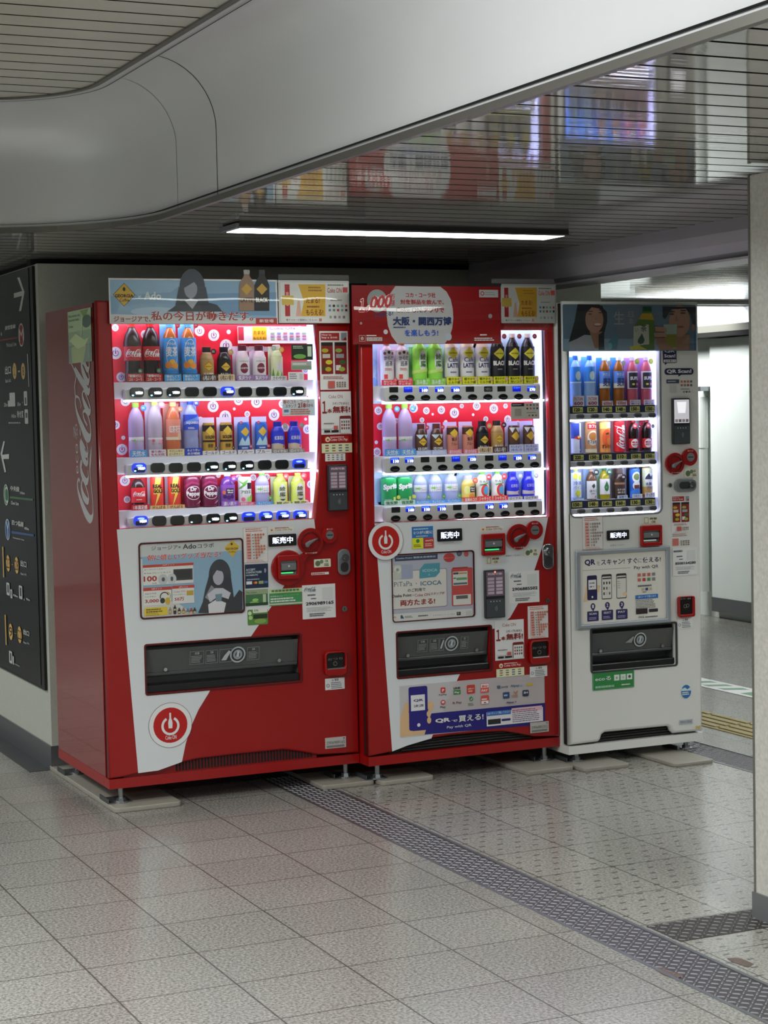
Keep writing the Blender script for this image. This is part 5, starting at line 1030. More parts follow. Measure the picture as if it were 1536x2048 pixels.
for c, bts, tags, prices in (
        ('J', [(287, 157), (427, 156), (566, 154), (703, 150), (840, 148), (975, 146)], [(272, 92), (412, 90), (553, 88), (684, 86), (820, 84), (966, 82)], ['120円', '120円', '140円', '140円', '150円', '150円']),
        ('J', [(294, 612), (434, 608), (572, 605), (709, 601), (846, 597), (981, 594)], [(280, 550), (428, 547), (550, 545), (692, 542), (832, 539), (964, 536)], ['220円', '150円', '150円', '110円', '150円', '150円']),
        ('J', [(298, 1068), (438, 1062), (577, 1057), (715, 1050), (851, 1044), (985, 1037)], [(266, 1003), (420, 998), (552, 994), (683, 988), (826, 982), (966, 977)], ['150円', '140円', '140円', '160円', '130円', '130円'])):
    yr = Y3 + .016; zb_ = wp(c, bts[0][0], bts[0][1], 1, yr).z - .013; zt_ = wp(c, bts[0][0], bts[0][1], 1, yr).z + .011; zl = wp(c, tags[0][0], tags[0][1], 1, yr).z
    rl = obj('button_rail', slab([rr(wx0 + .003, zb_, wx1 - .012, zt_, .008)], yr, yr + .036, .005), mat('silver grey rail', 'c6c8cd', .3), M3); RAILS3.append((zb_, zl + .013))
    obj('price_strip', bx(wx0 + .004, wx1 - .014, yr + .006, yr + .03, zt_ - .002, zl + .013), mat('dark price strip', '2a3050', .35), rl)
    k = CR[c][2] * 515
    for (u, v) in bts:
        p = wp(c, u, v, 1, yr); a_, b_ = 44 / k, 23 / k
        o = obj('select_button', slab([rr(p.x - a_, p.z - b_, p.x + a_, p.z + b_, b_ * .95)], yr - .006, yr + .002, .002), mat('grey button', '5c5e60', .15), rl)
        g = Art(); g.r(p.x - a_ * .8, p.z - b_ * .3, p.x + a_ * .8, p.z + b_ * .05, '202224'); obj('button_face', g.mesh(1, yr - .0063), None, o)
    for (u, v), s in zip(tags, prices):
        p = wp(c, u, v, 1, yr); g = Art(); w_, h_ = 58 / k, 29 / k; g.r(p.x - w_, p.z - h_, p.x + w_, p.z + h_ * 1.25, '232a30'); g.r(p.x - w_, p.z - h_, p.x + w_, p.z + h_ * .8, 'b9b870'); g.t(s[:-1], p.x - w_ * .72, p.z - h_ * .72, p.x + w_ * .45, p.z + h_ * .6, '12180c', .06); g.t('円', p.x + w_ * .55, p.z - h_ * .65, p.x + w_ * .85, p.z + h_ * .0, '1e2614', .02)
        obj('price_tag', g.mesh(1, yr + .0045, th=.001), None, rl)
    obj('rail_light', bx(wx0 + .01, wx1 - .02, yr + .008, yr + .022, zb_ - .007, zb_ - .001), LEDS, rl)
    sh = obj('shelf', bx(x0 + .002, x1 - .002, yr + .037, CASE3 - .003, zb_ + .002, zl + .012), CASEW, M3)
y = Y3 - .0010
# stickers
sticker('scan_sticker', M3, y, 'I', (1085, 560, 1215, 700, '1f1c4a'), [('t', 'QR', 1098, 575, 1200, 602, 'd2d2dc', .04), ('t', 'Scan!', 1095, 615, 1203, 648, 'c9c9d6', .03), ('r', 1090, 668, 1210, 694, 'cfcfd2', .003), ('t', 'QRを買える', 1098, 674, 1205, 690, '2a2a4a', .02), ('pg', [(1100, 700), (1125, 700), (1102, 722)], '1f1c4a')], 'dark blue scan sticker under the sign', .004)
sticker('scan_sticker', M3, y, 'I', (1100, 753, 1378, 812, '1f1c4a'), [('t', 'QR Scan!', 1120, 762, 1358, 802, 'd2d2dc', .04), ('pg', [(1232, 812), (1262, 812), (1232, 832)], '1f1c4a')], 'dark blue QR scan speech bubble', .02)
sticker('payment_marks', M3, y, 'I', None, [('r', 1118, 860, 1240, 895, '3a3f55'), ('ln', 1130, 870, 1230, 885, 1, 'b8bcc8'), ('r', 1148, 912, 1210, 985, 'b4b4ae'), ('grid', 1248, 862, 1370, 930, 4, 2, ['5a5a62', '9a4a48', '6a7a6a', 'a85a50'], .4), ('ln', 1255, 945, 1360, 955, 1, '6a6a6a', .6), ('grid', 1270, 965, 1350, 990, 3, 1, ['3a3f48', '8a6a68'], .4)])
reader(M3, y, 'I', 1160, 1040, 1328, 1476, lit=1)
lever(M3, y, 'J', (1188, 610, 103), (1328, 547, 83))
ok_mark(M3, y, 'J', 1290, 664, 1418, 740)
lock(M3, y, 'J', 1190, 760, 1396, 875, GREYM, horiz=True)
keyhole(M3, y, 'J', 1148, 818, 22)
how_to(M3, y, 'J', 1165, 918, 1345, 1262)
sticker('small_print', M3, y, 'K', None, [('ln', 1165, 235, 1330, 258, 2, 'a06a62', .4), ('r', 1165, 285, 1225, 352, 'b8685c'), ('grid', 1240, 300, 1335, 350, 4, 3, ['6a5a4a', '8a7a6a'], .35)])
contact(M3, y, 'K', 1165, 382, 1410, 640, '8500164280', False)
price_list(M3, y, 'K', 270, 72, 475, 384, '8a7a70', (4, 3, 2, 5, 4, 3, 2, 1))
display(M3, y, 'K', 510, 205, 730, 290)
sticker('small_label', M3, y, 'K', None, [('t', 'お待ちください', 548, 345, 690, 352, '55585a', .0)])
ok_mark(M3, y, 'K', 872, 72, 1020, 132, 1)
bill_slot(M3, y, 'K', 838, 155, 1046, 350, led='7c8a80')
# framed QR poster
A0 = art('K', 1, y); qx0, qz0, qx1, qz1 = A0.box(197, 408, 1138, 1112)
fr = obj('poster_frame', slab([rr(qx0, qz0, qx1, qz1, .003), rr(qx0 + .019, qz0 + .019, qx1 - .019, qz1 - .017, .001)], y - .012, y, .004), mat('aluminium snap frame', 'a9b0b8', .3, metal=.35), M3)
a = art('K', 1, y - .003); a.add([(qx0 + .017, qz0 + .017), (qx1 - .017, qz0 + .017), (qx1 - .017, qz1 - .015), (qx0 + .017, qz1 - .015)], [(0, 1, 2, 3)], 'cfccc4')
a.t('QR', 292, 492, 402, 552, '22204e', .045); a.t('を', 412, 508, 448, 548, '6a6c7a', .0); a.t('スキャン!', 455, 492, 690, 535, '22204e', .03); a.t('すぐ', 715, 478, 815, 528, '22204e', .03); a.t('に', 820, 480, 860, 520, '6a6c7a', .0); a.t('使える!', 868, 470, 1048, 512, '22204e', .04)
a.t('Pay with QR', 782, 555, 1025, 580, '3a3a52', .015); a.r(272, 598, 750, 574, 'a8a8a8')
a.pg([(280, 915), (318, 700), (345, 700), (345, 900)], 'd3b48e'); a.e(425, 780, 22, 'd3b48e', 40)
a.r(316, 652, 418, 888, '1f1c48', .006); a.pg([(316, 830), (335, 895), (418, 890), (418, 800)], '1f1c48'); a.r(330, 695, 408, 785, 'd2d2d8'); a.t('自販', 342, 718, 395, 730, '2a2850', .03); a.t('機で', 342, 755, 392, 765, '2a2850', .03); a.e(370, 862, 11, 'd4d4de')
for u0, v0 in ((460, 640), (606, 632)): a.r(u0, v0, u0 + 104, v0 + 240, '2a2b2e', .006); a.r(u0 + 5, v0 + 22, u0 + 99, v0 + 232, 'c9c6be', .004); a.r(u0 + 8, v0 + 34, u0 + 96, v0 + 42, '3c3c44')
a.grid(470, 700, 555, 850, 3, 3, ['3a3a3c', 'b8b8b4', '5a5a58'], .5); a.ln(615, 700, 650, 780, 4, '8a8a88', .3); a.e(690, 830, 28, 'd3b48e', 20)
for u, v in ((438, 755), (585, 750)): a.pg([(u - 6, v - 14), (u + 8, v), (u - 6, v + 14), (u + 2, v)], '9a9a9c')
for i, (u, v, s) in enumerate(((375, 955, 'SCAN'), (518, 943, 'SELECT'), (660, 935, 'PAY'))):
    a.e(u, v, 29, '2b2756', 34); a.pg([(u - 14, v + 26), (u + 16, v + 22), (u + 4, v + 50)], '2b2756'); a.t(str(i + 1), u - 9, v - 16, u + 9, v + 16, 'c8c8d8', .02)
    a.r(u - 57, v + 52, u + 57, v + 142, '2b2756', .003); a.t(s, u - 36, v + 66, u + 36, v + 80, 'c8c8d8', .02); a.ln(u - 40, v + 108, u + 38, v + 130, 2, 'a8a8c0', .4, i)
a.grid(808, 622, 1000, 705, 4, 2, ['7a7a7a', '5a7a5c', 'b03a34', 'b0605a'], .35); a.rim(805, 738, 1010, 810, .0006, 'b8b4b0'); a.ln(820, 745, 990, 752, 1, '55585c', .8); a.grid(850, 768, 965, 798, 3, 1, ['2f4470', 'b8a48c'], .3); a.ln(865, 808, 912, 816, 1, '55585c', .7)
a.r(795, 845, 1020, 870, '2f66ac'); a.t('QRコードで買えます', 820, 852, 998, 862, 'c4d4e6', .01); a.ln(797, 892, 1010, 965, 6, '5a5a5c', .4); a.r(800, 980, 915, 1025, '2b2024'); a.r(928, 980, 1018, 1005, '2a2a30', .003); a.coke(825, 1050, 885, 1068, '6a6a6c'); a.ln(892, 1050, 1048, 1058, 1, '6a6a6c', .6)
obj('payment_poster', a.mesh(1, y - .003, eps=.00003, th=.001), None, fr)
# coin return, port, labels
A0 = art('K', 1, y); cx0, cz0, cx1, cz1 = A0.box(1210, 858, 1368, 1052)
o = obj('coin_return_cup', slab([rr(cx0, cz0, cx1, cz1, .008), rr(cx0 + .003, cz0 + .012, cx1 - .012, cz1 - .004, .005)], y - .018, y, .003), RED_PL, M3)
obj('cup_flap', bx(cx0 + .002, cx1 - .010, y - .012, y - .001, cz0 + .010, cz1 - .003), mat('cup flap plastic', '1d1a1a', .2), o)
b = Art(); b.t('おつり・返却', cx0 + .008, cz0 + .072, cx1 - .018, cz0 + .079, '8a8684'); b.arc((cx0 + cx1) / 2 - .008, cz0 + .045, .006, .0075, 0, 360, '7c7876', 14); b.arc((cx0 + cx1) / 2 + .004, cz0 + .047, .006, .0075, 0, 360, '7c7876', 14); obj('cup_mark', b.mesh(1, y - .0123), None, o)
caution(M3, y, 'K', 1212, 1078, 1365, 1168)
port(M3, Y3, None, px0, pz0, px1, pz1, mat('dark port rim', '3c3e3f', .35), marks=0)
sticker('eco_sticker', M3, y, 'L', (327, 362, 615, 462, '2c7a3f'), [('rim', 330, 365, 612, 459, .001, '8ab496'), ('t', 'ecoる', 345, 395, 455, 412, 'dfe9df', .01), ('r', 475, 378, 512, 415, 'c4d0c6'), ('r', 519, 374, 556, 411, 'c4d0c6'), ('r', 562, 370, 600, 407, 'c4d0c6'), ('e', 493, 398, 9, '8a9a8c'), ('e', 537, 394, 9, 'aab4ac'), ('e', 581, 388, 11, '3c4a3e'), ('ln', 345, 452, 510, 462, 1, '8ab496', .6), ('ln', 525, 440, 600, 444, 1, 'd0dcd2', .7)], 'green eco sticker below the delivery port', .004)
a = art('L', 1, y - .0008); a.k = 3.444 * 520; a.e(972, 493, 46, 'c8d4de', 53); a.e(972, 493, 43, '2c65a0', 50); a.pg([(940, 475), (965, 465), (980, 478), (1000, 462), (1006, 485), (940, 490)], 'b8cde0'); a.ln(945, 495, 1000, 515, 2, 'c4d6e6', .6); lab(obj('round_sticker', a.mesh(1, y - .0008, th=.0007), None, M3), 'round blue sticker near the lower right corner')
sticker('serial_plate', M3, y, 'L', (925, 690, 1018, 712, 'a7adb4'), [('t', 'FSP-0118265', 932, 697, 1010, 706, '50565c', .01)])
a = art('L', 1, y - .0008); a.e(1045, 739, 12, 'c0a55c'); a.e(1065, 737, 12, 'c0a55c'); a.l = 0; obj('dot_label', a.mesh(1, y - .0008, eps=.0002), None, M3)

# ------------------------------------------------------------------ drinks on show in the three cases
def shape(kind, H, R):
    if kind == 'pet': return [(R * .86, 0), (R * .97, H * .012), (R, H * .05), (R, H * .30), (R * .95, H * .34), (R, H * .38), (R, H * .66), (R * .96, H * .70), (R * .80, H * .79), (R * .55, H * .865), (R * .40, H * .895), (R * .38, H * .925)], (R * .44, H * .918, H)
    if kind == 'cola': return [(R * .80, 0), (R * .92, H * .015), (R * .96, H * .08), (R * .86, H * .22), (R * .84, H * .34), (R * .95, H * .46), (R, H * .60), (R * .98, H * .68), (R * .80, H * .80), (R * .52, H * .885), (R * .40, H * .91), (R * .38, H * .93)], (R * .46, H * .925, H)
    if kind == 'bcan': return [(R * .88, 0), (R, H * .03), (R, H * .60), (R * .97, H * .66), (R * .82, H * .75), (R * .66, H * .80), (R * .63, H * .84)], (R * .62, H * .83, H)
    return [(R * .84, 0), (R, H * .035), (R, H * .93), (R * .88, H * .975), (R * .88, H), (R * .82, H), (R * .80, H * .985)], None
def liquid(col, al): return mat('drink ' + col + str(al), col, .12, alpha=al)
FLAT = .86
def squash(me, f=FLAT):
    for v in me.vertices: v.co.y *= f
def drink(name, kind, H, R, col, capcol, lab_=None, ops=(), card=None, badge=None, plate=None, al=1.0, metal=0.0):
    prof, cap = shape(kind, H, R)
    me = bpy.data.meshes.new('d'); b = lathe(prof, 24); b.to_mesh(me); b.free(); squash(me)
    root = obj(name, me, mat('drink can ' + col, col, .25, metal=metal) if al == 1 else liquid(col, al), None, smooth=True)
    if cap:
        me = bpy.data.meshes.new('d'); b = lathe([(cap[0], cap[1]), (cap[0], cap[2] - .001), (cap[0] - .001, cap[2])], 18); b.to_mesh(me); b.free(); squash(me); obj('cap', me, mat('cap ' + capcol, capcol, .35), root, world=False)
    if lab_:
        z0, z1, lc = lab_[0] * H, lab_[1] * H, lab_[2]; Rl = R * (lab_[3] if len(lab_) > 3 else 1.0) + .0006
        a = Art(lambda u, v: (u * 1.25 * Rl, z0 + v * (z1 - z0)))
        a.r(-1.2, 0, 1.2, 1, lc)
        for o in ops: getattr(a, o[0])(*o[1:])
        me = a.mesh(1, 0, eps=.00022, wrap=Rl); squash(me); obj('label', me, None, root, world=False)
    yf = -R * FLAT
    if card:
        h, cc, txt, tc = card[:4]; a = Art(); w = card[4] if len(card) > 4 else .0325
        a.r(-w, 0.0005, w, h, cc); n = len(txt)
        for i, s in enumerate(txt): a.t(s, -w * .78, h * (.94 - (i + 1) * .86 / n) + h * .03, w * .78, h * (.94 - i * .86 / n) - h * .05, tc, .03)
        obj('price_card', a.mesh(1, yf - .002, th=.0008), None, root, world=False)
    if badge:
        for (x, z, r, cc) in badge:
            a = Art(); a.e(x, z, r, cc); a.e(x, z, r * .86, cc); a.ln(x - r * .6, z - r * .4, x + r * .6, z + r * .4, 2, 'e6dcd8', .5); obj('badge', a.mesh(1, yf - .0035, th=.0006), None, root, world=False)
    if plate:
        pc, w, z1 = plate; obj('backing_plate', bx(-w, w, R * FLAT + .0002, R * FLAT + .0012, .0006, z1), mat('plate ' + pc, pc, .4), root, world=False)
    return root
def leaf(u, v, s, col): return ('pg', [(u + s * (1 if i % 2 == 0 else .38) * math.cos(i * math.pi / 5), v + .45 * s * (1 if i % 2 == 0 else .38) * math.sin(i * math.pi / 5)) for i in range(10)], col)
def diamond(u, v, a, b, col='d2ac3a'): return ('pg', [(u - a, v), (u, v - b), (u + a, v), (u, v + b)], col)
GEO = lambda v, b, a=.55: [diamond(0, v, a * 1.08, b * 1.08, '3c2c14'), diamond(0, v, a, b), ('t', 'GEORGIA', -a * .75, v - b * .12, a * .75, v + b * .12, '3c2c14', .03)]
KINDS = {
 'cola': lambda H: drink('drink_bottle', 'cola', H, .0325, '1a0d0c', 'b01a1a', (.36, .60, 'a8141c', 1.0), [('coke', -.8, .25, .8, .8, 'eee6e6')], (.030, 'a8141c', ['「糖類ゼロ」', 'コカ・コーラ'], 'f0e4e4'), [(.019, .040, .0085, '3a6a4c')]),
 'mugi': lambda H: drink('drink_bottle', 'pet', H, .0285, 'b4692a', '3f8fd0', (.13, .74, '3e8fd2', 1.01), [('e', 0, .58, .024, 'c8dcf0', .052), ('e', 0, .58, .022, '3f8ed4', .049), ('t', 'やかんの', -.55, .80, .4, .88, 'eef4fa', .03), ('t', '麦茶', -.6, .48, .6, .76, 'f2f6fa', .03), ('e', .0, .30, .012, 'e0a040', .014), ('e', .3, .22, .014, 'd88a3a', .012), ('e', -.4, .24, .013, 'c87a30', .012), ('r', -1.2, 0, 1.2, .10, '2f74b8')], (.026, '3f94d8', ['香ばしくて', '甘香ばしい'], 'eef6fc'), [(.022, H * .95, .0095, 'c24a5a')], ('6fb0e6', .031, H * .98), al=.92),
 'gcan': lambda H: drink('drink_can', 'bcan', H, .0265, 'a88a58', '2c2622', (.10, .62, 'a9854e'), GEO(.62, .24) + [('t', '香る微糖', -.6, .14, .6, .28, 'f0e6d0', .03), ('r', -1.2, 0, 1.2, .08, '3a2a1c')], (.024, '4a3830', ['心地よい香り'], 'e6dccc'), [(.019, H * .86, .0105, '3a2422')]),
 'bcan': lambda H: drink('drink_can', 'bcan', H, .0265, '17171a', '1c1c1e', (.10, .62, '1a1a1d'), GEO(.60, .25) + [('t', '香るブラック', -.65, .12, .65, .26, 'e6e0d0', .03), ('r', -1.2, 0, 1.2, .08, 'b8a070')], (.024, 'cbb894', ['心地よい香り'], '4a3a2c'), [(.019, H * .84, .0105, 'b79a5c')]),
 'latte': lambda H: drink('drink_bottle', 'bcan', H, .0265, 'd6c4cc', '5a2030', (.06, .66, 'd9ccd4'), [('t', 'COFFEE & MILK', -.6, .78, .6, .84, '6a3040', .0), ('e', 0, .48, .016, '5a1c2e', .019), ('e', 0, .48, .0145, '6e2438', .0175), ('t', 'COSTA', -.5, .44, .5, .53, 'f0e4e8', .03)], (.020, '8d6a9c', ['贅沢ラテ'], 'f0e6f4'), [(.019, H * .88, .010, 'c8a8c8')], ('e2d4ea', .031, H * .98)),
 'lemon': lambda H: drink('drink_can', 'bcan', H, .024, 'c4d29a', 'd8d0c0', (.05, .66, 'ccd8a8'), [('e', .1, .55, .012, 'eef2e0', .016), ('pg', [(-.9, .1), (-.7, .5), (-.5, .1)], '4f8a3c'), ('pg', [(-.4, .05), (-.1, .4), (.1, .05)], '6aa04a'), ('pg', [(.2, .05), (.5, .35), (.8, .05)], '5a9444')], (.016, 'dcdcd0', ['さわやか'], '5a6a4a'), [(-.019, H * .9, .010, '9ab0a8'), (.012, H * .86, .010, 'd8a83a')], ('e0e6d0', .026, H * .96)),
 'water': lambda H: drink('drink_bottle', 'pet', H, .029, 'c3b8e2', '8cc63e', (.24, .37, 'dcdcec', .97), [leaf(-.45, .5, .016 / .029 * .9, '6aaa3c'), ('t', 'い・ろ・は・す', -.1, .4, .85, .75, '5a5a62', .0)], (.026, '4a94d6', ['天然水'], 'eef4fa'), [(.022, H * .90, .011, '3a7ec0')], al=.62),
 'waterpink': lambda H: drink('drink_bottle', 'pet', H, .028, 'd9cfe2', 'b4d060', (.20, .34, 'e6d2de', .97), [('e', -.4, .6, .006, 'd8506a'), ('e', .5, .5, .009, 'e07a90', .007), ('t', '香り豊か', -.6, .1, .7, .35, '7a4a5a', .0)], (.026, 'e0c8e0', ['香り高い', 'もも天然'], '8a3a6a'), [(.020, H * .92, .011, 'd87a98')], ('dccfe8', .0305, H * .97), al=.55),
 'peach': lambda H: drink('drink_bottle', 'pet', H, .028, 'd8774e', 'd9c07a', (.30, .68, 'e2836e', 1.0), [('t', '紅茶花伝', -.65, .35, .65, .70, 'f6e2dc', .02), ('r', -1.2, 0, 1.2, .14, 'e8c8b0'), ('e', .6, .2, .012, 'f0b090', .016)], (.026, 'e6c9a0', ['やさしい甘さ', 'ピーチティー'], '8a4a2a'), [(.020, H * .86, .0105, 'b0805a')], ('e6a89a', .0305, H * .97), al=.9),
 'aqua': lambda H: drink('drink_bottle', 'pet', H, .0285, 'a9b4e4', '2240b0', (.46, .74, '2a48b8', 1.01), [('pg', [(-1.1, .5), (1.1, .95), (1.1, .7), (-1.1, .3)], '5f80dc'), ('t', 'AQUARIUS', -.72, .36, .72, .56, 'f0f4fc', .04), ('ln', -.5, .05, .3, .2, 2, 'dfe6f8')], (.028, '1f3cb0', ['水より早い', '水分補給'], 'f0f4fc'), [(.015, H * .94, .0105, '24348c')], ('b0b8ea', .031, H * .97), al=.7),
 'gold': lambda H: drink('drink_can', 'can', H, .0235, 'b08a3c', 'b08a3c', (.05, .92, 'b8923f'), [('r', -1.2, .78, 1.2, 1, '2a2018'), diamond(0, .80, .6, .17, 'd8b448'), ('t', 'GOLDEN', -.7, .52, .7, .64, '2a2018', .05), ('r', -1.2, .40, 1.2, .47, '2a2018'), ('t', '微糖', -.35, .20, .35, .34, '4a3a1c', .03)], (.016, 'e8dff0', ['ゴールド'], '5a4a6a'), [(.020, .026, .006, '4a3a30')], ('dcd2ee', .030, H * 1.16)),
 'emerald': lambda H: drink('drink_can', 'can', H, .0235, '2f62b8', '2f62b8', (.05, .92, '2f64bc'), [diamond(0, .74, .62, .17, 'd8a83e'), ('pg', [(-1, .25), (-.4, .55), (-.1, .38), (.4, .6), (1, .25)], 'a8c4ec'), ('r', -1.2, 0, 1.2, .24, '2a55a4'), ('ln', -.5, .12, .5, .2, 1, 'e0e8f6')], (.016, 'e6e0f0', ['ブルー'], '6a3a4a'), [(-.018, H * .98, .006, 'c23a4a'), (.020, .028, .007, 'b84a6a')], ('ccc8f0', .030, H * 1.16)),
 'milktea': lambda H: drink('drink_bottle', 'bcan', H, .0265, '2434b4', '1f2c9c', (.12, .66, '2838bc'), [('t', '紅茶花伝', -.6, .55, .55, .78, 'dfe4f8', .02), ('pg', [(-1.1, .32), (-.2, .36), (1.1, .18), (1.1, 0), (-1.1, 0)], 'b8a894'), ('e', .55, .16, .006, 'b04a48')], (.014, '8f8a80', ['ロイヤル'], 'e8e4dc'), [(.022, H * .86, .010, 'a8a49c')]),
 'colas': lambda H: drink('drink_bottle', 'cola', H, .0265, '2a1010', 'b01a1a', (.22, .66, 'c01a22', 1.0), [('coke', -.78, .40, .78, .75, 'f2eaea'), ('ln', -.4, .15, .4, .25, 1, 'f0dcdc')], (.020, 'c01a22', ['1本満足感'], 'f6e8e8', .034)),
 'realgold': lambda H: drink('drink_can', 'can', H, .0235, 'b83028', 'b0a060', (.05, .94, 'c2382a'), [('pg', [(-.3, 1), (.5, 1), (.1, .62), (.55, .62), (-.5, 0), (-.1, .45), (-.6, .45)], 'e8b84a'), ('t', 'REAL', -.7, .64, .6, .78, '2a1c10', .06), ('t', 'GOLD', -.6, .48, .7, .62, '2a1c10', .06), ('r', -1.2, 0, 1.2, .07, 'c8a050')], (.014, 'c8a468', ['がんばる'], '5a2a1a'), None, ('e0d4e6', .029, H * 1.03)),
 'pepper': lambda H: drink('drink_can', 'can', H, .0305, '5c1030', 'c8c8cc', (.04, .92, '661038'), [('pg', [(-1.1, .75), (-.2, .92), (1.1, .8), (1.1, .72), (-.2, .84), (-1.1, .66)], '8c2a54'), ('e', 0, .5, .031, 'eadce4', .026), ('e', 0, .5, .0285, '661038', .0235), ('t', 'Dr', -.35, .56, .3, .72, 'f4e8ee', .06), ('t', 'Pepper', -.75, .34, .75, .56, 'f4e8ee', .05), ('pg', [(.2, .08), (.8, .22), (.9, .18)], 'd8a8bc')], None),
 'grape': lambda H: drink('drink_bottle', 'pet', H, .0285, '6a3a8e', 'd8d0e4', (.14, .66, '7c4aa0', 1.0), [('r', -.35, .45, .55, .78, '1c1420'), ('t', 'Minute', -.25, .63, .45, .73, 'f0eaf4', .03), ('t', 'Maid', -.2, .50, .4, .60, 'f0eaf4', .03), ('e', -.5, .3, .008, '3a1a5a'), ('e', -.1, .25, .008, '4a2268'), ('e', .3, .3, .008, '3a1a5a'), ('e', -.6, .55, .007, 'd8683a')], (.020, '8f5ab8', ['濃い果汁'], 'f2eaf8', .034), [(.018, H * .84, .011, '7a3a9c')], ('c8a8d8', .029, H * .6), al=.95),
 'aloe': lambda H: drink('drink_can', 'can', H, .0255, 'e0e8e4', 'd8d8d8', (.04, .94, 'dfe8e2'), [('pg', [(-1.1, .95), (-.2, .70), (.3, 1.0), (-.4, .85)], '6aa84a'), ('pg', [(-1.1, .6), (-.5, .75), (.2, .85), (-.6, .62)], '4f9440'), ('r', .1, .60, .8, .84, '1c1c20'), ('t', 'アロエ', -.7, .42, .6, .54, '3a6a3a', .03), ('e', -.4, .2, .008, 'e0607a'), ('e', .4, .2, .012, '9ac85a', .010), ('e', .75, .28, .010, '7ab84a')], (.013, 'd85a7a', ['果実感たっぷり'], 'f6e6ea')),
 'waters': lambda H: drink('drink_bottle', 'pet', H, .0275, 'bcc4f0', '84c440', (.38, .60, 'dfe2f2', .98), [leaf(-.5, .5, .55, '66a83a'), ('t', 'い・ろ・は・す', -.15, .45, .85, .68, '5a5a64', .0), ('ln', -.1, .2, .7, .35, 1, '8a8a96')], (.013, '4a94d6', ['ちょうどいい'], 'eef4fa'), [(.024, .026, .008, '5aa848')], al=.6),
 'green': lambda H: drink('drink_bottle', 'pet', H, .0275, 'b9cf5c', 'd0d860', (.06, .72, 'c3d466', 1.0), [('e', .05, .52, .0165, 'e9ecd2', .030), ('t', '綾', -.35, .55, .4, .78, '5a6a3a', .02), ('t', '鷹', -.35, .28, .4, .50, '5a6a3a', .02), ('pg', [(-.3, .16), (.35, .16), (.05, .06)], '2a3a2a'), ('ln', -.6, .02, .6, .10, 1, 'e6ecc0')], (.010, 'd8de9a', ['旨み'], '5a6a2a'), [(.015, H * .90, .011, 'd0504c')], ('d8e0c4', .0295, H * .9)),
 # middle machine
 'junch': lambda H: drink('drink_bottle', 'pet', H, .0270, 'e6d4d8', 'e07a3c', (.08, .80, 'e2d6e2', 1.0), [('e', -.5, .9, .006, '7a4a30'), ('e', 0, .93, .006, '3a2a24'), ('e', .5, .9, .006, '8a5a40'), ('t', 'からだ', -.6, .68, .6, .82, '5a4a6a', .02), ('t', '巡茶', -.45, .50, .45, .66, '5a4a6a', .02), ('ln', -.5, .36, .5, .44, 2, 'b0504a'), ('r', -.6, .10, -.2, .24, 'd0483c')], (.022, 'd0404a', ['おいしく', 'すこやか'], 'f6e4e4', .034), [(.024, .022, .008, 'd85a60')], ('e2d2e8', .0285, H * .9)),
 'ayataka': lambda H: drink('drink_bottle', 'pet', H, .0300, '8fd04a', '7ac040', (.10, .76, '8cd24e', 1.0), [('e', .15, .60, .017, 'e4f0d4', .044), ('t', '綾', -.2, .64, .5, .84, '3c6a34', .02), ('t', '鷹', -.2, .42, .5, .62, '3c6a34', .02), ('pg', [(-.1, .32), (.45, .32), (.18, .24)], '22402c'), ('pg', [(-1.2, .3), (1.2, .4), (1.2, .3), (-1.2, .2)], 'b6e070')], (.024, '7cc040', ['旨み豊か'], 'f0f8e4'), [(.022, .018, .009, '8cc84c')], ('8cd08a', .031, H * .8), al=.95),
 'cafelatte': lambda H: drink('drink_bottle', 'pet', H, .0285, 'd8c4a8', 'ece6de', (.16, .74, 'e2dcd8', 1.0), [diamond(0, .80, .75, .20, 'c9c23a'), ('t', 'GEORGIA', -.5, .78, .5, .83, '3a3a1c', .03), ('t', 'Café', -.6, .50, .6, .66, '4a4e78', .02), ('t', 'LATTE', -.7, .30, .7, .46, '3a3e68', .05), ('ln', -.4, .1, .5, .2, 1, '6a6a90')], (.030, 'e2e02e', ['軽やかな', 'ミルク感'], '3a3a14'), [(.026, .020, .007, 'c89a8a')]),
 'black': lambda H: drink('drink_bottle', 'pet', H, .0285, '16161a', 'c9c4bc', (.16, .74, '1b1b20', 1.0), [diamond(0, .76, .75, .20, 'c9c23a'), ('t', 'GEORGIA', -.5, .74, .5, .79, '3a3a1c', .03), ('t', 'BLACK', -.8, .36, .8, .52, 'dcdce4', .05), ('ln', -.3, .2, .4, .26, 1, '8a8a94')], (.030, 'e2e02e', ['飲みやすい', '深いコク'], '3a3a14'), [(.018, H * .94, .010, 'b84a5a'), (.026, .020, .007, 'c89a8a')]),
 'icecan': lambda H: drink('drink_can', 'bcan', H, .0245, '4a3026', '5a2c24', (.10, .68, '4c3228'), [('pg', [(-1, .95), (-.4, .70), (.1, .95), (.5, .72), (1, .95)], 'b8c8e8'), diamond(0, .55, .6, .22), ('t', 'GEORGIA', -.4, .52, .4, .58, '3c2c14', .03), ('t', 'ICE COFFEE', -.7, .1, .7, .24, 'f0ece4', .04)], (.018, 'a8b4f0', ['キリッと冷たい'], 'f4f6ff'), [(.016, H * .88, .009, 'c0404a')], ('ccc4f2', .0295, H * 1.03)),
 'browncan': lambda H: drink('drink_can', 'can', H, .0235, 'a86a58', 'b0907c', (.05, .94, 'b87866'), [('r', -1.2, .72, 1.2, 1, '3a2420'), diamond(0, .78, .65, .17), ('t', '贅沢', -.4, .46, .4, .60, '4a2a22', .02), ('t', 'ブルー', -.5, .28, .5, .40, '4a2a22', .02)], (.018, 'c86a7c', ['香りひろがる'], 'f8e8ea', .031), None, ('d4c4ee', .0295, H * 1.14)),
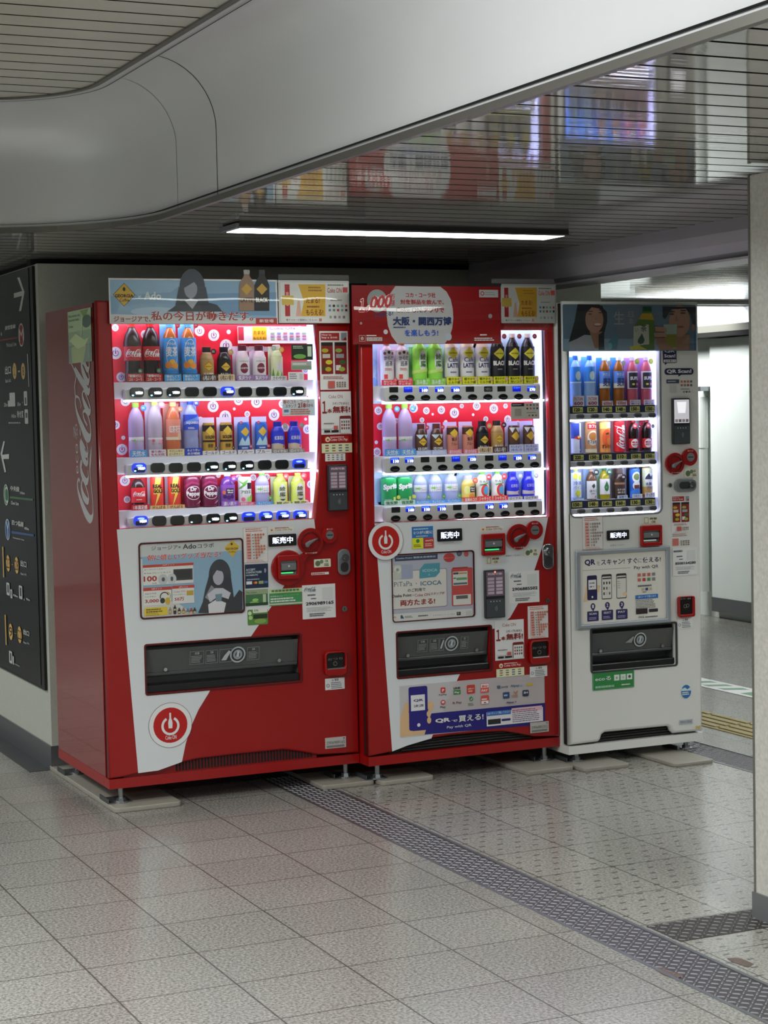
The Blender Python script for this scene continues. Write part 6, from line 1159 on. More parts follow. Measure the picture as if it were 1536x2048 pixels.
 'icecan2': lambda H: drink('drink_can', 'can', H, .0235, '4a3026', 'b0a8a4', (.05, .94, '50362c'), [('pg', [(-1, .98), (-.5, .76), (-.1, .98), (.4, .74), (1, .98)], 'cad6f0'), diamond(0, .62, .65, .20), ('r', -1.2, .0, 1.2, .30, '3a2620'), ('t', 'ICE COFFEE', -.75, .12, .75, .26, 'f0ece4', .05)], (.030, 'b4bcf4', ['キレのよい', '冷たさ'], '5a5aa0'), None, ('ccc6f4', .0295, H * 1.16)),
 'sprite': lambda H: drink('drink_can', 'can', H, .0315, '1f8a4a', 'b9c4d2', (.04, .95, '1f8c4c'), [('t', 'Sprite', -.85, .50, .95, .78, 'f0f6f2', .06, .0, .25), ('ln', -.7, .12, .2, .2, 2, 'b8dcc4'), ('r', .2, .1, .5, .28, 'dce06a')], (.018, 'b9d4c0', ['強炭酸'], '2a6a44'), [(.028, .030, .008, 'c8d84a')]),
 'orange': lambda H: drink('drink_bottle', 'bcan', H, .0275, 'e2c066', 'b8b4d8', (.14, .66, 'e4b85c', 1.0), [('e', -.4, .6, .013, 'f0d080', .016), ('r', -.05, .42, .75, .84, '1c1418'), ('t', 'Minute', .02, .66, .7, .78, 'f0eaf4', .03), ('t', 'Maid', .08, .50, .6, .62, 'f0eaf4', .03), ('e', .2, .15, .014, 'e8863a', .010), ('r', -1.2, 0, 1.2, .06, 'e05a3a')], (.017, 'e2513c', ['果実のコク'], 'f8ece6', .034), [(.020, H * .80, .0115, 'd8603c')]),
 'apple': lambda H: drink('drink_bottle', 'pet', H, .0265, 'e6e6c4', '6ec04a', (.08, .76, 'e2e8cc', 1.0), [('e', .1, .42, .018, 'cc3a30', .024), ('e', .2, .42, .012, '4a9ac0', .017), ('t', 'りんご', -.6, .82, .6, .94, '2a6a4a', .03), ('pg', [(-.6, .72), (.5, .80), (.6, .76), (-.5, .68)], '3a8a4a')], (.020, 'd84438', ['シャキッと'], 'f8ece6', .033), [(.018, H * .82, .0115, 'c23038')]),
 'blueb': lambda H: drink('drink_bottle', 'bcan', H, .0275, '2428b8', '1c1f9c', (.10, .66, '272cc0', 1.0), [('t', '紅茶花伝', -.45, .62, .55, .82, 'cfd4f4', .0), ('pg', [(-1.1, .42), (0, .36), (1.1, .44), (1.1, .16), (-1.1, .16)], 'b8aeb0'), ('e', .6, .28, .006, 'b03a40')], (.013, 'c4c0bc', ['ロイヤル'], '4a4a52'), [(.024, H * .84, .0095, '8f8f92')]),
 # white machine
 'alps': lambda H: drink('drink_bottle', 'pet', H, .0235, '9cc4f0', '2a62c0', (.46, .78, '3c86dc', 1.0), [('e', .1, .45, .013, 'b4d4f6', .018), ('t', '水', -.3, .28, .5, .66, 'eaf2fc', .02), ('r', -1.2, 0, 1.2, .08, 'c4dcf6')], (.042, 'd2e2f6', ['アルプスの水', '600'], '9a2a4a', .026), None, ('5a9ce6', .0255, H * .98), al=.85),
 'mugi2': lambda H: drink('drink_bottle', 'pet', H, .0235, '9a5a1c', 'dfe4ea', (.36, .70, '5a86dc', 1.0), [('r', -1.2, .0, 1.2, .28, 'd8cfc0'), ('t', 'やさしい', -.6, .72, .6, .90, 'eef2fa', .03), ('t', '麦茶', -.6, .10, .7, .62, '26356c', .04)], (.020, 'd8c8c8', ['600ml'], 'a04a3c', .025), [(.010, H * .86, .0105, 'dfe6f2')], ('3f86e4', .0255, H * .98), al=.95),
 'supli': lambda H: drink('drink_bottle', 'pet', H, .0235, 'c25a6c', 'c8b0d4', (.34, .70, 'c9c0cc', 1.0), [('r', -.85, .04, .85, .92, '22222c', .004), ('t', 'SUPLI', -.65, .50, .65, .70, 'ecebf0', .05), ('e', -.2, .26, .006, 'd8c84a', .004), ('r', .2, .2, .7, .32, 'c8607a')], (.022, 'e2dcee', ['おいしく', '続ける'], '8a4a7a', .025), [(.010, H * .90, .0115, 'c6d43a')], ('a87ac8', .0255, H * .98), al=.9),
 'energy': lambda H: drink('drink_can', 'can', H, .0215, 'b8bec8', 'c0c4cc', (.03, .96, 'c4cad4'), [('r', -1.2, .48, .25, 1, '2a3f90'), ('r', .25, .0, 1.2, .48, '2a3f90'), ('pg', [(-.7, .50), (.0, .58), (.7, .50), (.1, .44)], 'c0303a'), ('e', .1, .53, .005, 'e0b83a'), ('ln', -.6, .06, .6, .14, 1, 'e8ecf2')], None, None, ('c2d4f2', .0245, H * 1.04), metal=.3),
 'soup': lambda H: drink('drink_can', 'can', H, .0235, 'c9a06a', 'c8c0b0', (.03, .96, 'b9875a'), [('r', -.8, .78, .8, .97, 'a8242c'), ('t', 'カフェ', -.6, .82, .6, .94, 'f4ece0', .05), ('e', 0, .48, .024, 'e8ddc4', .030), ('e', 0, .54, .018, 'b87a3c', .016), ('t', 'カフェオレ', -.75, .30, .75, .42, '4a2a18', .05), ('r', -1.2, 0, 1.2, .12, 'd8c8a4')], None),
 'orangecan': lambda H: drink('drink_can', 'can', H, .0235, 'd8863c', 'd0c8b8', (.03, .96, 'e08a4a'), [('r', -1.2, .78, .0, 1, 'e2cc6a'), ('r', .0, .80, 1.2, 1, 'd4d8e2'), ('e', 0, .46, .022, 'd2582e', .036), ('pg', [(-.3, .62), (.2, .66), (.3, .60), (-.1, .58)], '2a3a1c'), ('e', .3, .36, .012, 'e0783a', .016), ('t', 'オレンジ', -.75, .12, .75, .26, '5a2418', .05)], None),
 'colacan': lambda H: drink('drink_can', 'can', H, .0235, 'b01a24', 'c4c4c8', (.03, .96, 'c01c28'), [('coke', -.75, .10, .85, .92, 'f2ecec', True)], None, None, ('e0b8c4', .0245, H * 1.03)),
 'colabot': lambda H: drink('drink_bottle', 'cola', H, .0215, '1c0e0c', 'a81a1c', (.12, .42, 'b01c22', 1.0), [('e', -.1, .5, .017, 'ece4e2', .018), ('t', '飲み', -.6, .52, .4, .72, 'b01c22', .05), ('t', '切り', -.6, .26, .4, .46, 'b01c22', .05)], None, [(-.004, H * .82, .0115, 'a03a44'), (.017, H * .80, .007, '3a2428')], ('c03a4c', .0225, H * 1.0)),
 'lemoncard': lambda H: drink('drink_bottle', 'pet', H, .0215, 'c4d8ee', 'd8d84a', (.10, .86, 'c6d8f0', 1.0), [('e', -.4, .86, .010, 'd8d44a', .012), ('e', .4, .80, .009, 'b8cc3c', .010), ('t', '冷凍', -.7, .50, .7, .66, '5a7ab8', .02), ('t', 'パイン', -.7, .34, .7, .46, '7a8ac0', .02), ('pg', [(0, .05), (.5, .14), (.2, .28), (-.2, .28), (-.5, .14)], 'c8d03a')], (.010, '9ab8e0', ['つめたい'], 'f0f4fa', .024), None, ('b0cdf2', .0245, H * .98), al=.9),
 'tea': lambda H: drink('drink_bottle', 'pet', H, .0215, '6a4a34', 'b8a890', (.04, .62, 'cfd4d8', 1.0), [('pg', [(-.3, .72), (.1, .86), (.3, .70), (0, .56)], '2c3a2c'), ('t', 'ほうじ', -.6, .36, .6, .50, '3a4248', .03), ('ln', -.4, .24, .4, .32, 1, '6a7278'), ('pg', [(.1, .05), (.3, .2), (.45, .05)], 'b05a4a')], None, [(.012, H * .9, .012, '22282a')], ('a4c6ee', .0245, H * 1.04)),
 'greentea': lambda H: drink('drink_bottle', 'pet', H, .0220, 'a89c1e', '2c6a44', (.16, .66, 'd0dad2', 1.0), [('pg', [(0, .88), (.4, .48), (.28, .26), (0, .18), (-.28, .26), (-.4, .48)], '2c6a3c'), ('e', -.1, .45, .004, '6a9a5c')], None, [(.012, H * .88, .012, '24503c')], ('a8d8c4', .0245, H * 1.0), al=.95),
 'bosslike': lambda H: drink('drink_can', 'bcan', H, .0235, '3c2a24', '5a4a44', (.04, .66, '3e2b24'), [('e', .1, .92, .010, '2a2024', .010), ('r', -1.2, .70, 1.2, .80, '8a6a4c'), ('t', 'コクと香り', -.7, .36, .7, .48, 'e0d4c4', .04), ('t', 'ほろ苦', -.6, .22, .6, .33, 'e8dcc8', .04), ('r', -1.2, 0, 1.2, .10, '2a1c18')], (.014, 'c4d0ee', ['深煎り'], '3a4a7a', .024), [(.006, H * .72, .011, '2a2224')], ('6a5a54', .0245, H * 1.0)),
 'bluecan': lambda H: drink('drink_can', 'can', H, .0225, '2a5ab0', 'b8c0cc', (.03, .96, '2c62bc'), [('e', 0, .72, .020, 'c8d4e6', .022), ('e', 0, .74, .014, '6a7a4c', .014), ('e', 0, .42, .018, 'dfe4ec', .018), ('r', -.4, .30, .5, .44, '6a3a2c'), ('pg', [(-1.1, .2), (0, .32), (1.1, .22), (1.1, 0), (-1.1, 0)], '3a7ad0')], (.016, 'dfe6f2', ['つめたい'], '4a6aa8', .024), None, ('22242c', .0245, H * 1.02)),
 'beercan': lambda H: drink('drink_can', 'can', H, .0225, 'c8b47a', 'c8ccd0', (.03, .96, 'b8c4a0'), [('r', -1.2, .0, 1.2, .36, 'b08a4a'), ('e', 0, .66, .021, 'e8ecf0', .024), ('pg', [(-.6, .70), (-.1, .84), (.2, .72), (.6, .80), (.7, .62), (-.7, .62)], '2c3446'), ('t', '水割', -.6, .40, .3, .52, '3a4a8a', .04), ('t', 'プラス', -.5, .26, .6, .38, '4a5a9a', .04), ('r', -1.2, 0, 1.2, .08, '8a3a24')], (.020, 'd8dce0', ['すっきり'], '4a5a5a', .024), None, ('3a3c44', .0245, H * 1.02)),
}
DESC = {'cola': 'dark cola bottle with red label', 'mugi': 'amber tea bottle with big blue label', 'gcan': 'gold brown coffee bottle-can', 'bcan': 'black coffee bottle-can with gold diamond', 'latte': 'pale coffee bottle with dark round logo', 'lemon': 'small pale green can with leaves', 'water': 'tall clear water bottle with green cap', 'waterpink': 'clear bottle with pink fruit', 'peach': 'orange pink tea bottle', 'aqua': 'sports drink bottle with blue label', 'gold': 'gold and black coffee can', 'emerald': 'blue coffee can with gold diamond', 'milktea': 'blue milk tea bottle-can', 'colas': 'small cola bottle with red label', 'realgold': 'red can with yellow lightning', 'pepper': 'large maroon soda can', 'grape': 'purple grape juice bottle', 'aloe': 'white can with green aloe leaves', 'waters': 'short clear water bottle with green cap', 'green': 'yellow-green tea bottle', 'junch': 'pale tea bottle with red card', 'ayataka': 'bright green tea bottle', 'cafelatte': 'white latte bottle with yellow diamond', 'black': 'black coffee bottle with yellow diamond', 'icecan': 'brown ice coffee bottle-can', 'browncan': 'slim pinkish brown coffee can', 'icecan2': 'short brown ice coffee can', 'sprite': 'large green soda can', 'orange': 'yellow orange-juice bottle', 'apple': 'cream bottle with red apple', 'blueb': 'round shouldered blue bottle', 'alps': 'blue water bottle with large 600 card', 'mugi2': 'amber barley tea bottle on blue', 'supli': 'pink red drink bottle with black label', 'energy': 'blue and silver energy can', 'soup': 'tan coffee can with cup picture', 'orangecan': 'orange juice can', 'colacan': 'red cola can with white script', 'colabot': 'leaning small cola bottle', 'lemoncard': 'pale blue bottle with yellow fruit', 'tea': 'brown tea bottle with pale label', 'greentea': 'yellow-green tea bottle with leaf drop', 'bosslike': 'dark brown coffee bottle-can', 'bluecan': 'blue can with cup picture', 'beercan': 'tan and green can with mountains'}
ORD = ['first', 'second', 'third', 'fourth', 'fifth', 'sixth', 'seventh', 'eighth', 'ninth', 'tenth']
PROTO = {}
def copy_tree(o, parent=None):
    c = o.copy(); COL.objects.link(c); c.parent = parent
    for ch in list(o.children): copy_tree(ch, c)
    return c
def stock(c, yd, zs, row, shelf, machine):
    for i, (k, u, vt) in enumerate(row):
        p = wp(c, u, vt + 60, 1, yd); H = max(.05, wp(c, u, vt, 1, yd).z - zs)
        if k not in PROTO or abs(PROTO[k][1] / H - 1) > .12 and False: o = KINDS[k](H); PROTO[k] = (o, H)
        else: o = copy_tree(PROTO[k][0])
        # the row leans a little with the camera roll only in the picture: x is read at shelf height
        o.location = (wp(c, u, vt, 1, yd).x, yd, zs + .0005); o.scale = (1, 1, 1)
        o['label'] = '%s, %s on %s shelf of %s machine' % (DESC[k], ORD[i], shelf, machine)
        o['category'] = 'can' if o.name.startswith('drink_can') else 'bottle'; o['group'] = 'drinks on the %s shelf of the %s machine' % (shelf, machine)
YD = .082
for (c, row), (rz0, rz1), sh in zip((
        ('A', [('cola', 186, 372), ('cola', 296, 372), ('mugi', 410, 372), ('mugi', 518, 372), ('gcan', 628, 515), ('bcan', 730, 515), ('latte', 838, 505), ('latte', 937, 505), ('lemon', 1040, 502)]),
        ('B', [('water', 208, 195), ('waterpink', 320, 182), ('peach', 428, 190), ('aqua', 532, 178), ('gold', 640, 312), ('gold', 743, 310), ('emerald', 847, 308), ('emerald', 950, 306), ('milktea', 1047, 305), ('milktea', 1145, 302)]),
        ('B', [('colas', 222, 627), ('realgold', 332, 624), ('realgold', 436, 622), ('pepper', 540, 630), ('pepper', 644, 634), ('grape', 750, 612), ('aloe', 852, 632), ('waters', 955, 606), ('green', 1062, 612), ('green', 1166, 606)])), RAILS1, ('top', 'middle', 'bottom')):
    stock(c, Y1 + YD, rz1 + .022, row, sh, 'left red')
for (c, row), (rz0, rz1), sh in zip((
        ('E', [('junch', 288, 500), ('junch', 393, 500), ('ayataka', 515, 470), ('ayataka', 622, 470), ('cafelatte', 736, 450), ('cafelatte', 846, 450), ('cafelatte', 953, 450), ('black', 1060, 445), ('black', 1166, 442), ('black', 1272, 440)]),
        ('F', [('water', 215, 120), ('water', 333, 116), ('icecan', 455, 255), ('icecan', 570, 252), ('browncan', 690, 270), ('browncan', 806, 266), ('bcan', 914, 252), ('gcan', 1024, 250), ('icecan2', 1150, 266), ('icecan2', 1262, 262)]),
        ('F', [('sprite', 212, 655), ('sprite', 328, 652), ('waters', 447, 628), ('waters', 562, 626), ('waters', 678, 622), ('orange', 806, 640), ('apple', 912, 614), ('apple', 1028, 612), ('blueb', 1138, 614), ('blueb', 1256, 606)])), RAILS2, ('top', 'middle', 'bottom')):
    stock(c, Y2 + YD, rz1 + .004, row, sh, 'middle red')
for (c, row), (rz0, rz1), sh in zip((
        ('I', [('alps', 240, 632), ('alps', 375, 632), ('mugi2', 520, 640), ('mugi2', 655, 640), ('supli', 785, 642), ('supli', 918, 642)]),
        ('J', [('energy', 245, 210), ('soup', 387, 206), ('orangecan', 522, 202), ('colacan', 660, 198), ('colabot', 797, 195), ('colabot', 925, 190)]),
        ('J', [('lemoncard', 245, 655), ('tea', 394, 665), ('greentea', 520, 655), ('bosslike', 665, 658), ('bluecan', 808, 656), ('beercan', 930, 648)])), RAILS3, ('top', 'middle', 'bottom')):
    stock(c, Y3 + YD, rz1 - .001, row, sh, 'white')

# ------------------------------------------------------------------ boards on top of the machines
ACR = clear('clear acrylic', ior=1.5)
def bulge(x0, x1, z0, z1, y, sag, seed=0):
    bm = bmesh.new(); n, m = 14, 24; rows = []
    for j in range(n + 1):
        t = -1 + 2 * j / n; rows.append([bm.verts.new((x0 + (x1 - x0) * i / m, y - sag * (1 - t * t) - .0007 * math.sin(i * 1.1 + seed) - .0005 * math.sin(i * .45 + j * .5 + seed), z0 + (z1 - z0) * j / n)) for i in range(m + 1)])
    for a, b in zip(rows, rows[1:]):
        for i in range(m): bm.faces.new((a[i], a[i + 1], b[i + 1], b[i]))
    return bm
def board(label, c, rect, y, ops, cover=None, seed=0, base_rad=0.0):
    a = art(c, 1, y); x0, z0, x1, z1 = a.box(*rect[:4]); a.r(*rect, base_rad)
    for o in ops: getattr(a, o[0])(*o[1:])
    me = a.mesh(1, y, eps=.00008, th=.002)
    r = thing('advert_board', label, 'advert board', ((x0 + x1) / 2, y, z0), 'advert boards on the machines'); obj('printed_sheet', me, None, r)
    if cover:
        u = cover; b = art(c, 1, y); q = b.box(*u); o = obj('acrylic_cover', bulge(*[q[i] for i in (0, 2, 1, 3)], y - .004, .017, seed), ACR, r, smooth=True)
    obj('hook', bx(x0 + .02, x0 + .05, y + .002, -.001 if c == 'A' else y + .012, z0 + .02, z0 + .03), GREY_PL, r)
    return r
YA = Y1 - .016
G2 = lambda u, v, rr_: [('pg', [(u - rr_, v), (u, v - rr_ * 1.05), (u + rr_, v), (u, v + rr_ * 1.05)], '3c3014'), ('pg', [(u - rr_ * .94, v), (u, v - rr_), (u + rr_ * .94, v), (u, v + rr_)], 'c49f3c'), ('t', 'GEORGIA', u - rr_ * .82, v - rr_ * .06, u + rr_ * .84, v + rr_ * .26, '2e2410', .04), ('t', 'Coffee', u - rr_ * .4, v + rr_ * .34, u + rr_ * .5, v + rr_ * .62, '2e2410', .01), ('e', u, v - rr_ * .5, rr_ * .12, '2e2410', rr_ * .17)]
board('wide sky blue coffee advert board on top of the left red machine', 'A', (50, 106, 1052, 377, 'cfd3d5'), YA,
      [('r', 58, 116, 1042, 372, '7fa0ba'), ('pg', [(60, 118), (500, 126), (420, 190), (60, 215)], '8fb0c8'), ('pg', [(600, 200), (1040, 190), (1040, 330), (520, 320)], '6a8cab'), ('e', 560, 300, 170, 'a9bccb', 32), ('e', 330, 305, 150, '9fb6c8', 26),
       ('pg', [(62, 320), (930, 345), (1042, 345), (1042, 376), (64, 374)], 'c2c4c2')] + G2(142, 205, 66) +
      [('t', '×', 222, 208, 245, 226, 'c3ccd2', .0), ('t', 'Ado', 258, 188, 362, 236, 'c8d0d6', .03),
       ('e', 545, 165, 78, '3d434c', 110), ('pg', [(465, 160), (625, 160), (650, 300), (440, 300)], '3d434c'), ('e', 535, 170, 40, '8a8f9a', 55), ('pg', [(395, 305), (460, 260), (530, 235), (600, 240), (690, 265), (725, 305)], '363b43'), ('pg', [(500, 240), (535, 225), (580, 238), (545, 290)], '9da1aa'), ('pg', [(480, 175), (500, 110), (580, 105), (590, 175), (555, 130)], '3d434c'),
       ('t', 'ジョージアで、', 80, 332, 300, 366, '8e3a36', .03), ('t', '私の今日が動きだす。', 300, 302, 905, 360, 'd5d2cf', .07), ('t', '私の今日が動きだす。', 300, 302, 905, 360, '94332f', .03),
       ('r', 920, 343, 1045, 378, 'a8352f'), ('t', '新登場', 940, 350, 1025, 370, 'd6c6c2', .03)] +
      [q for (u, bc, lc, tx) in ((865, '8a705c', 'b09a84', 'LATTE'), (955, '1d1e21', '2a2a2e', 'BLACK')) for q in (('pg', [(u - 44, 300), (u - 44, 150), (u - 30, 115), (u - 17, 95), (u - 17, 62), (u + 17, 62), (u + 17, 95), (u + 30, 115), (u + 44, 150), (u + 44, 300)], bc), ('r', u - 18, 58, u + 18, 84, 'a9a9a6' if u < 900 else '2c2c30'), ('pg', [(u - 32, 172), (u, 138), (u + 32, 172), (u, 206)], 'b8923a'), ('t', tx, u - 36, 222, u + 36, 250, 'c9c6c0' if u > 900 else '3a3230', .04))],
      (52, 150, 1050, 385), 0)
PAYOPS = lambda X, Yv, S, P='': [('r', *[f for f in (X(0.03), Yv(.05), X(.98), Yv(.99))], P + 'c9cac6'), ('r', X(.09), Yv(.10), X(.17), Yv(.84), P + 'a3262c'), ('r', X(.11), Yv(.28), X(.15), Yv(.6), P + 'c98a88'), ('pg', [(X(.28), Yv(.1)), (X(.66), Yv(.1)), (X(.66), Yv(.84)), (X(.32), Yv(.84)), (X(.36), Yv(.5))], P + 'c69c2e'), ('pg', [(X(.25), Yv(.84)), (X(.27), Yv(.5)), (X(.3), Yv(.46)), (X(.33), Yv(.84))], P + 'caa08c'), ('r', X(.05), Yv(.36), X(.22), Yv(.58), P + 'c2a64a'),
       ('ln', X(.42), Yv(.14), X(.64), Yv(.28), 2, '8a6418', .5), ('t', 'たまる!', X(.39), Yv(.42), X(.58), Yv(.54), '6a2c12', .03), ('t', 'もらえる!', X(.39), Yv(.68), X(.63), Yv(.82), '6a2c12', .03), ('ln', X(.40), Yv(.58), X(.62), Yv(.66), 1, '7a4a18', .5),
       ('ln', X(.69), Yv(.1), X(.97), Yv(.14), 1, '5c5c5a', .7), ('t', 'Coke ON', X(.685), Yv(.18), X(.885), Yv(.30), '9a3a38', .01), ('r', X(.90), Yv(.17), X(.97), Yv(.29), 'a83a36'), ('ln', X(.73), Yv(.45), X(.93), Yv(.49), 1, '6c6c6a', .6), ('grid', X(.69), Yv(.55), X(.98), Yv(.75), 5, 2, [P + '5a8a68', P + '2f3236', P + 'a04a44', P + '5a7a9a', P + '6a9aa0'], .45), ('grid', X(.70), Yv(.80), X(.95), Yv(.92), 4, 1, ['6a6c72', '8a8c92'], .5), ('r', X(.09), Yv(.88), X(.62), Yv(.97), P + 'd4d4d0'), ('t', '電子マネーの登録はこちら>>>', X(.11), Yv(.90), X(.55), Yv(.95), '4a3a36', .01), ('r', X(.57), Yv(.89), X(.61), Yv(.96), 'b06a5c')]
board('small white and yellow app payment board on the left red machine', 'A', (1052, 118, 1475, 373, 'b9bbb8'), YA - .004, [('r', 1052, 84, 1470, 119, 'A:8c8e8c:0.35')] + PAYOPS(lambda t: 1052 + 423 * t, lambda t: 118 + 255 * t, 1), (1054, 150, 1474, 376), 2)
YB = Y2 - .016
t_ = 'T:'
board('large red and white event campaign board on top of the middle red machine', 'E', (46, 106, 1090, 514, t_ + 'a2181c'), YB,
      [('e', 225, 215, 78, t_ + 'aab4b2', 80), ('pg', [(352, 112), (665, 116), (708, 150), (738, 205), (752, 270), (756, 340), (748, 410), (728, 470), (698, 512), (365, 514), (325, 460), (300, 390), (290, 310), (294, 230), (315, 165)], t_ + 'd3d8da'),
       ('t', ',000', 140, 184, 318, 300, 'd6cfcc', .09, .12, .18), ('t', '１', 92, 196, 136, 296, 'd6cfcc', .09, .25), ('t', ',000', 140, 184, 318, 300, '9a2228', .035, .12, .18), ('t', '１', 94, 200, 134, 294, '9a2228', .03, .25), ('t', '万', 318, 168, 348, 200, '9a2228', .03), ('t', '名様', 322, 208, 346, 250, '9a2228', .02), ('t', 'に当たる!', 208, 300, 335, 332, '1e2a52', .04, .0, .45), 
       ('t', 'コカ・コーラ社', 422, 157, 632, 194, '8c2424', .04), ('t', '対象製品を飲んで、', 384, 206, 690, 242, '8c2424', .04), ('t', 'Coke ON.', 355, 262, 542, 298, '6a2c2c', .0), ('t', 'アプリで', 548, 262, 692, 298, '8c2424', .05), ('t', '大阪・関西万博', 332, 326, 742, 388, '14254f', .05), ('ln', 336, 394, 445, 406, 1, '2a3a5c', .7), ('t', 'を楽しもう!', 415, 416, 650, 462, '2448a0', .04),
       ('r', 934, 138, 1068, 192, t_ + 'c9cccb'), ('arc', 957, 164, 10, 16, 0, 360, '8a2a30'), ('ln', 975, 150, 1055, 180, 2, '8a8c90', .5), ('e', 1012, 322, 16, t_ + 'b4b8b6', 16), ('e', 282, 432, 17, t_ + 'e4e8ea', 17), ('e', 720, 466, 26, t_ + 'd0dbe6', 28), ('e', 110, 372, 9, t_ + 'a8b0ae', 9),
       ('rim', 97, 456, 140, 498, .0008, 'd0b8b4'), ('power', 118, 478, 17, 'd8c8c4'), ('ln', 148, 452, 235, 464, 1, 'd8c4c0', .6), ('r', 148, 470, 258, 496, t_ + 'd8d0d0'), ('t', 'コーク・オン', 154, 474, 250, 492, '8a2a28', .01), ('ln', 900, 470, 1060, 496, 2, 'e8d4d0', .5), ('ln', 940, 446, 1000, 460, 1, 'e0c8c4', .6)],
      (48, 200, 1088, 520), 1)
board('small white and yellow app payment board on the middle red machine', 'E', (1092, 96, 1475, 372, t_ + 'b9bbb8'), YB - .004, [('r', 1022, 60, 1460, 97, 'A:8c8e8c:0.35')] + PAYOPS(lambda t: 1075 + 400 * t, lambda t: 96 + 276 * t, 1, t_), (1094, 160, 1474, 432), 3)
YC = Y3 - .018
SK, SK2, HR = 'T:b98f78', 'T:a57c66', '15171b'
board('bluish tea advert board with two smiling drinkers on top of the white machine', 'I', (122, 136, 1405, 582, 'T:6d8699'), YC,
      [('r', 640, 136, 860, 580, 'T:7b8794'), ('r', 1380, 300, 1405, 582, 'T:3f78a8'), ('r', 122, 470, 1060, 582, 'T:8fa9bd'),
       ('pg', [(265, 136), (470, 138), (545, 210), (550, 300), (520, 420), (520, 575), (460, 575), (330, 440), (180, 500), (235, 300)], HR), ('pg', [(180, 510), (330, 430), (470, 440), (500, 578), (190, 578)], 'T:a8adb6'), ('pg', [(380, 400), (500, 400), (505, 560), (430, 560)], SK2),
       ('e', 425, 285, 106, SK, 135), ('pg', [(310, 150), (500, 150), (535, 230), (480, 180), (400, 165), (335, 235), (315, 330), (300, 300)], HR), ('e', 385, 232, 22, '3a2c28', 6), ('e', 482, 218, 20, '3a2c28', 6), ('e', 388, 205, 30, '3c2e2a', 5), ('e', 485, 192, 26, '3c2e2a', 5), ('e', 455, 335, 48, '8a4a48', 20), ('e', 455, 330, 40, 'T:d8d2cc', 12), ('e', 440, 280, 12, SK2, 8), ('pg', [(465, 430), (510, 400), (522, 575), (465, 575)], HR),
       ('t', '生', 610, 205, 710, 330, 'T:aeb4b4', .0), ('t', '日', 750, 205, 800, 260, 'T:a4acac', .0), ('t', '本', 750, 270, 800, 330, 'T:a4acac', .0), ('pg', [(560, 500), (610, 430), (660, 440), (640, 570), (570, 575)], 'T:5f93a2'), ('e', 575, 540, 24, 'T:7fc4c4', 36),
       ('pg', [(790, 575), (800, 360), (850, 280), (880, 230), (888, 160), (972, 160), (975, 230), (1000, 290), (1000, 575)], 'T:5d7f3a'), ('pg', [(850, 280), (880, 225), (975, 225), (1000, 290)], 'T:c2a22c'), ('r', 888, 158, 972, 205, 'T:2c5a3e'), ('pg', [(800, 350), (945, 330), (950, 520), (795, 540)], 'T:c8cabc'), ('t', '茶', 868, 330, 925, 400, '3a4438', .02), ('t', 'い', 815, 365, 845, 400, '3a4438', .0), ('pg', [(880, 415), (905, 480), (895, 510), (865, 522), (838, 505), (842, 475)], '1f3a2c'), ('pg', [(760, 545), (850, 530), (930, 572), (770, 575)], 'T:d2cf4a'),
       ('pg', [(1180, 576), (1200, 430), (1340, 430), (1330, 576)], SK2), ('e', 1240, 300, 128, SK, 165), ('pg', [(1078, 160), (1395, 165), (1398, 330), (1370, 350), (1345, 230), (1300, 180), (1160, 185), (1100, 280), (1082, 260)], HR), ('e', 1372, 365, 22, SK2, 42), ('e', 1165, 232, 32, '3a2c26', 9), ('e', 1272, 222, 34, '3a2c26', 9), ('e', 1165, 208, 40, '2c2220', 7), ('e', 1275, 198, 40, '2c2220', 7), ('pg', [(1210, 230), (1228, 300), (1190, 305)], SK2), ('e', 1250, 355, 42, '6e4038', 12),
       ('pg', [(1085, 330), (1215, 330), (1210, 560), (1110, 560)], 'T:a9bfb4'), ('pg', [(1092, 425), (1212, 425), (1208, 555), (1112, 555)], 'T:8f8a3a'), ('pg', [(1000, 350), (1110, 360), (1120, 400), (1010, 400)], SK), ('pg', [(990, 410), (1110, 410), (1115, 450), (1000, 455)], SK), ('pg', [(1000, 462), (1105, 458), (1110, 500), (1030, 510)], SK2), ('pg', [(1050, 575), (1010, 510), (1110, 505), (1190, 575)], SK2)],
      (122, 200, 1403, 585), 4, .006)
# ------------------------------------------------------------------ stone pads under the feet
PADM = mat('pale stone pad', '9a968b', .5, noise=.12, nscale=30)
for i, (x0, x1, yf, yb, zt, lb) in enumerate(((.004, .258, -.048, .90, .018, 'pale stone pad under the left end of the left red machine'), (.815, 1.035, -.055, .80, .018, 'pale stone pad under the right end of the left red machine'), (1.042, 1.270, -.095, .78, .018, 'pale stone pad under the left end of the middle red machine'), (1.62, 1.832, -.205, .72, .018, 'pale stone pad under the right end of the middle red machine'), (1.842, 2.055, -.262, .70, .016, 'pale stone pad under the left end of the white machine'), (2.20, 2.392, -.355, .60, .0145, 'pale stone pad under the right end of the white machine'))):
    c = bpy.data.curves.new('t', 'CURVE'); me = slab([rr(x0, yf, x1, yb, .02)], 0, zt, .003)
    for v in me.vertices: x, y, z = v.co; v.co = (x, z, zt - y)
    me.flip_normals(); o = obj('stone_pad', me, PADM); rebase(o, ((x0 + x1) / 2, (yf + yb) / 2, 0)); tag(o, lb, 'stone pad', 'stone pads under the machine feet')
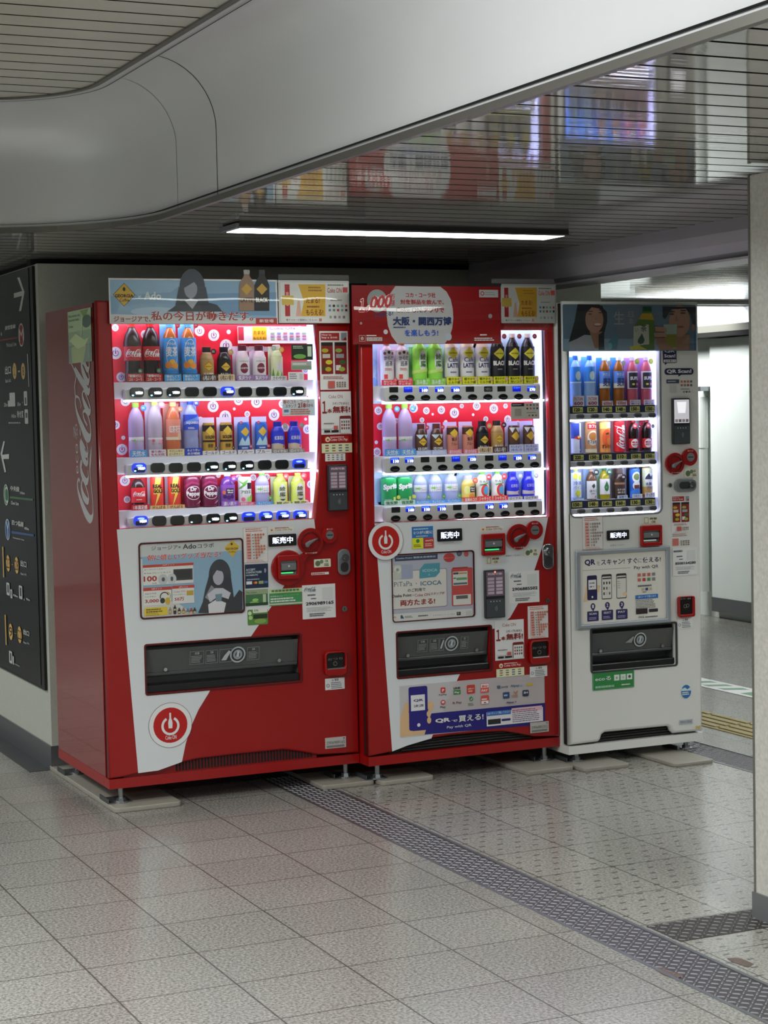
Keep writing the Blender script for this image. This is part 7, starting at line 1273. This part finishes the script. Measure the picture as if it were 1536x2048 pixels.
# ------------------------------------------------------------------ station direction sign on the left wall
SX = -.002
g = thing('direction_sign', 'tall black station direction sign on the wall left of the machines', 'sign', (.005, 2.0, .33))
ya, yb = .965, 3.6; za, zb2 = .335, 2.045
obj('sign_frame', bx(SX + .002, .0115, ya - .055, yb, za - .012, zb2, bev=.002), mat('black sign frame', '0b0c0e', .3), g)
a = art('U', 0, SX); a.f0 = a.f
a.add([(-yb, za), (-ya, za), (-ya, zb2 - .004), (-yb, zb2 - .004)], [(0, 1, 2, 3)], '15171a')
def use(c): a.f = (lambda u, v: (lambda p: (-p.y, p.z))(wp(c, u, v, 0, SX))); a.k = CR[c][2] * 540
WT = 'b0b1ae'
use('S'); a.pg([(176, 283), (200, 280), (250, 430), (216, 625), (194, 626), (232, 432)], WT); a.pg([(142, 444), (240, 416), (240, 466), (142, 492)], WT)
use('U')
def oval(u, v, rv, col, ring=None):
    """circle on the side wall: radius from its height in the picture"""
    k = a.k; r = rv * .93
    if ring: a.e(u, v, r, ring); r *= .88
    a.e(u, v, r, col)
oval(290, 477, 190, '6f1c24', 'b0a9a4'); a.t('M', 259, 400, 322, 560, 'b8a89a', .0)
a.pg([(0, 542), (240, 505), (240, 522), (0, 562)], '7a2c34'); a.t('御堂筋線', 45, 362, 215, 452, WT, .02); a.t('Midosuji Line', 88, 592, 225, 640, 'a6a8a8', .0); a.e(20, 465, 30, 'a6a8a8')
for u, v, s in ((200, 970, '1'), (318, 972, '8')): oval(u, v, 135, 'b39458'); a.t({'1': '１'}.get(s, s), u - (9 if s == '1' else 14), v - 62, u + (9 if s == '1' else 14), v + 62, '2c2a26', .01)
a.r(248, 965, 276, 985, 'a08a5c'); a.t('出口', 70, 905, 152, 1010, WT, .02); a.t('Exit', 76, 1085, 112, 1125, 'a6a8a8'); a.t('出口', 118, 1080, 152, 1120, 'a6a8a8')
for q in ((130, 1268, 212, 1452), (326, 1248, 378, 1440), (338, 1494, 390, 1690)): a.r(*q, 'a4a6a4', .006)
a.r(110, 1375, 150, 1455, 'a4a6a4', .004); a.e(350, 1290, 10, '3a3d40'); a.r(342, 1330, 364, 1420, '3a3d40'); a.r(350, 1540, 378, 1610, '3a3d40'); a.t('20m', 58, 1405, 105, 1455, 'b4b6b6', .0); a.t('30m', 240, 1398, 288, 1446, 'b4b6b6', .0); a.e(310, 1400, 14, 'b4b6b6'); a.t('140m', 160, 1560, 222, 1610, 'b4b6b6', .0); a.t('待合室', 235, 1512, 325, 1605, 'b4b6b6', .01); a.ln(120, 1665, 330, 1690, 1, '85888a', .7)
a.pg([(375, 735), (384, 735), (404, 1185), (396, 1185)], 'a8a9a4')
use('T')
a.pg([(28, 120), (39, 122), (20, 215), (48, 348), (37, 354), (6, 214)], WT); a.pg([(18, 222), (70, 216), (70, 252), (18, 254)], WT)
oval(48, 520, 100, '3a6248', 'a8b0a8'); a.t('C', 34, 455, 62, 585, 'aab4a8', .0); a.t('中央線', 80, 450, 148, 500, WT, .02); a.t('150m', 152, 495, 188, 518, 'b4b6b6'); a.pg([(76, 530), (250, 549), (250, 565), (76, 546)], '44644c'); a.t('Chuo Line', 85, 565, 143, 600, 'b4b6b6')
oval(60, 778, 100, '33507c', 'a8aeb8'); a.t('Y', 46, 715, 76, 845, 'a8b4c4', .0); a.t('四つ橋線', 92, 705, 180, 762, WT, .02); a.t('450m', 184, 758, 220, 785, 'b4b6b6'); a.pg([(88, 788), (255, 814), (255, 830), (88, 806)], '3c527c'); a.t('Yotsubashi Line', 98, 832, 184, 862, 'b4b6b6')
for u, v, s in ((64, 1030, '23'), (128, 1045, '28'), (84, 1540, '9'), (150, 1562, '22')): oval(u, v, 77, 'c09a54'); a.t(s, u - 14, v - 42, u + 14, v + 42, '2a2824', .01)
for u, v in ((90, 1035), (110, 1548)): a.r(u, v, u + 14, v + 8, 'b09458')
for u, v in ((157, 1005), (178, 1518)): a.t('出口', u, v, u + 44, v + 58, WT, .02); a.t('Exit', u + 2, v + 92, u + 24, v + 115, 'a6a8a8'); a.t('出口', u + 28, v + 98, u + 46, v + 118, 'a6a8a8')
for q in ((52, 1170, 78, 1272), (145, 1192, 173, 1300), (72, 1678, 98, 1780)): a.r(*q, 'a9aba9', .006); a.r(q[0] + 7, q[1] + 18, q[2] - 7, q[3] - 22, '34373a')
a.t('♿', 82, 1222, 98, 1292, 'a9aba9', .0); a.t('100m', 104, 1258, 138, 1285, 'b4b6b6'); a.t('90m', 200, 1286, 228, 1312, 'b4b6b6'); a.e(186, 1300, 10, 'a9aba9'); a.r(100, 1720, 110, 1785, 'a9aba9'); a.t('120m', 116, 1775, 152, 1800, 'b4b6b6')
a.pg([(22, 905), (30, 908), (37, 1136), (29, 1132)], 'b0904e'); a.pg([(40, 1412), (48, 1414), (56, 1640), (48, 1636)], 'b0904e')
me = a.mesh(0, SX, eps=.00004)
o = obj('sign_face', me, None, g)
for m in me.materials:
    m2 = m
MATS['print 15171a'].node_tree.nodes['Principled BSDF'].inputs['Roughness'].default_value = .2; MATS['print 15171a'].node_tree.nodes['Principled BSDF'].inputs['Specular IOR Level'].default_value = .25
